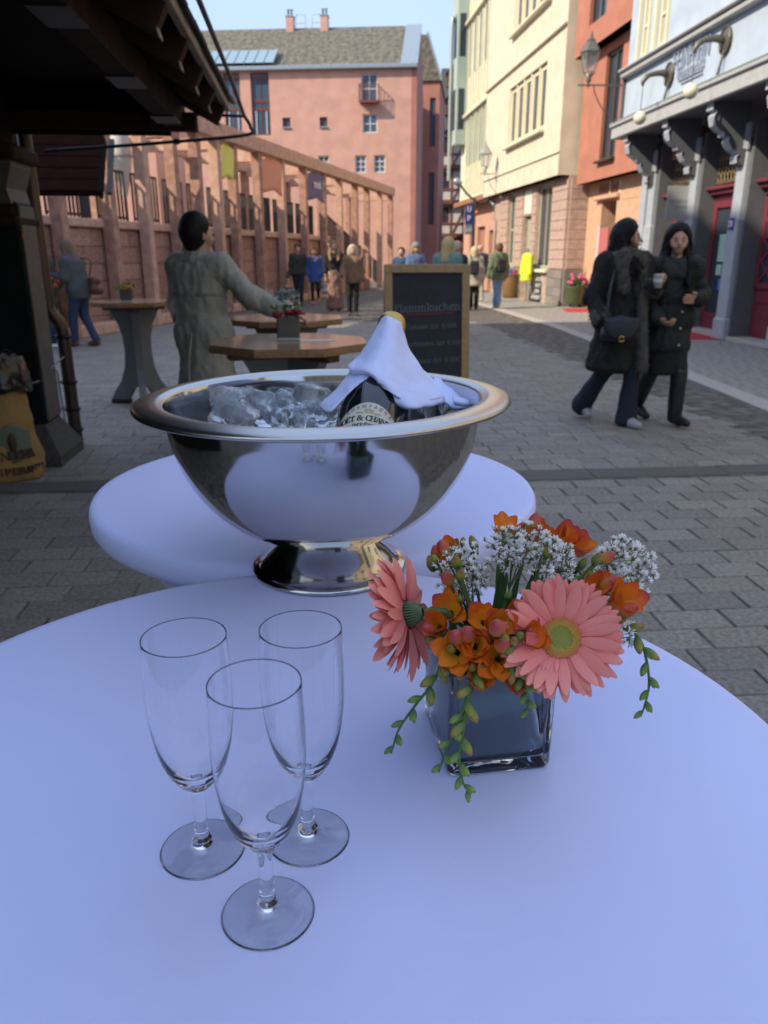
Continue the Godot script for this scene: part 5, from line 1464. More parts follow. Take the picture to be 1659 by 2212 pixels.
func person(label: String, at: Vector3, yaw: float, o: Dictionary, group := "") -> Node3D:
	if folds == null:
		folds = FastNoiseLite.new()
		folds.noise_type = FastNoiseLite.TYPE_SIMPLEX_SMOOTH
		folds.frequency = 5.5
		folds.fractal_type = FastNoiseLite.FRACTAL_RIDGED
		folds.fractal_octaves = 3
	var t := thing("person", label, "person", at, yaw, group)
	var sc: float = o.get("tall", 1.70) / 1.70
	t.scale = Vector3.ONE * sc
	var c: float = o.get("cell", 0.03)
	var near: bool = c < 0.022
	var J := {"nk": Vector3(0, 1.43, -0.01), "ch": Vector3(0, 1.27, 0), "pv": Vector3(0, 0.95, 0), "sl": Vector3(0.165, 1.385, -0.01), "sr": Vector3(-0.165, 1.385, -0.01), "el": Vector3(0.225, 1.11, -0.02), "er": Vector3(-0.225, 1.11, -0.02), "wl": Vector3(0.235, 0.87, 0.06), "wr": Vector3(-0.235, 0.87, 0.06), "hl": Vector3(0.085, 0.92, 0), "hr": Vector3(-0.085, 0.92, 0), "kl": Vector3(0.09, 0.5, 0.03), "kr": Vector3(-0.09, 0.5, 0.03), "al": Vector3(0.09, 0.09, -0.02), "ar": Vector3(-0.09, 0.09, -0.02), "tl": Vector3(0.1, 0.03, 0.14), "tr": Vector3(-0.1, 0.03, 0.14)}
	for k in o.get("pose", {}): J[k] = o.pose[k]
	var skin := mat("skin %s" % o.get("skin", "a"), {"a": lin(0.50, 0.29, 0.21), "b": lin(0.44, 0.24, 0.17), "c": lin(0.58, 0.35, 0.26)}[o.get("skin", "a")], 0.5)
	skin.subsurf_scatter_enabled = true
	skin.subsurf_scatter_strength = 0.15
	var hy: float = o.get("head_turn", 0.0)
	var hb := Basis(Vector3.UP, hy) * Basis(Vector3.RIGHT, o.get("head_nod", 0.0))
	var nk: Vector3 = J.nk
	var hp := func(x: float, y: float, z: float) -> Vector3: return nk + hb * (Vector3(x, y, z) - Vector3(0, 1.43, -0.01))
	# one continuous body
	var lo := Vector3(-0.75, -0.02, -0.6)
	var hi := Vector3(0.75, 1.5, 0.75)
	for k in J:
		var v: Vector3 = J[k]
		lo = lo.min(v - Vector3.ONE * 0.2)
		hi = hi.max(v + Vector3.ONE * 0.2)
	lo = Vector3(0, -0.05, 0)
	hi = Vector3.ZERO
	for k in J:
		lo = lo.min(J[k] - Vector3.ONE * 0.3)
		hi = hi.max(J[k] + Vector3.ONE * 0.3)
	lo.y = -0.06
	var bc := maxf(c, 0.022)
	var f := Field.new(lo, hi, bc)
	f.bone(J.nk + Vector3(0, 0.06, 0.01), J.nk - Vector3(0, 0.06, 0), 0.05, 0.055, 0.03)
	f.bone(J.sl, J.sr, 0.055, 0.055, 0.05)
	f.bone(J.ch, J.pv, 0.125, 0.12, 0.05, 0.75)
	f.bone(J.hl, J.hr, 0.1, 0.1, 0.05)
	for s in ["l", "r"]:
		f.bone(J["s" + s], J["e" + s], 0.05, 0.04, 0.03)
		f.bone(J["e" + s], J["w" + s], 0.042, 0.028, 0.02)
		f.bone(J["h" + s], J["k" + s], 0.085, 0.055, 0.04)
		f.bone(J["k" + s], J["a" + s], 0.055, 0.036, 0.03)
		f.bone(J["a" + s] - Vector3(0, 0.03, 0), J["t" + s], 0.036, 0.03, 0.02)
	var hc := 0.008 if near else (0.012 if c < 0.03 else 0.016)
	var hf := Field.new(hp.call(0, 1.57, 0) - Vector3(0.16, 0.19, 0.17), hp.call(0, 1.57, 0) + Vector3(0.16, 0.17, 0.17), hc)
	hf.bone(hp.call(0, 1.615, -0.012), hp.call(0, 1.59, -0.005), 0.086, 0.084, 0.03)
	hf.bone(hp.call(0, 1.56, 0.028), hp.call(0, 1.505, 0.052), 0.066, 0.036, 0.03)
	hf.bone(hp.call(0, 1.575, 0.088), hp.call(0, 1.548, 0.108), 0.009, 0.014, 0.012)
	for e in [-1, 1]:
		hf.bone(hp.call(e * 0.08, 1.575, -0.005), hp.call(e * 0.078, 1.55, 0.0), 0.018, 0.012, 0.008)
		hf.bone(hp.call(e * 0.035, 1.535, 0.066), hp.call(e * 0.045, 1.55, 0.055), 0.024, 0.022, 0.02)
		hf.bone(hp.call(e * 0.032, 1.578, 0.101), hp.call(e * 0.03, 1.577, 0.101), 0.013, 0.013, 0.012, 1.0, true)
	hf.bone(hp.call(-0.016, 1.522, 0.082), hp.call(0.016, 1.522, 0.082), 0.011, 0.011, 0.008)
	hf.bone(hp.call(0, 1.5, 0.0), nk - Vector3(0, 0.06, 0), 0.05, 0.054, 0.02)
	var fs := [f, hf]
	for s in ["l", "r"]:
		var e := 1.0 if s == "l" else -1.0
		var dir: Vector3 = o.get("hand_" + s, (J["w" + s] - J["e" + s]).normalized())
		fs.append(hand_field(J["w" + s], dir, o.get("lat_" + s, Vector3(-0.2 * e, 0, 1)), o.get("curl_" + s, Vector3(-e, 0, 0)), o.get("grip_" + s, 0.5), 0.0045 if near else 0.008))
	part("body", field_mesh(fs), skin, t)
	# face
	if o.get("face", true):
		var fb := B.new()
		for e in [-1, 1]: fb.ball(hp.call(e * 0.031, 1.578, 0.083), Vector3(0.0105, 0.006, 0.008), 8)
		part("eyes", fb.done(), mat("dark eyes", lin(0.03, 0.02, 0.018), 0.2), t)
		var br := B.new()
		for e in [-1, 1]: br.tube([hp.call(e * 0.015, 1.595, 0.088), hp.call(e * 0.032, 1.602, 0.082), hp.call(e * 0.05, 1.595, 0.068)], [0.004, 0.0045, 0.003], 5)
		part("eyebrows", br.done(), mat("hair %s" % o.hair, o.hair, 0.5), t)
		part("lips", B.new().ball(hp.call(0, 1.524, 0.091), Vector3(0.022, 0.0075, 0.008), 8).done(), mat("lips", lin(0.36, 0.10, 0.09), 0.45), t)
	# hair
	var style: String = o.get("style", "long")
	if style != "bald":
		var q := Field.new(hp.call(0, 1.45, -0.02) - Vector3(0.26, 0.46, 0.26), hp.call(0, 1.6, 0) + Vector3(0.24, 0.16, 0.24), 0.011 if near else maxf(0.016, c * 0.6))
		q.bone(hp.call(0, 1.628, -0.02), hp.call(0, 1.59, -0.03), 0.1, 0.097, 0.02)
		if style == "short":
			q.bone(hp.call(0, 1.6, -0.05), hp.call(0, 1.52, -0.045), 0.075, 0.058, 0.03)
		elif style == "bob":
			for e in [-1, 1]: q.bone(hp.call(e * 0.06, 1.6, -0.01), hp.call(e * 0.085, 1.48, 0.0), 0.06, 0.05, 0.03)
			q.bone(hp.call(0, 1.6, -0.06), hp.call(0, 1.46, -0.06), 0.08, 0.075, 0.03)
		elif style == "bun":
			q.bone(hp.call(0, 1.6, -0.05), hp.call(0, 1.52, -0.04), 0.07, 0.05, 0.03)
			q.bone(hp.call(0, 1.69, -0.08), hp.call(0, 1.69, -0.085), 0.045, 0.045, 0.02)
		else:
			var ln: float = o.get("hair_len", 1.3)
			for e in [-1, 1]: q.bone(hp.call(e * 0.06, 1.6, o.get("lock", -0.01)), hp.call(e * 0.085, 1.47, o.get("lock", -0.01) + 0.005), 0.052, 0.04, 0.02)
			for e in [-1, 1]: q.bone(hp.call(e * 0.085, 1.47, o.get("lock", -0.01) + 0.005), hp.call(e * 0.115, 1.39, 0.06), 0.042, 0.042, 0.02)
			for e in [-1, 1]: q.bone(hp.call(e * 0.115, 1.39, 0.06), hp.call(e * 0.1, ln, 0.13), 0.042, 0.03, 0.02)
			q.bone(hp.call(0, 1.6, -0.06), hp.call(0, ln - 0.03, -0.085), 0.08, 0.075, 0.04)
		var br := 0.085 if style == "short" else 0.076
		q.bone(hp.call(0, 1.582, 0.102), hp.call(0, 1.43, 0.12), br * 1.1, br * 1.12, 0.008, 1.0, true)
		if style == "long": q.bone(hp.call(0.008, 1.73, 0.02), hp.call(0.01, 1.66, 0.1), 0.014, 0.03, 0.01, 1.0, true)
		var hn := FastNoiseLite.new()
		hn.noise_type = FastNoiseLite.TYPE_SIMPLEX_SMOOTH
		hn.frequency = 22.0
		var hm := mat("hair %s" % o.hair, o.hair, 0.5)
		hm.metallic_specular = 0.28
		var hmesh := field_mesh([q], hn, 0.016 if style != "short" else 0.004)
		var hpart := part("hair", hmesh, hm, t)
		if near and style == "long": part("loose_strands", strands(hmesh, 700), hm, hpart).set_meta("kind", "stuff")
	# coat or top
	if o.has("coat"):
		var k: Dictionary = o.coat
		var g: float = k.get("bulk", 0.02)
		var m := Field.new(lo, hi, c)
		var hem: float = k.get("hem", 0.6)
		m.bone(J.sl - Vector3(0, 0.02, 0), J.sr - Vector3(0, 0.02, 0), 0.05 + g * 0.6, 0.05 + g * 0.6, 0.05)
		for s in ["l", "r"]: m.bone(nk - Vector3(0, 0.03, 0), J["s" + s] - Vector3(0, 0.012, 0), 0.05 + g * 0.4, 0.044 + g * 0.5, 0.06)
		for e in [-0.06, 0.06]: m.bone(J.ch + Vector3(e, 0.04, 0), J.pv + Vector3(e * 0.9, 0.08, 0), 0.1 + g, 0.088 + g, 0.06, 0.95)
		m.bone(J.ch, J.pv + Vector3(0, 0.05, 0), 0.12 + g, k.get("waist", 0.122) + g, 0.06, 0.8)
		var mid := Vector3(J.pv.x, hem - 0.1, J.pv.z)
		if hem < 0.9: m.bone(J.pv + Vector3(0, 0.05, 0), mid, k.get("waist", 0.128) + g, k.get("flare", 0.2), 0.05, k.get("depth", 0.85))
		if hem < 0.88: m.bone(J.hl, J.hr, 0.114 + g * 0.6, 0.114 + g * 0.6, 0.05)
		for s in ["l", "r"]:
			m.bone(J["s" + s] - Vector3(0, 0.015, 0), J["e" + s], 0.05 + g * 0.7, 0.047 + g * 0.7, 0.055)
			m.bone(J["e" + s], J["w" + s].lerp(J["e" + s], k.get("cuff", 0.06)), 0.048 + g * 0.7, 0.042 + g * 0.8, 0.025)
			if k.get("cuffs", false):
				m.bone(J["w" + s].lerp(J["e" + s], 0.3), J["w" + s].lerp(J["e" + s], 0.1), 0.08, 0.08, 0.02)
		if k.get("collar", 0.0) > 0.0: m.bone(nk + Vector3(-0.03, -0.02, -0.01), nk + Vector3(0.03, -0.02, -0.01), k.collar, k.collar, 0.03)
		m.bone(nk + Vector3(0, 0.03, 0.035), nk + Vector3(0, 0.2, 0.1), 0.055, 0.07, 0.01, 1.0, true)
		m.bone(nk + Vector3(0, -0.07, 0.125), nk + Vector3(0, 0.08, 0.12), 0.03, 0.075, 0.01, 1.0, true)
		m.cut(Vector3(0, hem, 0), Vector3(0.0, -1, 0))
		if k.get("open", false): m.bone(Vector3(0.06, hem - 0.1, 0.3), Vector3(0.02, 0.8, 0.24), 0.14, 0.05, 0.03, 1.0, true)
		var cm := gmat("cloth %s" % k.col, k.col, k.get("rough", 0.85), 0.05, 0.7, 6.0, 3, 0.2)
		var mesh := field_mesh([m], folds, k.get("fold", 0.026), k.get("quilt", 0.0))
		var coat_part := part(k.get("name", "coat"), mesh, cm, t)
		if k.get("trench", false):
			var cf := Field.new(nk - Vector3(0.2, 0.14, 0.2), nk + Vector3(0.2, 0.12, 0.2), 0.011)
			for i in 9:
				var a0 := PI * 1.15 + 0.0 - i * TAU * 0.82 / 9.0 + 0.3
				var a1 := a0 - TAU * 0.82 / 9.0
				var lo2 := func(a: float, r: float, y: float) -> Vector3: return nk + Vector3(cos(a) * r, y, -sin(a) * r * 0.85 - 0.005)
				cf.bone(lo2.call(a0, 0.074, 0.028), lo2.call(a1, 0.074, 0.028), 0.014, 0.014, 0.012)
				cf.bone(lo2.call(a0, 0.098, -0.022), lo2.call(a1, 0.098, -0.022), 0.015, 0.015, 0.03)
				cf.bone(lo2.call(a0, 0.086, 0.0), lo2.call(a1, 0.086, 0.0), 0.014, 0.014, 0.02)
			part("collar", field_mesh([cf]), cm, coat_part)
			var sf := Field.new(lo, hi, 0.014)
			for e in [-0.07, 0.07]: sf.bone(J.ch + Vector3(e, 0.06, -0.012), J.ch + Vector3(e, -0.1, -0.018), 0.1 + g, 0.1 + g, 0.06, 0.95)
			sf.cut(Vector3(0, 1.19, 0), Vector3(0, -1, 0))
			sf.cut(Vector3(0, 0, -0.02), Vector3(0, 0, 1))
			part("storm_flap", field_mesh([sf], folds, 0.02), cm, coat_part)
			part("back_seam", B.new().tube(curve([Vector3(0, 0.95, -0.16), Vector3(0.005, 0.7, -0.215), Vector3(0, 0.4, -0.235)], 8), [0.007], 5).done(), cm, coat_part)
			for s in ["l", "r"]: part("cuff_strap", B.new().tube([J["w" + s].lerp(J["e" + s], 0.2), J["w" + s].lerp(J["e" + s], 0.13)], [0.066, 0.066], 14).done(), cm, coat_part)
		if k.get("fur", false):
			var fu := Field.new(nk - Vector3(0.32, 0.35, 0.3), nk + Vector3(0.32, 0.2, 0.32), 0.014)
			for i in 12:
				var a := TAU * i / 12.0
				fu.bone(nk + Vector3(cos(a) * 0.12, -0.02 + 0.03 * sin(i * 5.0), sin(a) * 0.1 + 0.01), nk + Vector3(cos(a + 0.5) * 0.13, -0.03, sin(a + 0.5) * 0.11), 0.058, 0.055, 0.02)
			for e in [-1, 1]: fu.bone(nk + Vector3(e * 0.09, -0.06, 0.1), nk + Vector3(e * 0.07, -0.26, 0.15), 0.055, 0.045, 0.03)
			var fn := FastNoiseLite.new()
			fn.frequency = 30.0
			fn.fractal_octaves = 3
			var fm := gmat("grey fur", lin(0.22, 0.20, 0.175), 0.95, 0.09, 0.3, 9.0, 4, 1.0)
			var fc := field_mesh([fu], fn, 0.02)
			part("hairs", fuzz(fc, 0.04, 2600), fm, part("fur_collar", fc, fm, t)).set_meta("kind", "stuff")
			var fl := Field.new(lo, hi, 0.018)
			fl.bone(J.pv + Vector3(0.07, 0.35, 0.16), Vector3(0.13, hem + 0.02, 0.2), 0.035, 0.05, 0.02)
			for s in ["l", "r"]: fl.bone(J["w" + s].lerp(J["e" + s], 0.34), J["w" + s].lerp(J["e" + s], 0.14), 0.075, 0.078, 0.02)
			var ft := field_mesh([fl], fn, 0.015)
			part("hairs", fuzz(ft, 0.03, 2200), fm, part("fur_trim", ft, fm, t)).set_meta("kind", "stuff")
	# legs
	if o.has("legs"):
		var k: Dictionary = o.legs
		var m := Field.new(Vector3(lo.x, -0.06, lo.z), Vector3(hi.x, 1.15, hi.z), c * 0.85)
		if k.get("skirt", false):
			m.bone(J.pv + Vector3(0, 0.06, 0), Vector3(J.pv.x, k.hem - 0.12, J.pv.z + 0.02), 0.125, k.get("flare", 0.2), 0.03, 0.85)
			m.cut(Vector3(0, k.hem, 0), Vector3(0, -1, 0))
			m.cut(Vector3(0, 1.08, 0), Vector3(0, 1, 0))
		else:
			m.bone(J.hl, J.hr, 0.104, 0.104, 0.05)
			for s in ["l", "r"]:
				m.bone(J["h" + s], J["k" + s], 0.1, k.get("knee", 0.066), 0.04)
				m.bone(J["k" + s], J["a" + s] + Vector3(0, k.get("drop", 0.0), 0), k.get("knee", 0.066), k.get("cuff", 0.055), 0.03)
				if k.has("flare"): m.bone(J["k" + s].lerp(J["a" + s], 0.45), J["a" + s] - Vector3(0, 0.04, 0), 0.06, k.flare, 0.03)
			m.cut(Vector3(0, 0.02, 0), Vector3(0, -1, 0))
		part("skirt" if k.get("skirt", false) else "trousers", field_mesh([m], folds, k.get("fold", 0.016)), gmat("cloth %s" % k.col, k.col, 0.85, 0.05, 0.7, 6.0, 3, 0.2), t)
	if o.has("tights"):
		var m := Field.new(Vector3(lo.x, -0.06, lo.z), Vector3(hi.x, 1.0, hi.z), c * 0.8)
		for s in ["l", "r"]:
			m.bone(J["h" + s], J["k" + s], 0.09, 0.062, 0.04)
			m.bone(J["k" + s], J["a" + s], 0.062, 0.045, 0.03)
		part("tights", field_mesh([m]), mat("tights %s" % o.tights, o.tights, 0.8), t)
	if o.has("boots"):
		var m := Field.new(Vector3(lo.x, -0.06, lo.z), Vector3(hi.x, 0.7, hi.z), c * 0.8)
		for s in ["l", "r"]: m.bone(J["k" + s].lerp(J["a" + s], 0.1), J["a" + s], 0.07, 0.058, 0.03)
		part("boots", field_mesh([m], folds, 0.01), mat("boot leather", o.boots, 0.35), t)
	var m2 := Field.new(Vector3(lo.x, -0.06, lo.z), Vector3(hi.x, 0.35, hi.z), minf(c * 0.7, 0.016))
	for s in ["l", "r"]:
		var a: Vector3 = J["a" + s]
		var b: Vector3 = J["t" + s]
		m2.bone(a + (a - b) * 0.18 - Vector3(0, 0.045, 0), a.lerp(b, 0.45) - Vector3(0, 0.02, 0), 0.042, 0.044, 0.02)
		m2.bone(a.lerp(b, 0.45) - Vector3(0, 0.015, 0), b + Vector3(0, 0.005, 0), 0.044, 0.034, 0.02)
		m2.bone(a - Vector3(0, 0.03, 0), a + Vector3(0, 0.02, 0), 0.046, 0.046, 0.02)
	m2.cut(Vector3(0, 0.0, 0), Vector3(0, -1, 0))
	part("shoes", field_mesh([m2]), mat("shoe %s" % o.get("shoes", lin(0.02, 0.02, 0.02)), o.get("shoes", lin(0.02, 0.02, 0.02)), 0.45), t)
	return t

func backpack(label: String, who: Node3D, col: Color) -> void:
	var b := thing("backpack", label, "backpack", who.transform * Vector3(0, 0.98, -0.2), who.rotation.y, "backpacks")
	var m := mat("pack cloth %s" % col, col, 0.6)
	part("pack", B.new().box(Vector3(0, 0.17, -0.05), Vector3(0.26, 0.38, 0.13), 0.045).done(), m, b)
	part("pocket", B.new().box(Vector3(0, 0.1, -0.13), Vector3(0.2, 0.18, 0.05), 0.02).done(), m, b)
	for e in [-1, 1]: part("strap", B.new().tube(curve([Vector3(e * 0.09, 0.36, -0.02), Vector3(e * 0.11, 0.5, 0.1), Vector3(e * 0.13, 0.49, 0.22)], 8), [0.014], 6).done(), m, b)

func bag(n: String, label: String, at: Vector3, turn: float, s: Vector3, col: Color, strap: Array) -> Node3D:
	var b := thing(n, label, "bag", at, turn)
	var m := gmat("bag %s" % col, col, 0.5, 0.06, 0.6, 5.0)
	var f := Field.new(-s * 0.8 - Vector3.ONE * 0.03, s * 0.8 + Vector3.ONE * 0.03, minf(s.x, s.z) / 5.0)
	f.bone(Vector3(-s.x * 0.3, s.y * 0.28, 0), Vector3(s.x * 0.3, s.y * 0.28, 0), s.z * 0.3, s.z * 0.3, 0.06)
	f.bone(Vector3(-s.x * 0.34, -s.y * 0.25, 0), Vector3(s.x * 0.34, -s.y * 0.25, 0), s.z * 0.5, s.z * 0.5, 0.06)
	f.bone(Vector3(0, s.y * 0.3, 0), Vector3(0, -s.y * 0.2, 0), s.z * 0.42, s.z * 0.5, 0.06)
	part("pouch", field_mesh([f]), m, b)
	if strap.size(): part("strap", B.new().tube(curve(strap, 12), [0.013], 6).done(), m, b)
	return b

func build_people() -> void:
	var black := lin(0.014, 0.014, 0.016)
	var brown := lin(0.06, 0.03, 0.018)
	var blond := lin(0.42, 0.30, 0.15)
	# man in the trench coat, seen from behind, reaching for his table
	person("man seen from behind in a grey green trench coat reaching towards a wooden table", Vector3(-1.29, 0, -5.65), PI - 0.35, {"tall": 1.76, "cell": 0.017, "hair": lin(0.012, 0.01, 0.01), "style": "short", "head_turn": -0.55, "skin": "b", "face": true,
		"pose": {"er": Vector3(-0.38, 1.17, 0.02), "wr": Vector3(-0.6, 1.08, 0.12), "el": Vector3(0.2, 1.12, 0.1), "wl": Vector3(0.1, 1.08, 0.3), "sl": Vector3(0.168, 1.385, 0.0), "sr": Vector3(-0.175, 1.385, -0.01)},
		"coat": {"col": lin(0.42, 0.405, 0.33), "hem": 0.34, "flare": 0.235, "bulk": 0.016, "fold": 0.032, "trench": true, "name": "trench_coat"}, "legs": {"col": lin(0.03, 0.03, 0.035)}, "shoes": brown})
	person("blonde person mostly hidden behind the man in the trench coat", Vector3(-1.5, 0, -6.5), -0.1, {"tall": 1.72, "pose": {"el": Vector3(0.2, 1.1, 0.0), "wl": Vector3(0.1, 1.0, 0.2), "er": Vector3(-0.2, 1.1, 0.0), "wr": Vector3(-0.1, 1.0, 0.2)}, "cell": 0.03, "hair": blond, "style": "long", "coat": {"col": lin(0.3, 0.23, 0.16), "hem": 0.8}, "legs": {"col": black}})
	# by the left wall
	var gw := person("woman in a grey hooded coat and jeans bending to the people beside the stall", Vector3(-5.15, 0, -13.5), -1.9, {"tall": 1.74, "cell": 0.022, "hair": lin(0.16, 0.105, 0.07), "style": "long", "hair_len": 1.36, "head_nod": 0.35, "face": false,
		"pose": {"nk": Vector3(0, 1.41, 0.09), "ch": Vector3(0, 1.26, 0.05), "sl": Vector3(0.165, 1.36, 0.07), "sr": Vector3(-0.165, 1.36, 0.07), "el": Vector3(0.22, 1.1, 0.08), "wl": Vector3(0.16, 1.12, 0.32), "er": Vector3(-0.22, 1.1, 0.08), "wr": Vector3(-0.16, 1.12, 0.32), "kl": Vector3(0.1, 0.5, 0.1), "al": Vector3(0.1, 0.09, 0.12), "tl": Vector3(0.11, 0.03, 0.28), "ar": Vector3(-0.1, 0.09, -0.16), "tr": Vector3(-0.11, 0.03, 0.0)},
		"coat": {"col": lin(0.10, 0.105, 0.11), "hem": 0.78, "flare": 0.19, "bulk": 0.03, "collar": 0.105}, "legs": {"col": lin(0.035, 0.06, 0.13)}, "shoes": lin(0.16, 0.06, 0.025)})
	bag("shoulder_bag", "tan leather shoulder bag hanging behind the woman in the grey coat", gw.transform * Vector3(-0.1, 0.98, -0.24), gw.rotation.y + PI / 2, Vector3(0.3, 0.3, 0.14), lin(0.20, 0.075, 0.03), [Vector3(-0.1, 0.1, 0), Vector3(0.0, 0.4, 0.03), Vector3(-0.22, 0.44, 0.04)])
	var fg := person("person in sunglasses and a dark green jacket holding flowers beside the rainwater pipe", Vector3(-5.92, 0, -13.95), 1.2, {"tall": 1.68, "cell": 0.026, "hair": lin(0.05, 0.03, 0.02), "style": "bun", "pose": {"wl": Vector3(0.12, 1.08, 0.3), "el": Vector3(0.24, 1.1, 0.04), "wr": Vector3(-0.1, 1.05, 0.3), "er": Vector3(-0.24, 1.1, 0.04)}, "coat": {"col": lin(0.03, 0.06, 0.05), "hem": 0.82}, "legs": {"col": lin(0.03, 0.05, 0.12)}, "shoes": lin(0.6, 0.6, 0.6)})
	part("sunglasses", B.new().box(Vector3(0, 1.58, 0.1), Vector3(0.14, 0.04, 0.02), 0.008).box(Vector3(0.07, 1.585, 0.04), Vector3(0.006, 0.01, 0.12)).box(Vector3(-0.07, 1.585, 0.04), Vector3(0.006, 0.01, 0.12)).done(), mat("black lenses", lin(0.01, 0.01, 0.01), 0.1), fg)
	person("child with light hair standing in front of the person in sunglasses", Vector3(-5.62, 0, -13.3), 1.5, {"tall": 1.27, "cell": 0.026, "hair": lin(0.2, 0.12, 0.07), "style": "bob", "coat": {"col": lin(0.04, 0.09, 0.07), "hem": 0.85}, "legs": {"col": lin(0.03, 0.05, 0.13)}, "shoes": lin(0.6, 0.6, 0.6)})
	var bq := thing("hand_bouquet", "small bunch of red and yellow flowers held by the people beside the stall", "bouquet", Vector3(-5.48, 0.98, -13.25))
	var lf := B.new()
	for k in 70: leaf_face(lf, Vector3(rng.randf_range(-0.12, 0.12), rng.randf_range(-0.1, 0.14), rng.randf_range(-0.1, 0.1)), 0.05)
	part("leaves", lf.done(), leafmat("bunch leaf", lin(0.05, 0.12, 0.03)), bq).set_meta("kind", "stuff")
	for k in 9: part("flower", B.new().ball(Vector3.ZERO, Vector3(0.04, 0.035, 0.04), 8).done(), mat("bunch flower %d" % (k % 3), [lin(0.35, 0.01, 0.03), lin(0.6, 0.4, 0.03), lin(0.45, 0.03, 0.1)][k % 3], 0.7), bq, Vector3(rng.randf_range(-0.1, 0.12), rng.randf_range(-0.02, 0.14), rng.randf_range(0, 0.1)))
	# four people walking up the street
	var wk := "people walking up the street"
	var step := {"kl": Vector3(0.08, 0.52, 0.12), "al": Vector3(0.07, 0.1, 0.16), "tl": Vector3(0.08, 0.04, 0.33), "kr": Vector3(-0.08, 0.5, 0.02), "ar": Vector3(-0.08, 0.13, -0.2), "tr": Vector3(-0.08, 0.035, -0.06)}
	var wa := person("walking woman in an olive jacket and navy trousers, leftmost of the four walkers", Vector3(-2.68, 0, -25.2), 0.1, {"tall": 1.80, "cell": 0.03, "hair": brown, "style": "bun", "skin": "c", "pose": step, "coat": {"col": lin(0.055, 0.06, 0.05), "hem": 0.84, "open": true}, "legs": {"col": lin(0.02, 0.026, 0.055)}, "shoes": brown}, wk)
	bag("crossbody_bag", "brown crossbody bag of the woman in the olive jacket", wa.transform * Vector3(-0.28, 0.86, 0.05), 0.3, Vector3(0.2, 0.2, 0.1), lin(0.2, 0.1, 0.04), [Vector3(0.02, 0.08, 0), Vector3(0.12, 0.4, 0.08), Vector3(0.4, 0.58, 0.04)])
	var wb := person("walking woman in a bright blue coat, black tights and pink shoes", Vector3(-2.16, 0, -25.2), 0.0, {"tall": 1.70, "cell": 0.03, "hair": lin(0.16, 0.08, 0.04), "style": "long", "pose": {"kl": Vector3(0.08, 0.5, 0.06), "al": Vector3(0.08, 0.2, -0.2), "tl": Vector3(0.08, 0.08, -0.12)}, "coat": {"col": lin(0.06, 0.14, 0.42), "hem": 0.68, "flare": 0.2}, "tights": black, "shoes": lin(0.55, 0.2, 0.19)}, wk)
	bag("carrier_bag", "pale plastic carrier bag held by the woman in the blue coat", wb.transform * Vector3(0.29, 0.5, 0.06), 0.2, Vector3(0.26, 0.42, 0.12), lin(0.5, 0.55, 0.58), [Vector3(0, 0.12, 0), Vector3(-0.04, 0.34, 0)])
	person("walking woman with long hair in a black sweater and long pleated pink brown skirt", Vector3(-1.38, 0, -22.3), 0.15, {"tall": 1.84, "cell": 0.026, "hair": lin(0.27, 0.17, 0.08), "style": "long", "hair_len": 1.24, "head_nod": -0.1, "pose": {"el": Vector3(0.24, 1.12, 0.0), "wl": Vector3(0.26, 0.98, 0.16)}, "coat": {"col": black, "hem": 0.93, "name": "sweater", "bulk": 0.01}, "legs": {"skirt": true, "hem": 0.07, "flare": 0.22, "col": lin(0.36, 0.20, 0.15), "fold": 0.05}, "shoes": black}, wk)
	person("walking woman with light curly hair in a tan quilted vest and black trousers", Vector3(-0.8, 0, -20.6), 0.1, {"tall": 1.72, "cell": 0.026, "hair": lin(0.5, 0.42, 0.30), "style": "bob", "pose": {"er": Vector3(-0.25, 1.12, 0.02), "wr": Vector3(-0.24, 0.98, 0.18), "kl": Vector3(0.07, 0.52, 0.1), "al": Vector3(0.06, 0.1, 0.1), "tl": Vector3(0.07, 0.04, 0.27)}, "coat": {"col": lin(0.30, 0.175, 0.095), "hem": 0.8, "flare": 0.19, "bulk": 0.03, "open": true, "name": "vest"}, "legs": {"col": black}, "shoes": lin(0.08, 0.06, 0.04)}, wk)
	# people further on
	person("man in a navy shirt at the far left behind the chalkboard", Vector3(0.48, 0, -22.6), -0.4, {"tall": 1.68, "cell": 0.032, "hair": brown, "style": "short", "coat": {"col": lin(0.03, 0.085, 0.2), "hem": 0.85, "bulk": 0.01, "name": "shirt"}, "legs": {"col": black}})
	var cp := person("person in a grey cap and blue t shirt with folded arms behind the chalkboard", Vector3(0.86, 0, -22.0), 0.2, {"tall": 1.79, "cell": 0.03, "hair": lin(0.3, 0.2, 0.1), "style": "bob", "pose": {"el": Vector3(0.24, 1.12, 0.06), "wl": Vector3(-0.04, 1.1, 0.22), "er": Vector3(-0.24, 1.12, 0.06), "wr": Vector3(0.04, 1.13, 0.24)}, "hand_l": Vector3(-1, 0, 0), "hand_r": Vector3(1, 0, 0), "coat": {"col": lin(0.13, 0.2, 0.38), "hem": 0.86, "bulk": 0.012, "cuff": 0.85, "name": "shirt"}, "legs": {"col": black}})
	part("cap", B.new().lathe([Vector2(0.11, 1.62), Vector2(0.105, 1.67), Vector2(0.08, 1.72), Vector2(0.001, 1.74)], 14).box(Vector3(0, 1.63, 0.13), Vector3(0.14, 0.012, 0.1), 0.004).done(), mat("grey cap", lin(0.2, 0.22, 0.23), 0.8), cp)
	person("blonde woman in a mint green jacket seen from behind above the chalkboard", Vector3(1.12, 0, -14.2), PI - 0.5, {"tall": 1.77, "cell": 0.022, "hair": lin(0.5, 0.37, 0.17), "style": "long", "hair_len": 1.38, "face": false, "head_nod": 0.12, "coat": {"col": lin(0.22, 0.36, 0.31), "hem": 0.85, "bulk": 0.035, "collar": 0.09, "name": "jacket"}, "legs": {"col": lin(0.04, 0.06, 0.1)}})
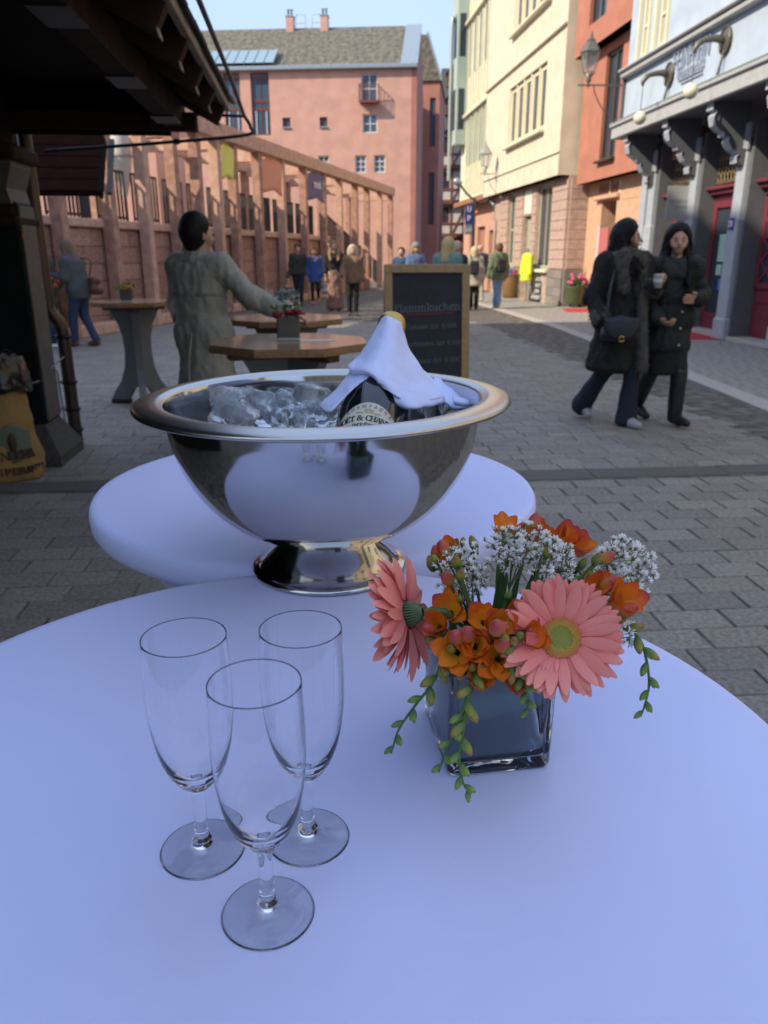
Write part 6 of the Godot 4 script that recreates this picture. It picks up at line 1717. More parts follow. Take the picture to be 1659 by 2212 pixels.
	person("bald man facing the blonde woman in the mint jacket", Vector3(1.36, 0, -15.2), -0.9, {"tall": 1.75, "cell": 0.03, "hair": brown, "style": "bald", "skin": "c", "coat": {"col": lin(0.05, 0.05, 0.055), "hem": 0.85}, "legs": {"col": black}})
	var wc := person("woman in a cream coat walking away with a black backpack", Vector3(2.56, 0, -22.9), PI - 0.1, {"tall": 1.70, "cell": 0.024, "hair": lin(0.52, 0.42, 0.27), "style": "bob", "face": false, "pose": {"kl": Vector3(0.07, 0.5, 0.06), "al": Vector3(0.06, 0.1, 0.04)}, "coat": {"col": lin(0.58, 0.53, 0.42), "hem": 0.66, "flare": 0.22, "bulk": 0.03, "collar": 0.09}, "legs": {"col": black}, "shoes": black})
	backpack("small black backpack on the woman in the cream coat", wc, black)
	person("bald man in a navy jacket and beige trousers walking ahead of the cream coat", Vector3(3.15, 0, -26.6), PI, {"tall": 1.80, "cell": 0.03, "hair": brown, "style": "bald", "skin": "c", "face": false, "pose": step, "coat": {"col": lin(0.03, 0.045, 0.10), "hem": 0.8}, "legs": {"col": lin(0.42, 0.36, 0.27)}, "shoes": lin(0.5, 0.5, 0.5)})
	var pk := person("woman in a green parka and light jeans walking away with a black backpack", Vector3(3.32, 0, -23.4), PI + 0.15, {"tall": 1.79, "cell": 0.024, "hair": lin(0.14, 0.07, 0.035), "style": "bun", "face": false, "pose": {"kl": Vector3(0.06, 0.5, 0.05), "al": Vector3(0.04, 0.1, 0.06), "kr": Vector3(-0.06, 0.5, 0.04), "ar": Vector3(-0.02, 0.12, -0.1), "tr": Vector3(-0.02, 0.035, 0.05)}, "coat": {"col": lin(0.20, 0.25, 0.14), "hem": 0.78, "flare": 0.2, "bulk": 0.035, "collar": 0.1}, "legs": {"col": lin(0.26, 0.42, 0.62), "knee": 0.06}, "shoes": lin(0.4, 0.4, 0.4)})
	backpack("black backpack with a pink badge on the woman in the green parka", pk, black)
	# the two women walking on the right
	var fw := person("dark haired woman in a long black fur trimmed coat carrying a paper cup", Vector3(2.12, 0, -7.1), 0.25, {"tall": 1.77, "cell": 0.015, "hair": lin(0.007, 0.006, 0.006), "style": "long", "hair_len": 1.3, "lock": -0.05, "head_turn": 1.0, "skin": "b",
		"pose": {"el": Vector3(0.24, 1.12, 0.04), "wl": Vector3(0.13, 1.19, 0.25), "er": Vector3(-0.26, 1.1, -0.03), "wr": Vector3(-0.24, 0.9, 0.12), "kl": Vector3(0.09, 0.52, 0.12), "al": Vector3(0.08, 0.08, 0.12), "tl": Vector3(0.1, 0.03, 0.29), "kr": Vector3(-0.08, 0.5, 0.0), "ar": Vector3(-0.13, 0.16, -0.3), "tr": Vector3(-0.12, 0.05, -0.18)},
		"hand_l": Vector3(-0.15, 0.55, 0.75), "lat_l": Vector3(0, 1, -0.3), "curl_l": Vector3(1, 0.2, -0.2), "grip_l": 0.75,
		"coat": {"col": lin(0.011, 0.0105, 0.0105), "hem": 0.5, "flare": 0.27, "bulk": 0.014, "fur": true, "depth": 0.95, "open": true, "fold": 0.045}, "legs": {"col": lin(0.014, 0.022, 0.045), "flare": 0.088, "knee": 0.064}, "shoes": lin(0.35, 0.35, 0.36)})
	var cup := thing("paper_cup", "white paper coffee cup in the hand of the woman in the fur trimmed coat", "cup", fw.transform * Vector3(0.115, 1.185, 0.335))
	part("cup_wall", B.new().lathe([Vector2(0.001, 0), Vector2(0.031, 0), Vector2(0.043, 0.105), Vector2(0.045, 0.107), Vector2(0.043, 0.11), Vector2(0.038, 0.09), Vector2(0.001, 0.09)], 20).done(), mat("white paper", lin(0.6, 0.58, 0.54), 0.7), cup)
	part("cup_sleeve", B.new().lathe([Vector2(0.035, 0.025), Vector2(0.0375, 0.025), Vector2(0.0415, 0.07), Vector2(0.039, 0.07)], 20).done(), mat("grey paper", lin(0.45, 0.44, 0.41), 0.8), cup)
	var hb := bag("shoulder_handbag", "dark blue patterned handbag with gold clasp at the side of the fur trimmed coat", fw.transform * Vector3(-0.15, 0.86, 0.26), fw.rotation.y - 0.3, Vector3(0.32, 0.2, 0.12), lin(0.02, 0.025, 0.045), [Vector3(-0.12, 0.07, 0), Vector3(-0.1, 0.3, -0.06), Vector3(-0.04, 0.5, -0.18)])
	part("flap", B.new().sheet(net([[Vector3(-0.15, 0.09, 0.055), Vector3(0, 0.1, 0.065), Vector3(0.15, 0.09, 0.055)], [Vector3(-0.15, 0.0, 0.07), Vector3(0, 0.0, 0.085), Vector3(0.15, 0.0, 0.07)], [Vector3(-0.09, -0.07, 0.075), Vector3(0, -0.09, 0.085), Vector3(0.09, -0.07, 0.075)]], 6, 8), 0.006).done(), gmat("bag flap weave", lin(0.03, 0.036, 0.06), 0.6, 0.09, 0.35, 16.0), hb)
	part("clasp", B.new().tube(range(11).map(func(k): return Vector3(cos(k * 0.55 + 0.5) * 0.022, -0.08 + sin(k * 0.55 + 0.5) * 0.022, 0.092)), [0.006], 6).done(), mat("gold metal", lin(0.6, 0.42, 0.12), 0.3, 1.0), hb)
	var gw2 := person("dark haired woman in a dark green padded coat and boots gesturing", Vector3(2.58, 0, -7.15), -0.05, {"tall": 1.74, "cell": 0.015, "hair": lin(0.0065, 0.006, 0.0065), "style": "long", "hair_len": 1.24, "lock": -0.025, "head_turn": -0.12, "skin": "b",
		"pose": {"el": Vector3(0.27, 1.12, -0.03), "wl": Vector3(0.15, 1.10, 0.24), "er": Vector3(-0.25, 1.1, -0.02), "wr": Vector3(-0.15, 0.93, 0.2), "kl": Vector3(0.1, 0.52, 0.12), "al": Vector3(0.1, 0.1, 0.14), "tl": Vector3(0.16, 0.05, 0.3), "kr": Vector3(-0.1, 0.5, 0.0), "ar": Vector3(-0.13, 0.13, -0.26), "tr": Vector3(-0.08, 0.035, -0.1)},
		"hand_l": Vector3(-0.85, 0.1, 0.35), "lat_l": Vector3(0.1, 1, 0.2), "curl_l": Vector3(0, 0, 1), "grip_l": 0.16, "hand_r": Vector3(0.5, -0.2, 0.6), "grip_r": 0.7,
		"coat": {"col": lin(0.011, 0.0155, 0.0145), "hem": 0.66, "flare": 0.205, "bulk": 0.008, "quilt": 0.21, "collar": 0.06, "rough": 0.75, "fold": 0.04, "name": "padded_coat"}, "legs": {"skirt": true, "hem": 0.46, "flare": 0.205, "col": lin(0.006, 0.006, 0.007)}, "tights": lin(0.008, 0.008, 0.01), "boots": lin(0.012, 0.012, 0.016), "shoes": lin(0.012, 0.012, 0.016)})
	for q in [[1.0, 0.19], [0.86, 0.19], [0.72, 0.2]]: part("snap_button", B.new().ball(Vector3(0.045, q[0], q[1]), Vector3(0.011, 0.011, 0.006), 8).done(), mat("steel snap", lin(0.5, 0.5, 0.48), 0.3, 0.9), gw2)

# ---------------------------------------------------------------- wooden standing tables
func spoty(u: float, v: float, y: float) -> Vector3:
	var a := spot(u, v, -1.0) - Vector3(0, EYE, 0)
	return Vector3(0, EYE, 0) + a * ((y - EYE) / a.y)

func wooden_table(label: String, at: Vector3, turn: float) -> Node3D:
	var t := thing("standing_table", label, "table", at, turn, "octagonal wooden standing tables")
	var wood := gmat("varnished table wood", lin(0.42, 0.25, 0.11), 0.2, 0.02, 0.65, 1.6, 5, 0.05, 3)
	wood.clearcoat_enabled = true
	wood.clearcoat = 0.6
	wood.clearcoat_roughness = 0.12
	var edge := gmat("table edge wood", lin(0.33, 0.185, 0.08), 0.4, 0.04, 0.7, 3.0, 4, 0.1)
	var under := gmat("table underside wood", lin(0.14, 0.065, 0.028), 0.6, 0.04, 0.7, 3.0)
	var grey := gmat("grey table leg paint", lin(0.155, 0.165, 0.175), 0.5, 0.02, 0.85, 0.8, 4, 0.05)
	var oct := PackedVector2Array()
	var oct2 := PackedVector2Array()
	for k in 8:
		oct.append(Vector2(cos(TAU * (k + 0.5) / 8), sin(TAU * (k + 0.5) / 8)) * 0.45)
		oct2.append(Vector2(cos(TAU * (k + 0.5) / 8), sin(TAU * (k + 0.5) / 8)) * 0.453)
	var flat := Basis(Vector3.RIGHT, Vector3(0, 0, -1), Vector3.UP)
	part("tabletop", B.new().prism(oct, 0.008, Transform3D(flat, Vector3(0, 1.045, 0))).done(), wood, t)
	part("edge_band", B.new().prism(oct2, 0.032, Transform3D(flat, Vector3(0, 1.012, 0))).done(), edge, t)
	for k in 3: part("support_board", B.new().box(Vector3(0.17, 0.985, 0), Vector3(0.34, 0.05, 0.09), 0.008).done(), under, t, Vector3.ZERO, Vector3(0, TAU * k / 3 + 0.5, 0))
	var prof := PackedVector2Array([Vector2(0.005, 0.05), Vector2(0.17, 0.05), Vector2(0.31, 0.05), Vector2(0.335, 0.08), Vector2(0.24, 0.14), Vector2(0.16, 0.26), Vector2(0.115, 0.4), Vector2(0.1, 0.56), Vector2(0.115, 0.72), Vector2(0.16, 0.86), Vector2(0.24, 0.96), Vector2(0.005, 0.96)])
	prof = PackedVector2Array([Vector2(0.005, 0.22), Vector2(0.08, 0.16), Vector2(0.15, 0.05), Vector2(0.335, 0.05), Vector2(0.30, 0.12), Vector2(0.21, 0.24), Vector2(0.155, 0.38), Vector2(0.135, 0.55), Vector2(0.145, 0.7), Vector2(0.18, 0.82), Vector2(0.26, 0.96), Vector2(0.005, 0.96)])
	for k in 3:
		var l := part("leg", B.new().prism(prof, 0.07, Transform3D(Basis(), Vector3(0, 0, -0.035))).done(), grey, t, Vector3.ZERO, Vector3(0, TAU * k / 3 + 0.5, 0))
		part("foot", bx(Vector3(0.2, 0.05, 0.09), 0.008), mat("black rubber foot", lin(0.012, 0.012, 0.012), 0.7), l, Vector3(0.245, 0.025, 0))
	return t

func flower_cube(label: String, at: Vector3, s: float, bloom: Color, pale: bool, n: int) -> void:
	var t := thing("flower_cube", label, "flower pot", at, 0.15, "small glass cubes of flowers on the wooden tables")
	part("glass_cube", bx(Vector3(s, s, s), s * 0.06), mat("smoky cube", lin(0.09, 0.085, 0.075), 0.12), t, Vector3(0, s / 2 + 0.008, 0))
	part("glass_base", bx(Vector3(s * 1.02, 0.016, s * 1.02), 0.004), mat("cube base glass", lin(0.4, 0.42, 0.43), 0.1), t, Vector3(0, 0.008, 0))
	for k in n:
		var o := Vector3(rng.randf_range(-0.55, 0.55) * s, s * rng.randf_range(1.0, 1.25), rng.randf_range(-0.5, 0.5) * s)
		var fl := B.new()
		for j in 7:
			var a := TAU * j / 7
			fl.ball(Vector3(cos(a) * 0.014, 0.004, sin(a) * 0.014), Vector3(0.015, 0.009, 0.015), 6)
		fl.ball(Vector3(0, 0.008, 0), Vector3(0.012, 0.01, 0.012), 6)
		part("flower", fl.done(), mat("bloom %s" % bloom, bloom, 0.7), t, o)
	var lf := B.new()
	for k in 60: leaf_face(lf, Vector3(rng.randf_range(-0.7, 0.7) * s, s * rng.randf_range(0.95, 1.5), rng.randf_range(-0.6, 0.6) * s), 0.022)
	part("leaves", lf.done(), leafmat("cube leaf", lin(0.06, 0.10, 0.03)), t).set_meta("kind", "stuff")
	if pale:
		var w := B.new()
		for k in 170:
			var p := Vector3(rng.randf_range(-1, 1), rng.randf_range(-0.2, 1), rng.randf_range(-1, 1)).normalized() * rng.randf_range(0.3, 1.0)
			leaf_face(w, Vector3(0.0, s * 1.75, 0) + p * Vector3(0.075, 0.075, 0.06), 0.014)
		part("pale_foliage", w.done(), mat("silver leaf", lin(0.22, 0.28, 0.25), 0.7), t).set_meta("kind", "stuff")

func build_wooden_tables() -> void:
	wooden_table("octagonal wooden standing table on curved grey legs beside the stall", Vector3(-2.55, 0, -8.1), 0.35)
	wooden_table("octagonal wooden standing table right behind the champagne bowl", Vector3(-0.52, 0, -4.3), 0.9)
	wooden_table("octagonal wooden standing table that the man in the trench coat reaches for", Vector3(-0.74, 0, -5.95), 0.1)
	flower_cube("small dark cube of orange flowers on the wooden table beside the stall", Vector3(-2.58, 1.053, -8.0), 0.12, lin(0.62, 0.22, 0.02), false, 8)
	flower_cube("glass cube of dark red flowers and silver leaves on the nearer wooden table", Vector3(-0.53, 1.053, -4.35), 0.125, lin(0.22, 0.006, 0.016), true, 11)
	solo("menu_card", bx(Vector3(0.2, 0.002, 0.07)), mat("white paper", lin(0.6, 0.58, 0.54), 0.7), "white paper slip lying on the nearer wooden table", "paper", Vector3(-0.36, 1.0545, -4.3), Vector3(0, 0.15, 0))
	var g := thing("wine_glass", "glass of red wine on the further wooden table beside the man's sleeve", "wine glass", Vector3(-0.84, 1.053, -5.82))
	var gl := mat("thin clear glass", Color(0.85, 0.88, 0.88, 0.06), 0.02)
	gl.transparency = BaseMaterial3D.TRANSPARENCY_ALPHA
	part("bowl", B.new().lathe([Vector2(0.005, 0.09), Vector2(0.025, 0.1), Vector2(0.04, 0.125), Vector2(0.044, 0.15), Vector2(0.04, 0.185), Vector2(0.034, 0.215)], 20).done(), gl, g)
	part("stem", B.new().lathe([Vector2(0.035, 0.001), Vector2(0.03, 0.004), Vector2(0.006, 0.01), Vector2(0.004, 0.03), Vector2(0.004, 0.085), Vector2(0.008, 0.092)], 14).done(), gl, g)
	part("wine", B.new().lathe([Vector2(0.001, 0.094), Vector2(0.024, 0.102), Vector2(0.038, 0.126), Vector2(0.042, 0.15), Vector2(0.001, 0.152)], 20).done(), mat("red wine", lin(0.03, 0.004, 0.008), 0.08), g)
	var cd := thing("table_clip", "small black clip mark on the grey leg under the nearer wooden table", "clip", Vector3(-0.34, 0.86, -4.04))
	part("hook", B.new().tube(curve([Vector3(0, 0.03, 0), Vector3(-0.012, 0.0, 0.004), Vector3(0.008, -0.012, 0.006), Vector3(0.022, 0.0, 0.004), Vector3(0.02, 0.03, 0)], 12), [0.005], 5).done(), mat("stall iron", lin(0.025, 0.025, 0.028), 0.45, 0.7), cd)

# ---------------------------------------------------------------- white tables
const TOP := 1.12
func build_white_tables() -> void:
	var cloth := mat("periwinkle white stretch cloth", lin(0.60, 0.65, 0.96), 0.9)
	cloth.rim_enabled = true
	cloth.rim = 0.15
	cloth.normal_enabled = true
	cloth.normal_texture = grain(0.015, 0.0, 1.0, 4, 31, 256, true, 3.0)
	cloth.normal_scale = 0.16
	var weave := Image.create(512, 512, false, Image.FORMAT_RGB8)
	for wy in 512:
		for wx in 512:
			var wv := 0.5 + 0.3 * sin(TAU * (wx + wy) / 8.0) + 0.1 * sin(TAU * (wx - wy) / 16.0) + 0.1 * noise.get_noise_2d(wx * 0.5, wy * 0.5)
			weave.set_pixel(wx, wy, Color(wv, wv, wv))
	cloth.heightmap_enabled = true
	cloth.heightmap_texture = ImageTexture.create_from_image(weave)
	cloth.heightmap_scale = 0.004
	cloth.uv1_triplanar = true
	cloth.uv1_world_triplanar = true
	cloth.uv1_scale = Vector3(7, 7, 7)
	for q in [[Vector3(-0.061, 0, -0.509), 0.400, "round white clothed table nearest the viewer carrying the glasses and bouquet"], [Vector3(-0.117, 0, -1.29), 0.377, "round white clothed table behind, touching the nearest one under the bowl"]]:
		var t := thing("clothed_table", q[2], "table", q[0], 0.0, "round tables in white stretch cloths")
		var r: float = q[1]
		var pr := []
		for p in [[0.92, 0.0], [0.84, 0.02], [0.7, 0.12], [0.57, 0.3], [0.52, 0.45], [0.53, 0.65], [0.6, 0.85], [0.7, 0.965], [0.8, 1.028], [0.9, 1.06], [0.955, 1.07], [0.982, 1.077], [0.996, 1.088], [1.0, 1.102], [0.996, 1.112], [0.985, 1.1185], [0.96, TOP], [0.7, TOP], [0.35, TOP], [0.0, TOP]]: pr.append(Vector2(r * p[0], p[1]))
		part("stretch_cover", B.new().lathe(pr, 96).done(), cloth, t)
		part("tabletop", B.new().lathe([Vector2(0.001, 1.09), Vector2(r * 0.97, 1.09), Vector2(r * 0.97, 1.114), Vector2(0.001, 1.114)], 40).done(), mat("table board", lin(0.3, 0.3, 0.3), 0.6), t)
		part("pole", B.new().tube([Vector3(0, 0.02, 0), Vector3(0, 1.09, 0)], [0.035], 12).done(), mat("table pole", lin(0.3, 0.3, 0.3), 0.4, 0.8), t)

# ---------------------------------------------------------------- champagne bowl
func build_wine_bowl() -> void:
	var c := Vector3(-0.070, TOP, -0.918)
	var steel := mat("polished steel", lin(0.62, 0.61, 0.60), 0.085, 1.0)
	steel.roughness_texture = grain(0.012, 0.45, 1.0, 5, 41)
	steel.roughness = 0.14
	steel.albedo_texture = grain(0.015, 0.9, 1.0, 4, 2)
	steel.normal_enabled = true
	steel.normal_texture = grain(0.015, 0.0, 1.0, 2, 1, 256, true, 1.0)
	steel.normal_scale = 0.035
	steel.uv1_triplanar = true
	steel.uv1_scale = Vector3.ONE * 2.4
	var brushed := mat("brushed steel rim", lin(0.52, 0.51, 0.49), 0.27, 1.0)
	var b := thing("champagne_bowl", "large footed polished steel bowl full of ice standing across both white tables", "bowl", c, 0.0)
	b.rotation.z = deg_to_rad(0.6)
	var out := [[0.052, 0.046], [0.085, 0.054], [0.118, 0.072], [0.146, 0.098], [0.166, 0.128], [0.179, 0.160], [0.1855, 0.192], [0.1875, 0.2145]]
	var pr := []
	for i in 45:
		var f := i / 44.0 * (out.size() - 1)
		var k := int(min(floor(f), out.size() - 2))
		var g := func(m): return Vector3(out[m][0], out[m][1], 0)
		var v := catmull([g.call(max(k - 1, 0)), g.call(k), g.call(k + 1), g.call(min(k + 2, out.size() - 1))] if k > 0 and k < out.size() - 2 else [g.call(k), g.call(k + 1)], (1.0 + f - k) / 3.0 if k > 0 and k < out.size() - 2 else f - k)
		pr.append(Vector2(v.x, v.y))
	part("basin", B.new().lathe(pr, 96).done(), steel, b)
	var inn := [Vector2(0.1868, 0.2185)]
	for i in range(pr.size() - 2, -1, -1): inn.append(Vector2(pr[i].x - 0.0022, pr[i].y + 0.0012))
	inn.append(Vector2(0.0, 0.049))
	part("inside", B.new().lathe(inn, 96).done(), steel, b)
	part("rim", B.new().lathe([Vector2(0.1875, 0.2140), Vector2(0.192, 0.2172), Vector2(0.206, 0.2168), Vector2(0.2165, 0.2142), Vector2(0.2205, 0.2140), Vector2(0.2222, 0.2162), Vector2(0.2212, 0.2190), Vector2(0.216, 0.2212), Vector2(0.207, 0.2230), Vector2(0.1975, 0.2238), Vector2(0.1905, 0.2222), Vector2(0.1868, 0.2185)], 128).done(), brushed, b)
	var ft := part("foot", B.new().lathe([Vector2(0.0, 0.004), Vector2(0.09, 0.004), Vector2(0.0945, 0.0005), Vector2(0.098, 0.002), Vector2(0.0985, 0.005), Vector2(0.096, 0.0075), Vector2(0.0915, 0.008), Vector2(0.0875, 0.0105), Vector2(0.083, 0.0155), Vector2(0.0775, 0.021), Vector2(0.071, 0.027), Vector2(0.065, 0.0335), Vector2(0.0602, 0.0402), Vector2(0.0568, 0.0468), Vector2(0.0555, 0.0525), Vector2(0.0, 0.0525)], 96).done(), steel, b)
	# ice
	var ice := mat("ice", Color(0.96, 0.98, 1.0, 0.11), 0.04)
	ice.transparency = BaseMaterial3D.TRANSPARENCY_ALPHA
	ice.refraction_enabled = true
	ice.refraction_scale = 0.031
	var spots := [[412, 886, 0.044], [462, 890, 0.046], [505, 874, 0.055], [560, 886, 0.05], [612, 888, 0.05], [672, 868, 0.052], [700, 890, 0.046], [640, 900, 0.042], [520, 903, 0.042], [885, 894, 0.046], [925, 892, 0.044], [450, 868, 0.04], [600, 866, 0.044]]
	for i in spots.size():
		var q: Array = spots[i]
		var p := spoty(q[0], q[1], TOP + 0.180 + (0.012 if i in [2, 5] else 0.0))
		var d := Vector2(p.x - c.x, p.z - c.z)
		if d.length() > 0.165: d *= 0.165 / d.length()
		solo("ice_cube", ice_mesh(i, q[2]), ice, "clear melting ice cube in the steel bowl", "ice", Vector3(c.x + d.x, p.y, c.z + d.y), Vector3(rng.randf() * 3, rng.randf() * 3, rng.randf() * 3), "ice cubes in the champagne bowl")
	# lower layer that carries them
	for i in 14:
		var a := i * 2.4
		var r := 0.03 + 0.009 * i
		solo("ice_cube", ice_mesh(i + 50, 0.042), ice, "clear melting ice cube in the steel bowl", "ice", Vector3(c.x + cos(a) * r * 0.85, TOP + 0.140, c.z + sin(a) * r * 0.85), Vector3(rng.randf() * 3, rng.randf() * 3, rng.randf() * 3), "ice cubes in the champagne bowl")
	build_bottle()

func ice_mesh(s: int, size: float) -> ArrayMesh:
	var f := Field.new(-Vector3.ONE * size * 0.85, Vector3.ONE * size * 0.85, size / 11.0)
	var h := size * 0.3
	var fn := FastNoiseLite.new()
	fn.seed = s
	fn.frequency = 17.0
	fn.noise_type = FastNoiseLite.TYPE_SIMPLEX_SMOOTH
	for l in f.nz:
		for j in f.ny:
			for i in f.nx:
				var p := f.lo + Vector3(i, j, l) * f.h
				var q := Vector3(absf(p.x) - h, absf(p.y) - h * 0.9, absf(p.z) - h * 0.8)
				var d := Vector3(maxf(q.x, 0), maxf(q.y, 0), maxf(q.z, 0)).length() + minf(maxf(q.x, maxf(q.y, q.z)), 0.0) - size * 0.13
				f.d[(l * f.ny + j) * f.nx + i] = d + fn.get_noise_3dv(p) * size * 0.17
	return field_mesh([f])

func build_bottle() -> void:
	var a := Vector3(0.148, 0.648, -0.747).normalized()
	var top := spot(848, 692, -1.04)
	var base := top - a * 0.305
	var n := Vector3(-0.02, 0.76, 0.65)
	n = (n - a * n.dot(a)).normalized()
	var x := a.cross(n)
	var b := thing("champagne_bottle", "dark green champagne bottle with cream label leaning in the ice bowl", "bottle", base)
	b.basis = Basis(x, a, n)
	var gm := mat("bottle glass", lin(0.006, 0.011, 0.012), 0.05)
	gm.metallic_specular = 0.7
	part("glass", B.new().lathe([Vector2(0.0, 0.006), Vector2(0.035, 0.0), Vector2(0.041, 0.003), Vector2(0.0425, 0.01), Vector2(0.0425, 0.135), Vector2(0.0415, 0.152), Vector2(0.038, 0.17), Vector2(0.0325, 0.19), Vector2(0.0265, 0.21), Vector2(0.0205, 0.232), Vector2(0.0165, 0.255), Vector2(0.0145, 0.285), Vector2(0.0, 0.285)], 48).done(), gm, b)
	var foil := mat("gold foil", lin(0.62, 0.40, 0.10), 0.3, 1.0)
	foil.normal_enabled = true
	foil.normal_texture = grain(0.05, 0.0, 1.0, 3, 12, 256, true, 8.0)
	foil.uv1_triplanar = true
	foil.uv1_scale = Vector3.ONE * 20.0
	part("foil_cap", B.new().lathe([Vector2(0.0185, 0.236), Vector2(0.0172, 0.25), Vector2(0.016, 0.27), Vector2(0.0175, 0.276), Vector2(0.0185, 0.284), Vector2(0.0185, 0.298), Vector2(0.0165, 0.305), Vector2(0.010, 0.308), Vector2(0.0, 0.309)], 32).done(), foil, b)
	# label with arched top
	var g := []
	for i in 9:
		var row := []
		for j in 33:
			var th := (j / 32.0 - 0.5) * 2.1
			var ht := 0.036 + (0.1315 - 0.030 * pow(th / 1.05, 2.0) - 0.036) * (1.0 - i / 8.0)
			row.append(Vector3(sin(th) * 0.0429, ht, cos(th) * 0.0429))
		g.append(row)
	var lb := part("label", B.new().sheet(g, 0.0003).done(), mat("cream label paper", lin(0.60, 0.57, 0.47), 0.7), b)
	var ring := func(t: String, h: float, y: float, gap: float, arch: float, serif: bool) -> ArrayMesh:
		var st := B.new().st
		var w := []
		var sum := 0.0
		for k in t.length():
			var cw: float = {"I": 0.45, " ": 0.5, "M": 1.25, "É": 0.85, "Ë": 0.85, "&": 1.05, "L": 0.8}.get(t[k], 1.0)
			w.append(cw)
			sum += cw
		var at := -sum / 2.0
		for k in t.length():
			var th: float = (at + w[k] / 2.0) * gap
			at += w[k]
			if t[k] == " ": continue
			var xf := Transform3D(Basis(Vector3.UP, th), Vector3(sin(th) * 0.0433, y - arch * th * th, cos(th) * 0.0433)) * Transform3D(Basis(Vector3.BACK, -2.0 * arch * th / 0.0433), Vector3.ZERO)
			st.append_from(text_mesh(t[k], h, 0.0004, serif, serif), 0, xf)
		return st.commit()
	var ink := mat("black label ink", lin(0.03, 0.028, 0.026), 0.6)
	part("brand_lettering", ring.call("MOËT & CHANDON", 0.0074, 0.1085, 0.142, 0.006, true), ink, lb)
	part("small_lettering", ring.call("IMPÉRIAL", 0.0048, 0.0985, 0.115, 0.006, true), ink, lb)
	part("arched_lettering", ring.call("CHAMPAGNE", 0.0046, 0.1258, 0.145, 0.022, false), mat("grey label ink", lin(0.2, 0.2, 0.19), 0.6), lb)
	var cr := B.new()
	cr.box(Vector3(0, 0.1172, 0.0431), Vector3(0.009, 0.0016, 0.0006))
	for k in 5: cr.ball(Vector3((k - 2) * 0.0022, 0.1195 + 0.0008 * (2 - absi(k - 2)), 0.0431), Vector3(0.001, 0.0022, 0.0004), 6)
	for e in [-1, 1]: cr.box(Vector3(e * 0.010, 0.1160, 0.0424), Vector3(0.008, 0.0005, 0.0006), 0.0, Basis(Vector3.UP, e * 0.24))
	part("gold_crown", cr.done(), mat("gold ink", lin(0.5, 0.36, 0.12), 0.4, 0.6), lb)
	# napkins
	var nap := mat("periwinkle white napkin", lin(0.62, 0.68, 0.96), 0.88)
	nap.rim_enabled = true
	nap.rim = 0.15
	var S := func(rows: Array) -> Array:
		var o := []
		for r in rows:
			var l := []
			for p in r: l.append(spot(p[0], p[1], p[2]))
			o.append(l)
		return o
	var nk := thing("napkin", "white napkin draped round the neck of the champagne bottle", "napkin", Vector3.ZERO, 0.0, "white napkins")
	var cape := net(S.call([
		[[842, 692, -1.065], [824, 690, -1.035], [836, 684, -1.008], [856, 691, -1.008], [869, 702, -1.035], [852, 698, -1.066]],
		[[830, 735, -1.075], [800, 734, -1.01], [824, 733, -0.972], [855, 742, -0.972], [881, 750, -1.025], [862, 742, -1.075]],
		[[815, 768, -1.075], [774, 771, -0.995], [808, 778, -0.94], [855, 790, -0.945], [902, 786, -1.0], [880, 770, -1.08]],
		[[800, 785, -1.065], [754, 792, -0.972], [802, 803, -0.918], [860, 822, -0.925], [930, 825, -0.99], [902, 792, -1.08]],
		[[798, 795, -1.055], [757, 804, -0.966], [803, 811, -0.913], [864, 846, -0.905], [948, 850, -0.972], [918, 806, -1.07]],
		[[796, 800, -1.05], [764, 808, -0.972], [806, 815, -0.92], [866, 866, -0.898], [957, 862, -0.966], [925, 815, -1.065]]]), 44, 72, 0.0014, 40.0)
	for i in cape.size():
		for j in cape[i].size():
			var pu := float(j) / 72.0
			var pv := float(i) / 44.0
			# folds that run down from the neck and get deeper towards the hem
			var pl := absf(sin(PI * (pu * 5.2 + 0.25 * sin(pv * 3.0) + pv * 0.55)))
			cape[i][j] += n * (0.0065 * pv * (pl - 0.45) + 0.002 * sin(pv * 9.0 + pu * 7.0) * pv)
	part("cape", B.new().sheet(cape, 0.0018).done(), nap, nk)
	part("lower_fold", B.new().sheet(net(S.call([
		[[806, 806, -0.925], [840, 828, -0.915], [885, 842, -0.915], [940, 846, -0.965]],
		[[822, 826, -0.918], [848, 848, -0.905], [890, 862, -0.902], [955, 858, -0.958]],
		[[846, 852, -0.91], [862, 874, -0.895], [900, 880, -0.892], [956, 868, -0.952]],
		[[858, 868, -0.915], [870, 882, -0.905], [905, 880, -0.905], [948, 872, -0.965]],
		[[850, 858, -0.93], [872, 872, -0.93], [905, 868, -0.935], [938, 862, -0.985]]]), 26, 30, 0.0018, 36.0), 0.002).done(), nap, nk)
	part("tail", B.new().sheet(net(S.call([
		[[768, 792, -0.98], [784, 798, -0.945], [800, 804, -0.93]],
		[[748, 815, -0.965], [768, 820, -0.928], [798, 812, -0.925]],
		[[726, 842, -0.95], [748, 848, -0.91], [778, 828, -0.912]],
		[[704, 862, -0.945], [728, 872, -0.90], [752, 852, -0.905]],
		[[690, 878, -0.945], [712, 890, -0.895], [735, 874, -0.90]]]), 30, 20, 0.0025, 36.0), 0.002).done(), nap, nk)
	var n2 := thing("napkin", "folded white napkin lying at the right inside edge of the steel bowl", "napkin", Vector3.ZERO, 0.0, "white napkins")
	part("fold", B.new().sheet(net(S.call([
		[[936, 815, -1.04], [985, 821, -1.045], [1034, 838, -1.035]],
		[[938, 838, -1.005], [985, 842, -1.01], [1040, 852, -1.005]],
		[[952, 862, -0.975], [990, 866, -0.975], [1038, 866, -0.985]],
		[[972, 876, -0.962], [1000, 880, -0.96], [1034, 877, -0.972]],
		[[972, 880, -0.975], [1000, 884, -0.975], [1030, 880, -0.985]]]), 30, 26, 0.003, 30.0), 0.0025).done(), nap, n2)
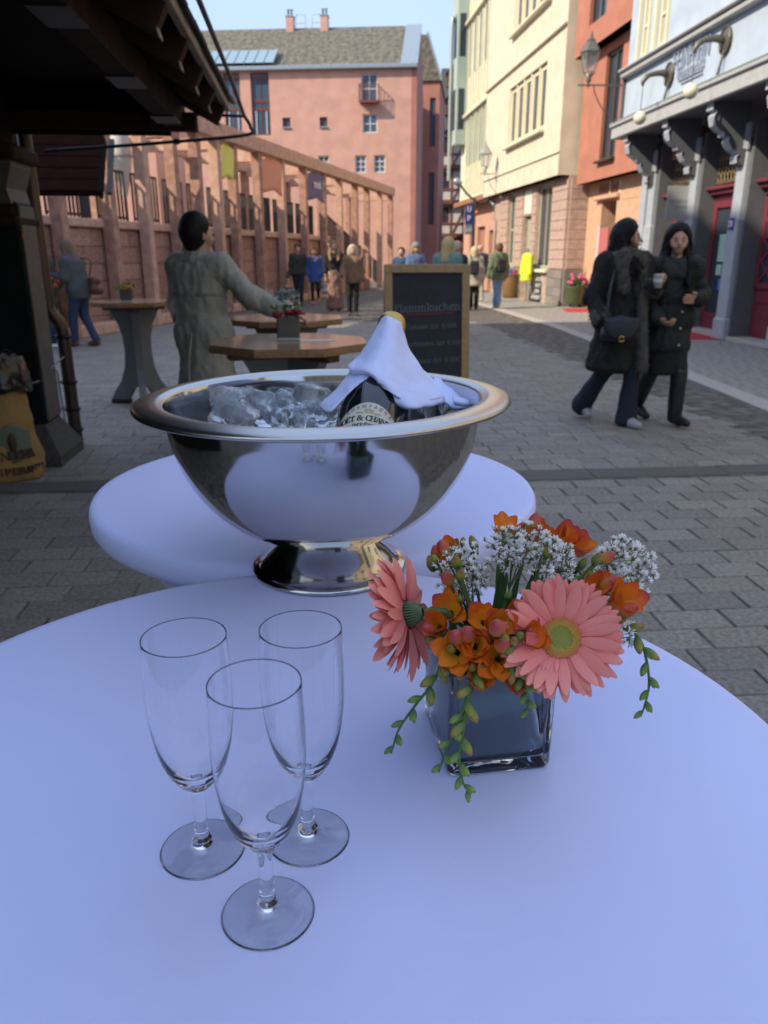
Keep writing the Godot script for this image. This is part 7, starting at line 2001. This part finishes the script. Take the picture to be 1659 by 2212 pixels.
	part("inner_fold", B.new().sheet(net(S.call([
		[[978, 858, -0.968], [1000, 862, -0.966], [1028, 862, -0.975]],
		[[982, 868, -0.96], [1002, 872, -0.957], [1026, 870, -0.966]],
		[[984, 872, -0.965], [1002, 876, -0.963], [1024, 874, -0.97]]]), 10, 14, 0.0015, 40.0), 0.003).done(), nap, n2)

# ---------------------------------------------------------------- flutes
func build_glasses() -> void:
	var gl := mat("clear flute glass", Color(1, 1, 1, 0.0), 0.0)
	gl.transparency = BaseMaterial3D.TRANSPARENCY_ALPHA
	gl.refraction_enabled = true
	gl.refraction_scale = 0.04
	var bowl := [Vector2(0.0054, 0.049), Vector2(0.0085, 0.0515), Vector2(0.0135, 0.0575), Vector2(0.0187, 0.0675), Vector2(0.0232, 0.083), Vector2(0.0260, 0.104), Vector2(0.0267, 0.122), Vector2(0.0264, 0.142), Vector2(0.0258, 0.1582), Vector2(0.02565, 0.1592), Vector2(0.0254, 0.1592), Vector2(0.02525, 0.1582), Vector2(0.02585, 0.142), Vector2(0.02615, 0.122), Vector2(0.0254, 0.104), Vector2(0.0224, 0.084), Vector2(0.0172, 0.0695), Vector2(0.0118, 0.0625), Vector2(0.006, 0.0592), Vector2(0.0, 0.0583)]
	var stem := [Vector2(0.0062, 0.0085), Vector2(0.0066, 0.0098), Vector2(0.0058, 0.0112), Vector2(0.0048, 0.0135), Vector2(0.0045, 0.022), Vector2(0.0045, 0.038), Vector2(0.0047, 0.0455), Vector2(0.0054, 0.049)]
	var foot := [Vector2(0.0, 0.0004), Vector2(0.0262, 0.0003), Vector2(0.0271, 0.0006), Vector2(0.0273, 0.0011), Vector2(0.0268, 0.0015), Vector2(0.02, 0.0026), Vector2(0.013, 0.0043), Vector2(0.0085, 0.0062), Vector2(0.0062, 0.0085)]
	var fine := func(p: Array, n: int) -> Array:
		var v := []
		for q in p: v.append(Vector3(q.x, q.y, 0))
		var o := []
		for q in curve(v, n): o.append(Vector2(maxf(q.x, 0.0), q.y))
		return o
	var mb := B.new().lathe(fine.call(bowl, 76), 72).done()
	var ms := B.new().lathe(fine.call(stem, 28), 40).done()
	var mf := B.new().lathe(fine.call(foot, 32), 72).done()
	for q in [[Vector3(-0.122, TOP, -0.420), "empty champagne flute on the left of the three"], [Vector3(-0.0705, TOP, -0.367), "empty champagne flute standing in front of the other two"], [Vector3(-0.052, TOP, -0.431), "empty champagne flute at the back right of the three, nearest the bouquet"]]:
		var t := thing("champagne_flute", q[1], "glass", q[0], rng.randf() * 6.0, "empty champagne flutes")
		part("bowl", mb, gl, t)
		part("stem", ms, gl, t)
		part("foot", mf, gl, t)

# ---------------------------------------------------------------- bouquet in the glass cube
# petal in its own frame: grows along y, faces z, x across; colours run from base to tip
func petal(len: float, w: float, bend: float, cup: float, cols: Array, tip := 0.35, nl := 7, nw := 4, notch := 0.0) -> ArrayMesh:
	var g := []
	for i in nl + 1:
		var t := float(i) / nl
		var ww := w * (0.28 + 0.72 * sin(PI * pow(t * 0.94 + 0.03, 0.75 + tip))) if true else w
		if t > 0.98: ww *= 0.55
		var row := []
		for j in nw + 1:
			var s := float(j) / nw - 0.5
			row.append([Vector3(s * ww, len * t * (1.0 - 0.15 * absf(bend) * t) - notch * len * 4.0 * s * s * t, bend * len * t * t + cup * ww * (4.0 * s * s) * 0.5 + 0.03 * ww * cos(s * 18.0)), t])
		g.append(row)
	var st := SurfaceTool.new()
	st.begin(Mesh.PRIMITIVE_TRIANGLES)
	st.set_smooth_group(0)
	var put := func(e: Array):
		var f: float = e[1] * (cols.size() - 1)
		var k := int(min(floor(f), cols.size() - 2))
		st.set_color(cols[k].lerp(cols[k + 1], f - k))
		st.add_vertex(e[0])
	for i in nl:
		for j in nw:
			for e in [g[i][j], g[i + 1][j], g[i + 1][j + 1], g[i][j], g[i + 1][j + 1], g[i][j + 1]]: put.call(e)
	st.generate_normals()
	return st.commit()

func frame_of(y: Vector3, roll := 0.0) -> Basis:
	y = y.normalized()
	var x := y.cross(Vector3(0.13, 0.31, 0.94)).normalized()
	return Basis(x, y, x.cross(y)) * Basis(Vector3.UP, roll)

func soft(n: String, back := 0.35) -> StandardMaterial3D:
	var m := vmat(n, 0.55)
	m.backlight_enabled = true
	m.backlight = Color(back, back, back)
	return m

func gerbera(label: String, at: Vector3, nrm: Vector3, r: float, root: Vector3, lean: float, mess := 0.1) -> void:
	var t := thing("gerbera", label, "flower", at, 0.0, "pink gerberas in the bouquet")
	var bs := frame_of(nrm)
	t.basis = bs
	var pm := soft("gerbera petal")
	var c0 := [Color(0.72, 0.17, 0.16), Color(0.86, 0.27, 0.23), Color(0.88, 0.29, 0.25), Color(0.88, 0.33, 0.28)]
	var c1 := [Color(0.66, 0.12, 0.13), Color(0.84, 0.23, 0.20), Color(0.87, 0.27, 0.23), Color(0.86, 0.30, 0.26)]
	var outer := [petal(r * 0.80, r * 0.235, -0.10, 0.25, c0, 0.35, 9, 4), petal(r * 0.76, r * 0.22, -0.02, 0.3, c1, 0.35, 9, 4), petal(r * 0.82, r * 0.21, -0.2, 0.2, c0, 0.4, 9, 4)]
	var inner := petal(r * 0.32, r * 0.075, 0.15, 0.4, c1, 0.3, 5, 2)
	for ringn in [[28, 0.0, r * 0.26], [27, 0.02, r * 0.24], [22, 0.10, r * 0.23]]:
		for k in ringn[0]:
			var a: float = TAU * (k + rng.randf_range(-0.25, 0.25)) / ringn[0] + ringn[1] * 7.0
			var tilt: float = lean + ringn[1] * 1.4 + rng.randf_range(-mess, mess)
			var d := Vector3(cos(a), 0, sin(a))
			var y := (d * cos(tilt) + Vector3.UP * sin(tilt)).normalized()
			var x := Vector3.UP.cross(d).normalized()
			partx("petal", outer[rng.randi() % 3], pm, t, Transform3D(Basis(x, y, x.cross(y)) * Basis(Vector3.UP, rng.randf_range(-0.15 - mess, 0.15 + mess)) * Basis.from_scale(Vector3(rng.randf_range(0.85, 1.12), rng.randf_range(0.9, 1.06), 1)), d * ringn[2] + Vector3.UP * (0.0012 + ringn[1] * 0.02)))
	for k in 44:
		var a := TAU * (k + rng.randf_range(-0.3, 0.3)) / 44.0
		var d := Vector3(cos(a), 0, sin(a))
		var tilt := rng.randf_range(0.35, 0.7)
		var y := (d * cos(tilt) + Vector3.UP * sin(tilt)).normalized()
		var x := Vector3.UP.cross(d).normalized()
		partx("small_petal", inner, pm, t, Transform3D(Basis(x, y, x.cross(y)), d * r * rng.randf_range(0.27, 0.33) + Vector3.UP * 0.003))
	# disc of tiny florets: green heart, orange ring
	var disc := B.new()
	for k in 420:
		var q := sqrt(k / 420.0)
		var a := k * 2.39996
		disc.col(Color(0.36, 0.38, 0.09) if q < 0.55 else Color(0.55, 0.45, 0.10).lerp(Color(0.66, 0.25, 0.07), (q - 0.55) / 0.45))
		var h: float = 0.0036 + (0.0012 if q > 0.6 else -0.0008 * (0.6 - q))
		disc.ball(Vector3(cos(a) * q * r * 0.33, h, sin(a) * q * r * 0.33), Vector3(0.0009, 0.0014 if q > 0.6 else 0.0009, 0.0009) * (r / 0.038), 5)
	part("disc", disc.done(), soft("gerbera disc", 0.1), t)
	part("calyx", B.new().lathe([Vector2(0.0026, -0.010), Vector2(0.005, -0.0078), Vector2(0.0068, -0.003), Vector2(0.0082, 0.002), Vector2(0.0, 0.0035)], 20).done(), leafmat("calyx green", lin(0.10, 0.16, 0.075)), t)
	var fn := B.new()
	for k in 26:
		var a := TAU * k / 26.0
		fn.tube([Vector3(cos(a) * 0.0046, -0.008, sin(a) * 0.0046), Vector3(cos(a) * 0.0074, -0.003, sin(a) * 0.0074), Vector3(cos(a) * 0.0095, 0.0012, sin(a) * 0.0095)], [0.0009, 0.0009, 0.0003], 4)
	part("sepals", fn.done(), leafmat("calyx green", lin(0.10, 0.16, 0.075)), t)
	var inv := t.transform.affine_inverse()
	var foot := inv * root
	part("stem", B.new().tube(curve([Vector3(0, -0.012, 0), Vector3(0, -0.028, 0).lerp(foot, 0.1), foot.lerp(Vector3(0, -0.02, 0), 0.4), foot], 12), [0.0026], 8).done(), leafmat("stem green", lin(0.085, 0.15, 0.045)), t)

var freesia_petals := []
var bud_meshes := []

func freesia_bloom(parent: Node, at: Vector3, dir: Vector3, s: float, open: float) -> void:
	var bl := thing_part("bloom", parent, at)
	bl.basis = frame_of(dir, rng.randf() * 6.0) * Basis.from_scale(Vector3.ONE * s)
	var pm := soft("freesia petal", 0.4)
	for k in 6:
		var a := TAU * k / 6.0
		var d := Vector3(cos(a), 0, sin(a))
		var op := open * (1.0 if k % 2 else 0.8)
		var y := (Vector3.UP * cos(op) + d * sin(op)).normalized()
		var x := y.cross(-d + Vector3.UP * 0.001).normalized()
		var z := x.cross(y)
		partx("petal", freesia_petals[rng.randi() % freesia_petals.size()], pm, bl, Transform3D(Basis(x, y, z), d * (0.0035 if k % 2 else 0.0025) + Vector3.UP * 0.012))
	part("throat", B.new().col(Color(0.22, 0.24, 0.06)).lathe([Vector2(0.0012, -0.006), Vector2(0.0022, 0.0)], 10).col(Color(0.55, 0.30, 0.05)).lathe([Vector2(0.0022, 0.0), Vector2(0.0036, 0.008), Vector2(0.0052, 0.0145)], 10).done(), pm, bl)

func bud(parent: Node, at: Vector3, dir: Vector3, s: float, kind: int) -> void:
	partx("bud", bud_meshes[kind], soft("freesia bud", 0.15), parent, Transform3D(frame_of(dir, rng.randf() * 6.0) * Basis.from_scale(Vector3.ONE * s), at))

func make_bud(cols: Array, len: float, r: float) -> ArrayMesh:
	var b := B.new()
	var n := 9
	for i in n:
		var t := float(i) / n
		var f := t * (cols.size() - 1)
		var k := int(min(floor(f), cols.size() - 2))
		b.col(cols[k].lerp(cols[k + 1], f - k))
		var rad := func(q: float) -> float: return maxf(r * pow(sin(PI * clampf(q * 0.88 + 0.10, 0, 1)), 0.8), 0.0)
		b.lathe([Vector2(rad.call(t), len * t), Vector2(rad.call(t + 1.0 / n) if i < n - 1 else 0.0, len * (t + 1.0 / n))], 9)
	return b.done()

# a drooping spike of buds that get smaller and greener to the tip
func spike(parent: Node, path: Array, s0: float, s1: float, n: int) -> void:
	part("spike_stem", B.new().tube(curve(path, 18), [0.0015, 0.0014, 0.0013, 0.0012, 0.0011, 0.001, 0.001, 0.001, 0.001, 0.0009, 0.0009, 0.0009, 0.0008, 0.0008, 0.0007, 0.0007, 0.0007, 0.0006, 0.0006], 6).done(), leafmat("freesia stem", lin(0.075, 0.15, 0.04)), parent)
	for i in n:
		var t := (i + 0.4) / n
		var p := catmull(path, t)
		var d := (catmull(path, minf(t + 0.05, 1.0)) - catmull(path, maxf(t - 0.05, 0.0))).normalized()
		var side := d.cross(Vector3(0, 0.35, 1)).normalized() * (1.0 if i % 2 else -1.0)
		var k := 2 if t > 0.4 else 1
		bud(parent, p, d * 0.75 + side * 0.62 + Vector3(0, 0, 0.22), lerpf(s0, s1, t), k)
		if i % 2 == 0: bud(parent, p + side * 0.001, d * 0.9 + side * 0.2 + Vector3(0, 0, 0.3), lerpf(s0, s1, t) * 0.8, 2)

func build_bouquet() -> void:
	# the cube: clear outer glass, painted inside
	var c := Vector3(0.0845, TOP, -0.539)
	var v := thing("glass_cube_vase", "square clear glass vase with slate blue inside on the nearest table", "vase", c + Vector3(-0.002, 0, -0.0075), deg_to_rad(8.8))
	v.scale = Vector3(1.0, 1.06, 1.18)
	var gl := mat("clear vase glass", Color(0.90, 0.95, 0.95, 0.0), 0.0)
	gl.transparency = BaseMaterial3D.TRANSPARENCY_ALPHA
	gl.refraction_enabled = true
	gl.refraction_scale = 0.05
	var sq := func(h: float, r: float) -> PackedVector2Array:
		var o := PackedVector2Array()
		for q in 4:
			for k in 7:
				var a := PI / 2 * q + PI / 2 * k / 6.0
				o.append(Vector2([1, -1, -1, 1][q] * (h - r), [1, 1, -1, -1][q] * (h - r)) + Vector2(cos(a), sin(a)) * r)
		return o
	var loft := func(rings: Array) -> ArrayMesh:
		# rings of [half width, corner radius, height], outside upwards
		var b := B.new()
		b.smooth(true)
		for i in rings.size() - 1:
			var p: PackedVector2Array = sq.call(rings[i][0], rings[i][1])
			var q: PackedVector2Array = sq.call(rings[i + 1][0], rings[i + 1][1])
			for k in p.size():
				var k2 := (k + 1) % p.size()
				b.quad(Vector3(p[k].x, rings[i][2], p[k].y), Vector3(p[k2].x, rings[i][2], p[k2].y), Vector3(q[k2].x, rings[i + 1][2], q[k2].y), Vector3(q[k].x, rings[i + 1][2], q[k].y))
		return b.done()
	var H := 0.083
	part("glass_wall", loft.call([[0.0005, 0.0003, 0.0012], [0.036, 0.005, 0.0012], [0.039, 0.007, 0.0004], [0.0405, 0.007, 0.0015], [0.0412, 0.0065, 0.005], [0.0418, 0.006, H - 0.002], [0.041, 0.006, H], [0.0388, 0.005, H], [0.0382, 0.005, H - 0.002], [0.0375, 0.005, 0.012], [0.0355, 0.005, 0.0098], [0.0005, 0.0003, 0.0095]]), gl, v)
	part("painted_inside", loft.call([[0.0005, 0.0003, 0.0101], [0.0345, 0.005, 0.0105], [0.0368, 0.0055, 0.0128], [0.0374, 0.0055, H - 0.002], [0.0366, 0.005, H - 0.002], [0.036, 0.005, 0.02], [0.0005, 0.0003, 0.02]]), mat("slate blue paint", lin(0.25, 0.31, 0.43), 0.6), v)
	part("foam_block", bx(Vector3(0.068, 0.045, 0.068), 0.004), gmat("wet foam", lin(0.03, 0.05, 0.025), 0.9, 0.06, 0.6, 8.0), v, Vector3(0, 0.0445, 0))
	var root := c + Vector3(0, 0.06, 0)
	# gerberas
	var g1 := spot(1210, 1377, -0.452)
	gerbera("large pink gerbera facing the viewer on the right of the bouquet", g1, Vector3(-0.12, 0.40, 0.86), 0.0392, root + Vector3(0.015, 0, 0.01), 0.12)
	gerbera("pink gerbera seen from the side on the left of the bouquet", spot(886, 1326, -0.50), Vector3(-0.8, -0.28, -0.24), 0.044, root + Vector3(-0.015, 0, 0), 0.1, 0.28)
	# freesias
	var ye := Color(0.80, 0.48, 0.03)
	var og := Color(0.84, 0.25, 0.02)
	var rd := Color(0.72, 0.11, 0.025)
	var mg := Color(0.52, 0.05, 0.11)
	freesia_petals = [petal(0.024, 0.0155, 0.16, 0.5, [ye, og, og, rd], 0.25, 7, 4), petal(0.025, 0.0165, 0.22, 0.45, [ye, og, Color(0.8, 0.2, 0.03), mg], 0.25, 7, 4), petal(0.023, 0.0145, 0.1, 0.6, [ye, Color(0.85, 0.36, 0.02), og, Color(0.75, 0.16, 0.03)], 0.25, 7, 4)]
	bud_meshes = [make_bud([Color(0.12, 0.16, 0.04), Color(0.5, 0.28, 0.05), Color(0.5, 0.10, 0.05), Color(0.38, 0.04, 0.08)], 0.018, 0.0052), make_bud([Color(0.07, 0.14, 0.03), Color(0.12, 0.19, 0.04), Color(0.30, 0.26, 0.04), Color(0.2, 0.06, 0.04)], 0.0135, 0.0032), make_bud([Color(0.055, 0.13, 0.035), Color(0.10, 0.20, 0.05), Color(0.20, 0.30, 0.05), Color(0.12, 0.16, 0.04)], 0.0115, 0.0028)]
	var fr := "orange freesias in the bouquet"
	var stem := leafmat("freesia stem", lin(0.075, 0.15, 0.04))
	var defs := [
		["orange freesia spray at the front centre with a spike hanging down beside the large gerbera", [[1078, 1352, -0.452], [1118, 1342, -0.462], [1045, 1340, -0.468], [1150, 1378, -0.448]], [[1074, 1358, -0.442, 0], [1085, 1392, -0.444, 0], [1090, 1380, -0.44, 1], [1110, 1385, -0.44, 1], [1125, 1372, -0.442, 2], [1100, 1405, -0.44, 2]], [[[1095, 1415, -0.448], [1118, 1452, -0.446], [1136, 1495, -0.45], [1140, 1542, -0.455]]]],
		["orange freesia spray at the front left with two long spikes hanging over the vase", [[985, 1408, -0.455], [1078, 1425, -0.452], [1025, 1395, -0.456], [1042, 1450, -0.455], [1118, 1448, -0.458]], [[985, 1378, -0.455, 0], [1010, 1372, -0.456, 0], [975, 1400, -0.452, 1], [1040, 1440, -0.45, 1], [960, 1450, -0.455, 1], [1020, 1440, -0.448, 1], [995, 1460, -0.45, 1]], [[[1030, 1440, -0.452], [1012, 1500, -0.44], [990, 1560, -0.432], [965, 1615, -0.43], [948, 1668, -0.43]], [[1010, 1505, -0.44], [1000, 1580, -0.43], [992, 1640, -0.424], [1000, 1690, -0.42], [1015, 1712, -0.418]]]],
		["orange and yellow freesia spray on the left below the side gerbera", [[945, 1352, -0.478], [970, 1318, -0.50]], [[930, 1382, -0.475, 1], [955, 1390, -0.47, 1], [925, 1360, -0.475, 0]], [[[955, 1425, -0.47], [935, 1475, -0.462], [900, 1520, -0.458], [862, 1575, -0.456], [845, 1628, -0.455]]]],
		["large orange freesia bloom at the top right of the bouquet", [[1215, 1172, -0.545], [1240, 1185, -0.54], [1190, 1185, -0.55]], [[1225, 1235, -0.53, 2], [1245, 1250, -0.525, 2], [1260, 1215, -0.53, 2], [1275, 1235, -0.52, 2]], []],
		["red orange freesia standing at the top centre of the bouquet", [[1090, 1145, -0.565], [1150, 1165, -0.56]], [[1128, 1142, -0.56, 2], [1152, 1135, -0.56, 0]], []],
		["orange freesia spray at the right edge with a spike drooping past the gerbera", [[1275, 1272, -0.505], [1335, 1300, -0.495]], [[1310, 1265, -0.505, 0], [1340, 1340, -0.49, 1], [1352, 1320, -0.49, 0]], [[[1340, 1352, -0.488], [1380, 1378, -0.476], [1396, 1425, -0.47], [1402, 1475, -0.466], [1395, 1515, -0.464], [1384, 1548, -0.462]]]],
		["freesia buds at the upper left of the bouquet", [[975, 1205, -0.55]], [[960, 1185, -0.55, 0], [985, 1178, -0.55, 1], [1000, 1165, -0.55, 2], [930, 1215, -0.55, 1], [1022, 1172, -0.55, 1], [945, 1200, -0.555, 0]], []],
	]
	for q in defs:
		var t := thing("freesia_spray", q[0], "flower", Vector3.ZERO, 0.0, fr)
		var first := spot(q[1][0][0], q[1][0][1], q[1][0][2])
		for p in q[1]:
			var at := spot(p[0], p[1], p[2])
			var dir := ((at - (c + Vector3(0, 0.05, -0.01))).normalized() + Vector3(0, 0.1, 0.45)).normalized()
			freesia_bloom(t, at - dir * 0.018, dir, rng.randf_range(0.82, 1.0), rng.randf_range(0.5, 0.85))
			part("stem", B.new().tube(curve([at - dir * 0.022, (at - dir * 0.02).lerp(root, 0.35) + Vector3(0, 0.006, 0), root + Vector3(rng.randf_range(-0.02, 0.02), 0, rng.randf_range(-0.02, 0.02))], 10), [0.0017], 6).done(), stem, t)
		for p in q[2]:
			var at := spot(p[0], p[1], p[2])
			var dir := ((at - (c + Vector3(0, 0.055, 0))).normalized() + Vector3(rng.randf_range(-0.3, 0.3), 0.2, 0.25)).normalized()
			bud(t, at - dir * 0.008, dir, rng.randf_range(0.9, 1.15), p[3])
			part("stalk", B.new().tube(curve([at - dir * 0.008, (at - dir * 0.016).lerp(first, 0.4), first.lerp(root, 0.35)], 7), [0.0011], 5).done(), stem, t)
		for s in q[3]:
			var path := []
			for p in s: path.append(spot(p[0], p[1], p[2]))
			spike(t, path, 1.1, 0.7, 8)
			part("stalk", B.new().tube(curve([path[0], path[0].lerp(root, 0.5) + Vector3(0, 0.008, 0), root], 8), [0.0015], 6).done(), stem, t)
	var extra := thing("freesia_spray", "loose freesia buds scattered through the middle of the bouquet", "flower", Vector3.ZERO, 0.0, fr)
	for k in 26:
		var at := spot(rng.randf_range(940, 1330), rng.randf_range(1190, 1400), rng.randf_range(-0.53, -0.485))
		var dir := ((at - root).normalized() + Vector3(rng.randf_range(-0.4, 0.4), 0.1, 0.3)).normalized()
		bud(extra, at, dir, rng.randf_range(0.8, 1.1), [1, 2, 0, 2, 1][k % 5])
		part("stalk", B.new().tube(curve([at, at.lerp(root, 0.4) + Vector3(0, 0.004, 0), root], 7), [0.0011], 5).done(), stem, extra)
	# leaves and thick stems in the middle
	var gr := thing("freesia_leaves", "dark green leaves and stems in the middle of the bouquet", "leaves", Vector3.ZERO)
	for q in [[1055, 1290, -0.54], [1075, 1240, -0.55], [1035, 1330, -0.52], [1100, 1275, -0.54], [1015, 1300, -0.53], [1120, 1230, -0.55], [1000, 1345, -0.50], [1140, 1260, -0.53], [1060, 1360, -0.49], [1250, 1260, -0.54], [1180, 1230, -0.56], [960, 1360, -0.5], [1290, 1330, -0.51]]:
		var at := spot(q[0], q[1], q[2])
		var d := at - root
		partx("leaf", petal(d.length() * 1.12, 0.010, 0.10, 0.4, [Color(0.03, 0.08, 0.02), Color(0.045, 0.11, 0.025), Color(0.05, 0.12, 0.03)], 0.2, 8, 2), soft("freesia leaf", 0.2), gr, Transform3D(frame_of(d, rng.randf() * 6.0), root))
	# baby's breath
	var fl := B.new()
	for k in 11:
		var a := k * 2.4
		var el := 0.25 + 0.9 * float(k) / 11.0
		var d := Vector3(cos(a) * cos(el), sin(el), sin(a) * cos(el))
		var x := d.cross(Vector3(0.3, 0.2, 0.9)).normalized() * 0.00085
		fl.quad(d * 0.0004, d * 0.0017 + x, d * 0.0031, d * 0.0017 - x)
	var floret := fl.done()
	var cal := B.new().lathe([Vector2(0.0003, -0.0022), Vector2(0.0009, -0.0008), Vector2(0.0008, 0.0006), Vector2(0.0, 0.0008)], 6).done()
	var white := mat("white floret", lin(0.88, 0.88, 0.86), 0.7)
	white.backlight_enabled = true
	white.backlight = Color(0.4, 0.4, 0.4)
	var thin := leafmat("thin stem", lin(0.11, 0.16, 0.06))
	for q in [["white baby's breath spray behind the side gerbera on the left", [1000, 1238, -0.53], [58, 62], 66], ["white baby's breath spray at the top centre of the bouquet", [1120, 1178, -0.53], [72, 50], 62], ["white baby's breath spray above the large gerbera", [1195, 1210, -0.52], [52, 45], 46], ["large white baby's breath spray at the right edge of the bouquet", [1345, 1232, -0.535], [66, 72], 84], ["small white baby's breath sprig between gerbera and right spike", [1352, 1368, -0.487], [24, 22], 12]]:
		var t := thing("babys_breath", q[0], "flower", Vector3.ZERO, 0.0, "baby's breath in the bouquet")
		var mid := spot(q[1][0], q[1][1], q[1][2])
		var fork := mid.lerp(root, 0.32)
		var sb := B.new()
		sb.tube(curve([fork, fork.lerp(root, 0.5) + Vector3(0, 0.004, 0), root], 8), [0.0009], 5)
		var forks := []
		for k in 7:
			var o := spot(q[1][0] + q[2][0] * 0.55 * cos(k * 0.9), q[1][1] + q[2][1] * 0.5 * sin(k * 0.9), q[1][2] + 0.012 * sin(k * 2.0))
			forks.append(o)
			sb.tube(curve([o, o.lerp(fork, 0.5) + Vector3(0, 0.003, 0), fork], 5), [0.0005], 4)
		for k in q[3]:
			var a: float = k * 2.39996
			var rr: float = sqrt((k + 0.5) / q[3])
			var p := spot(q[1][0] + q[2][0] * rr * cos(a) + rng.randf_range(-6, 6), q[1][1] + q[2][1] * rr * sin(a) + rng.randf_range(-6, 6), q[1][2] + rng.randf_range(-0.014, 0.022) * (1.1 - rr * 0.6))
			var best: Vector3 = forks[0]
			for f in forks:
				if p.distance_to(f) < p.distance_to(best): best = f
			var d := ((p - best).normalized() * 0.6 + Vector3(rng.randf_range(-0.4, 0.4), 0.55, 0.35)).normalized()
			sb.tube([p - d * 0.002, p.lerp(best, 0.6), best], [0.0003], 4, false)
			var f := partx("floret", floret, white, t, Transform3D(frame_of(d, rng.randf() * 6.0) * Basis.from_scale(Vector3.ONE * rng.randf_range(1.0, 1.6)), p))
			part("calyx", cal, thin, f)
		part("stems", sb.done(), thin, t)
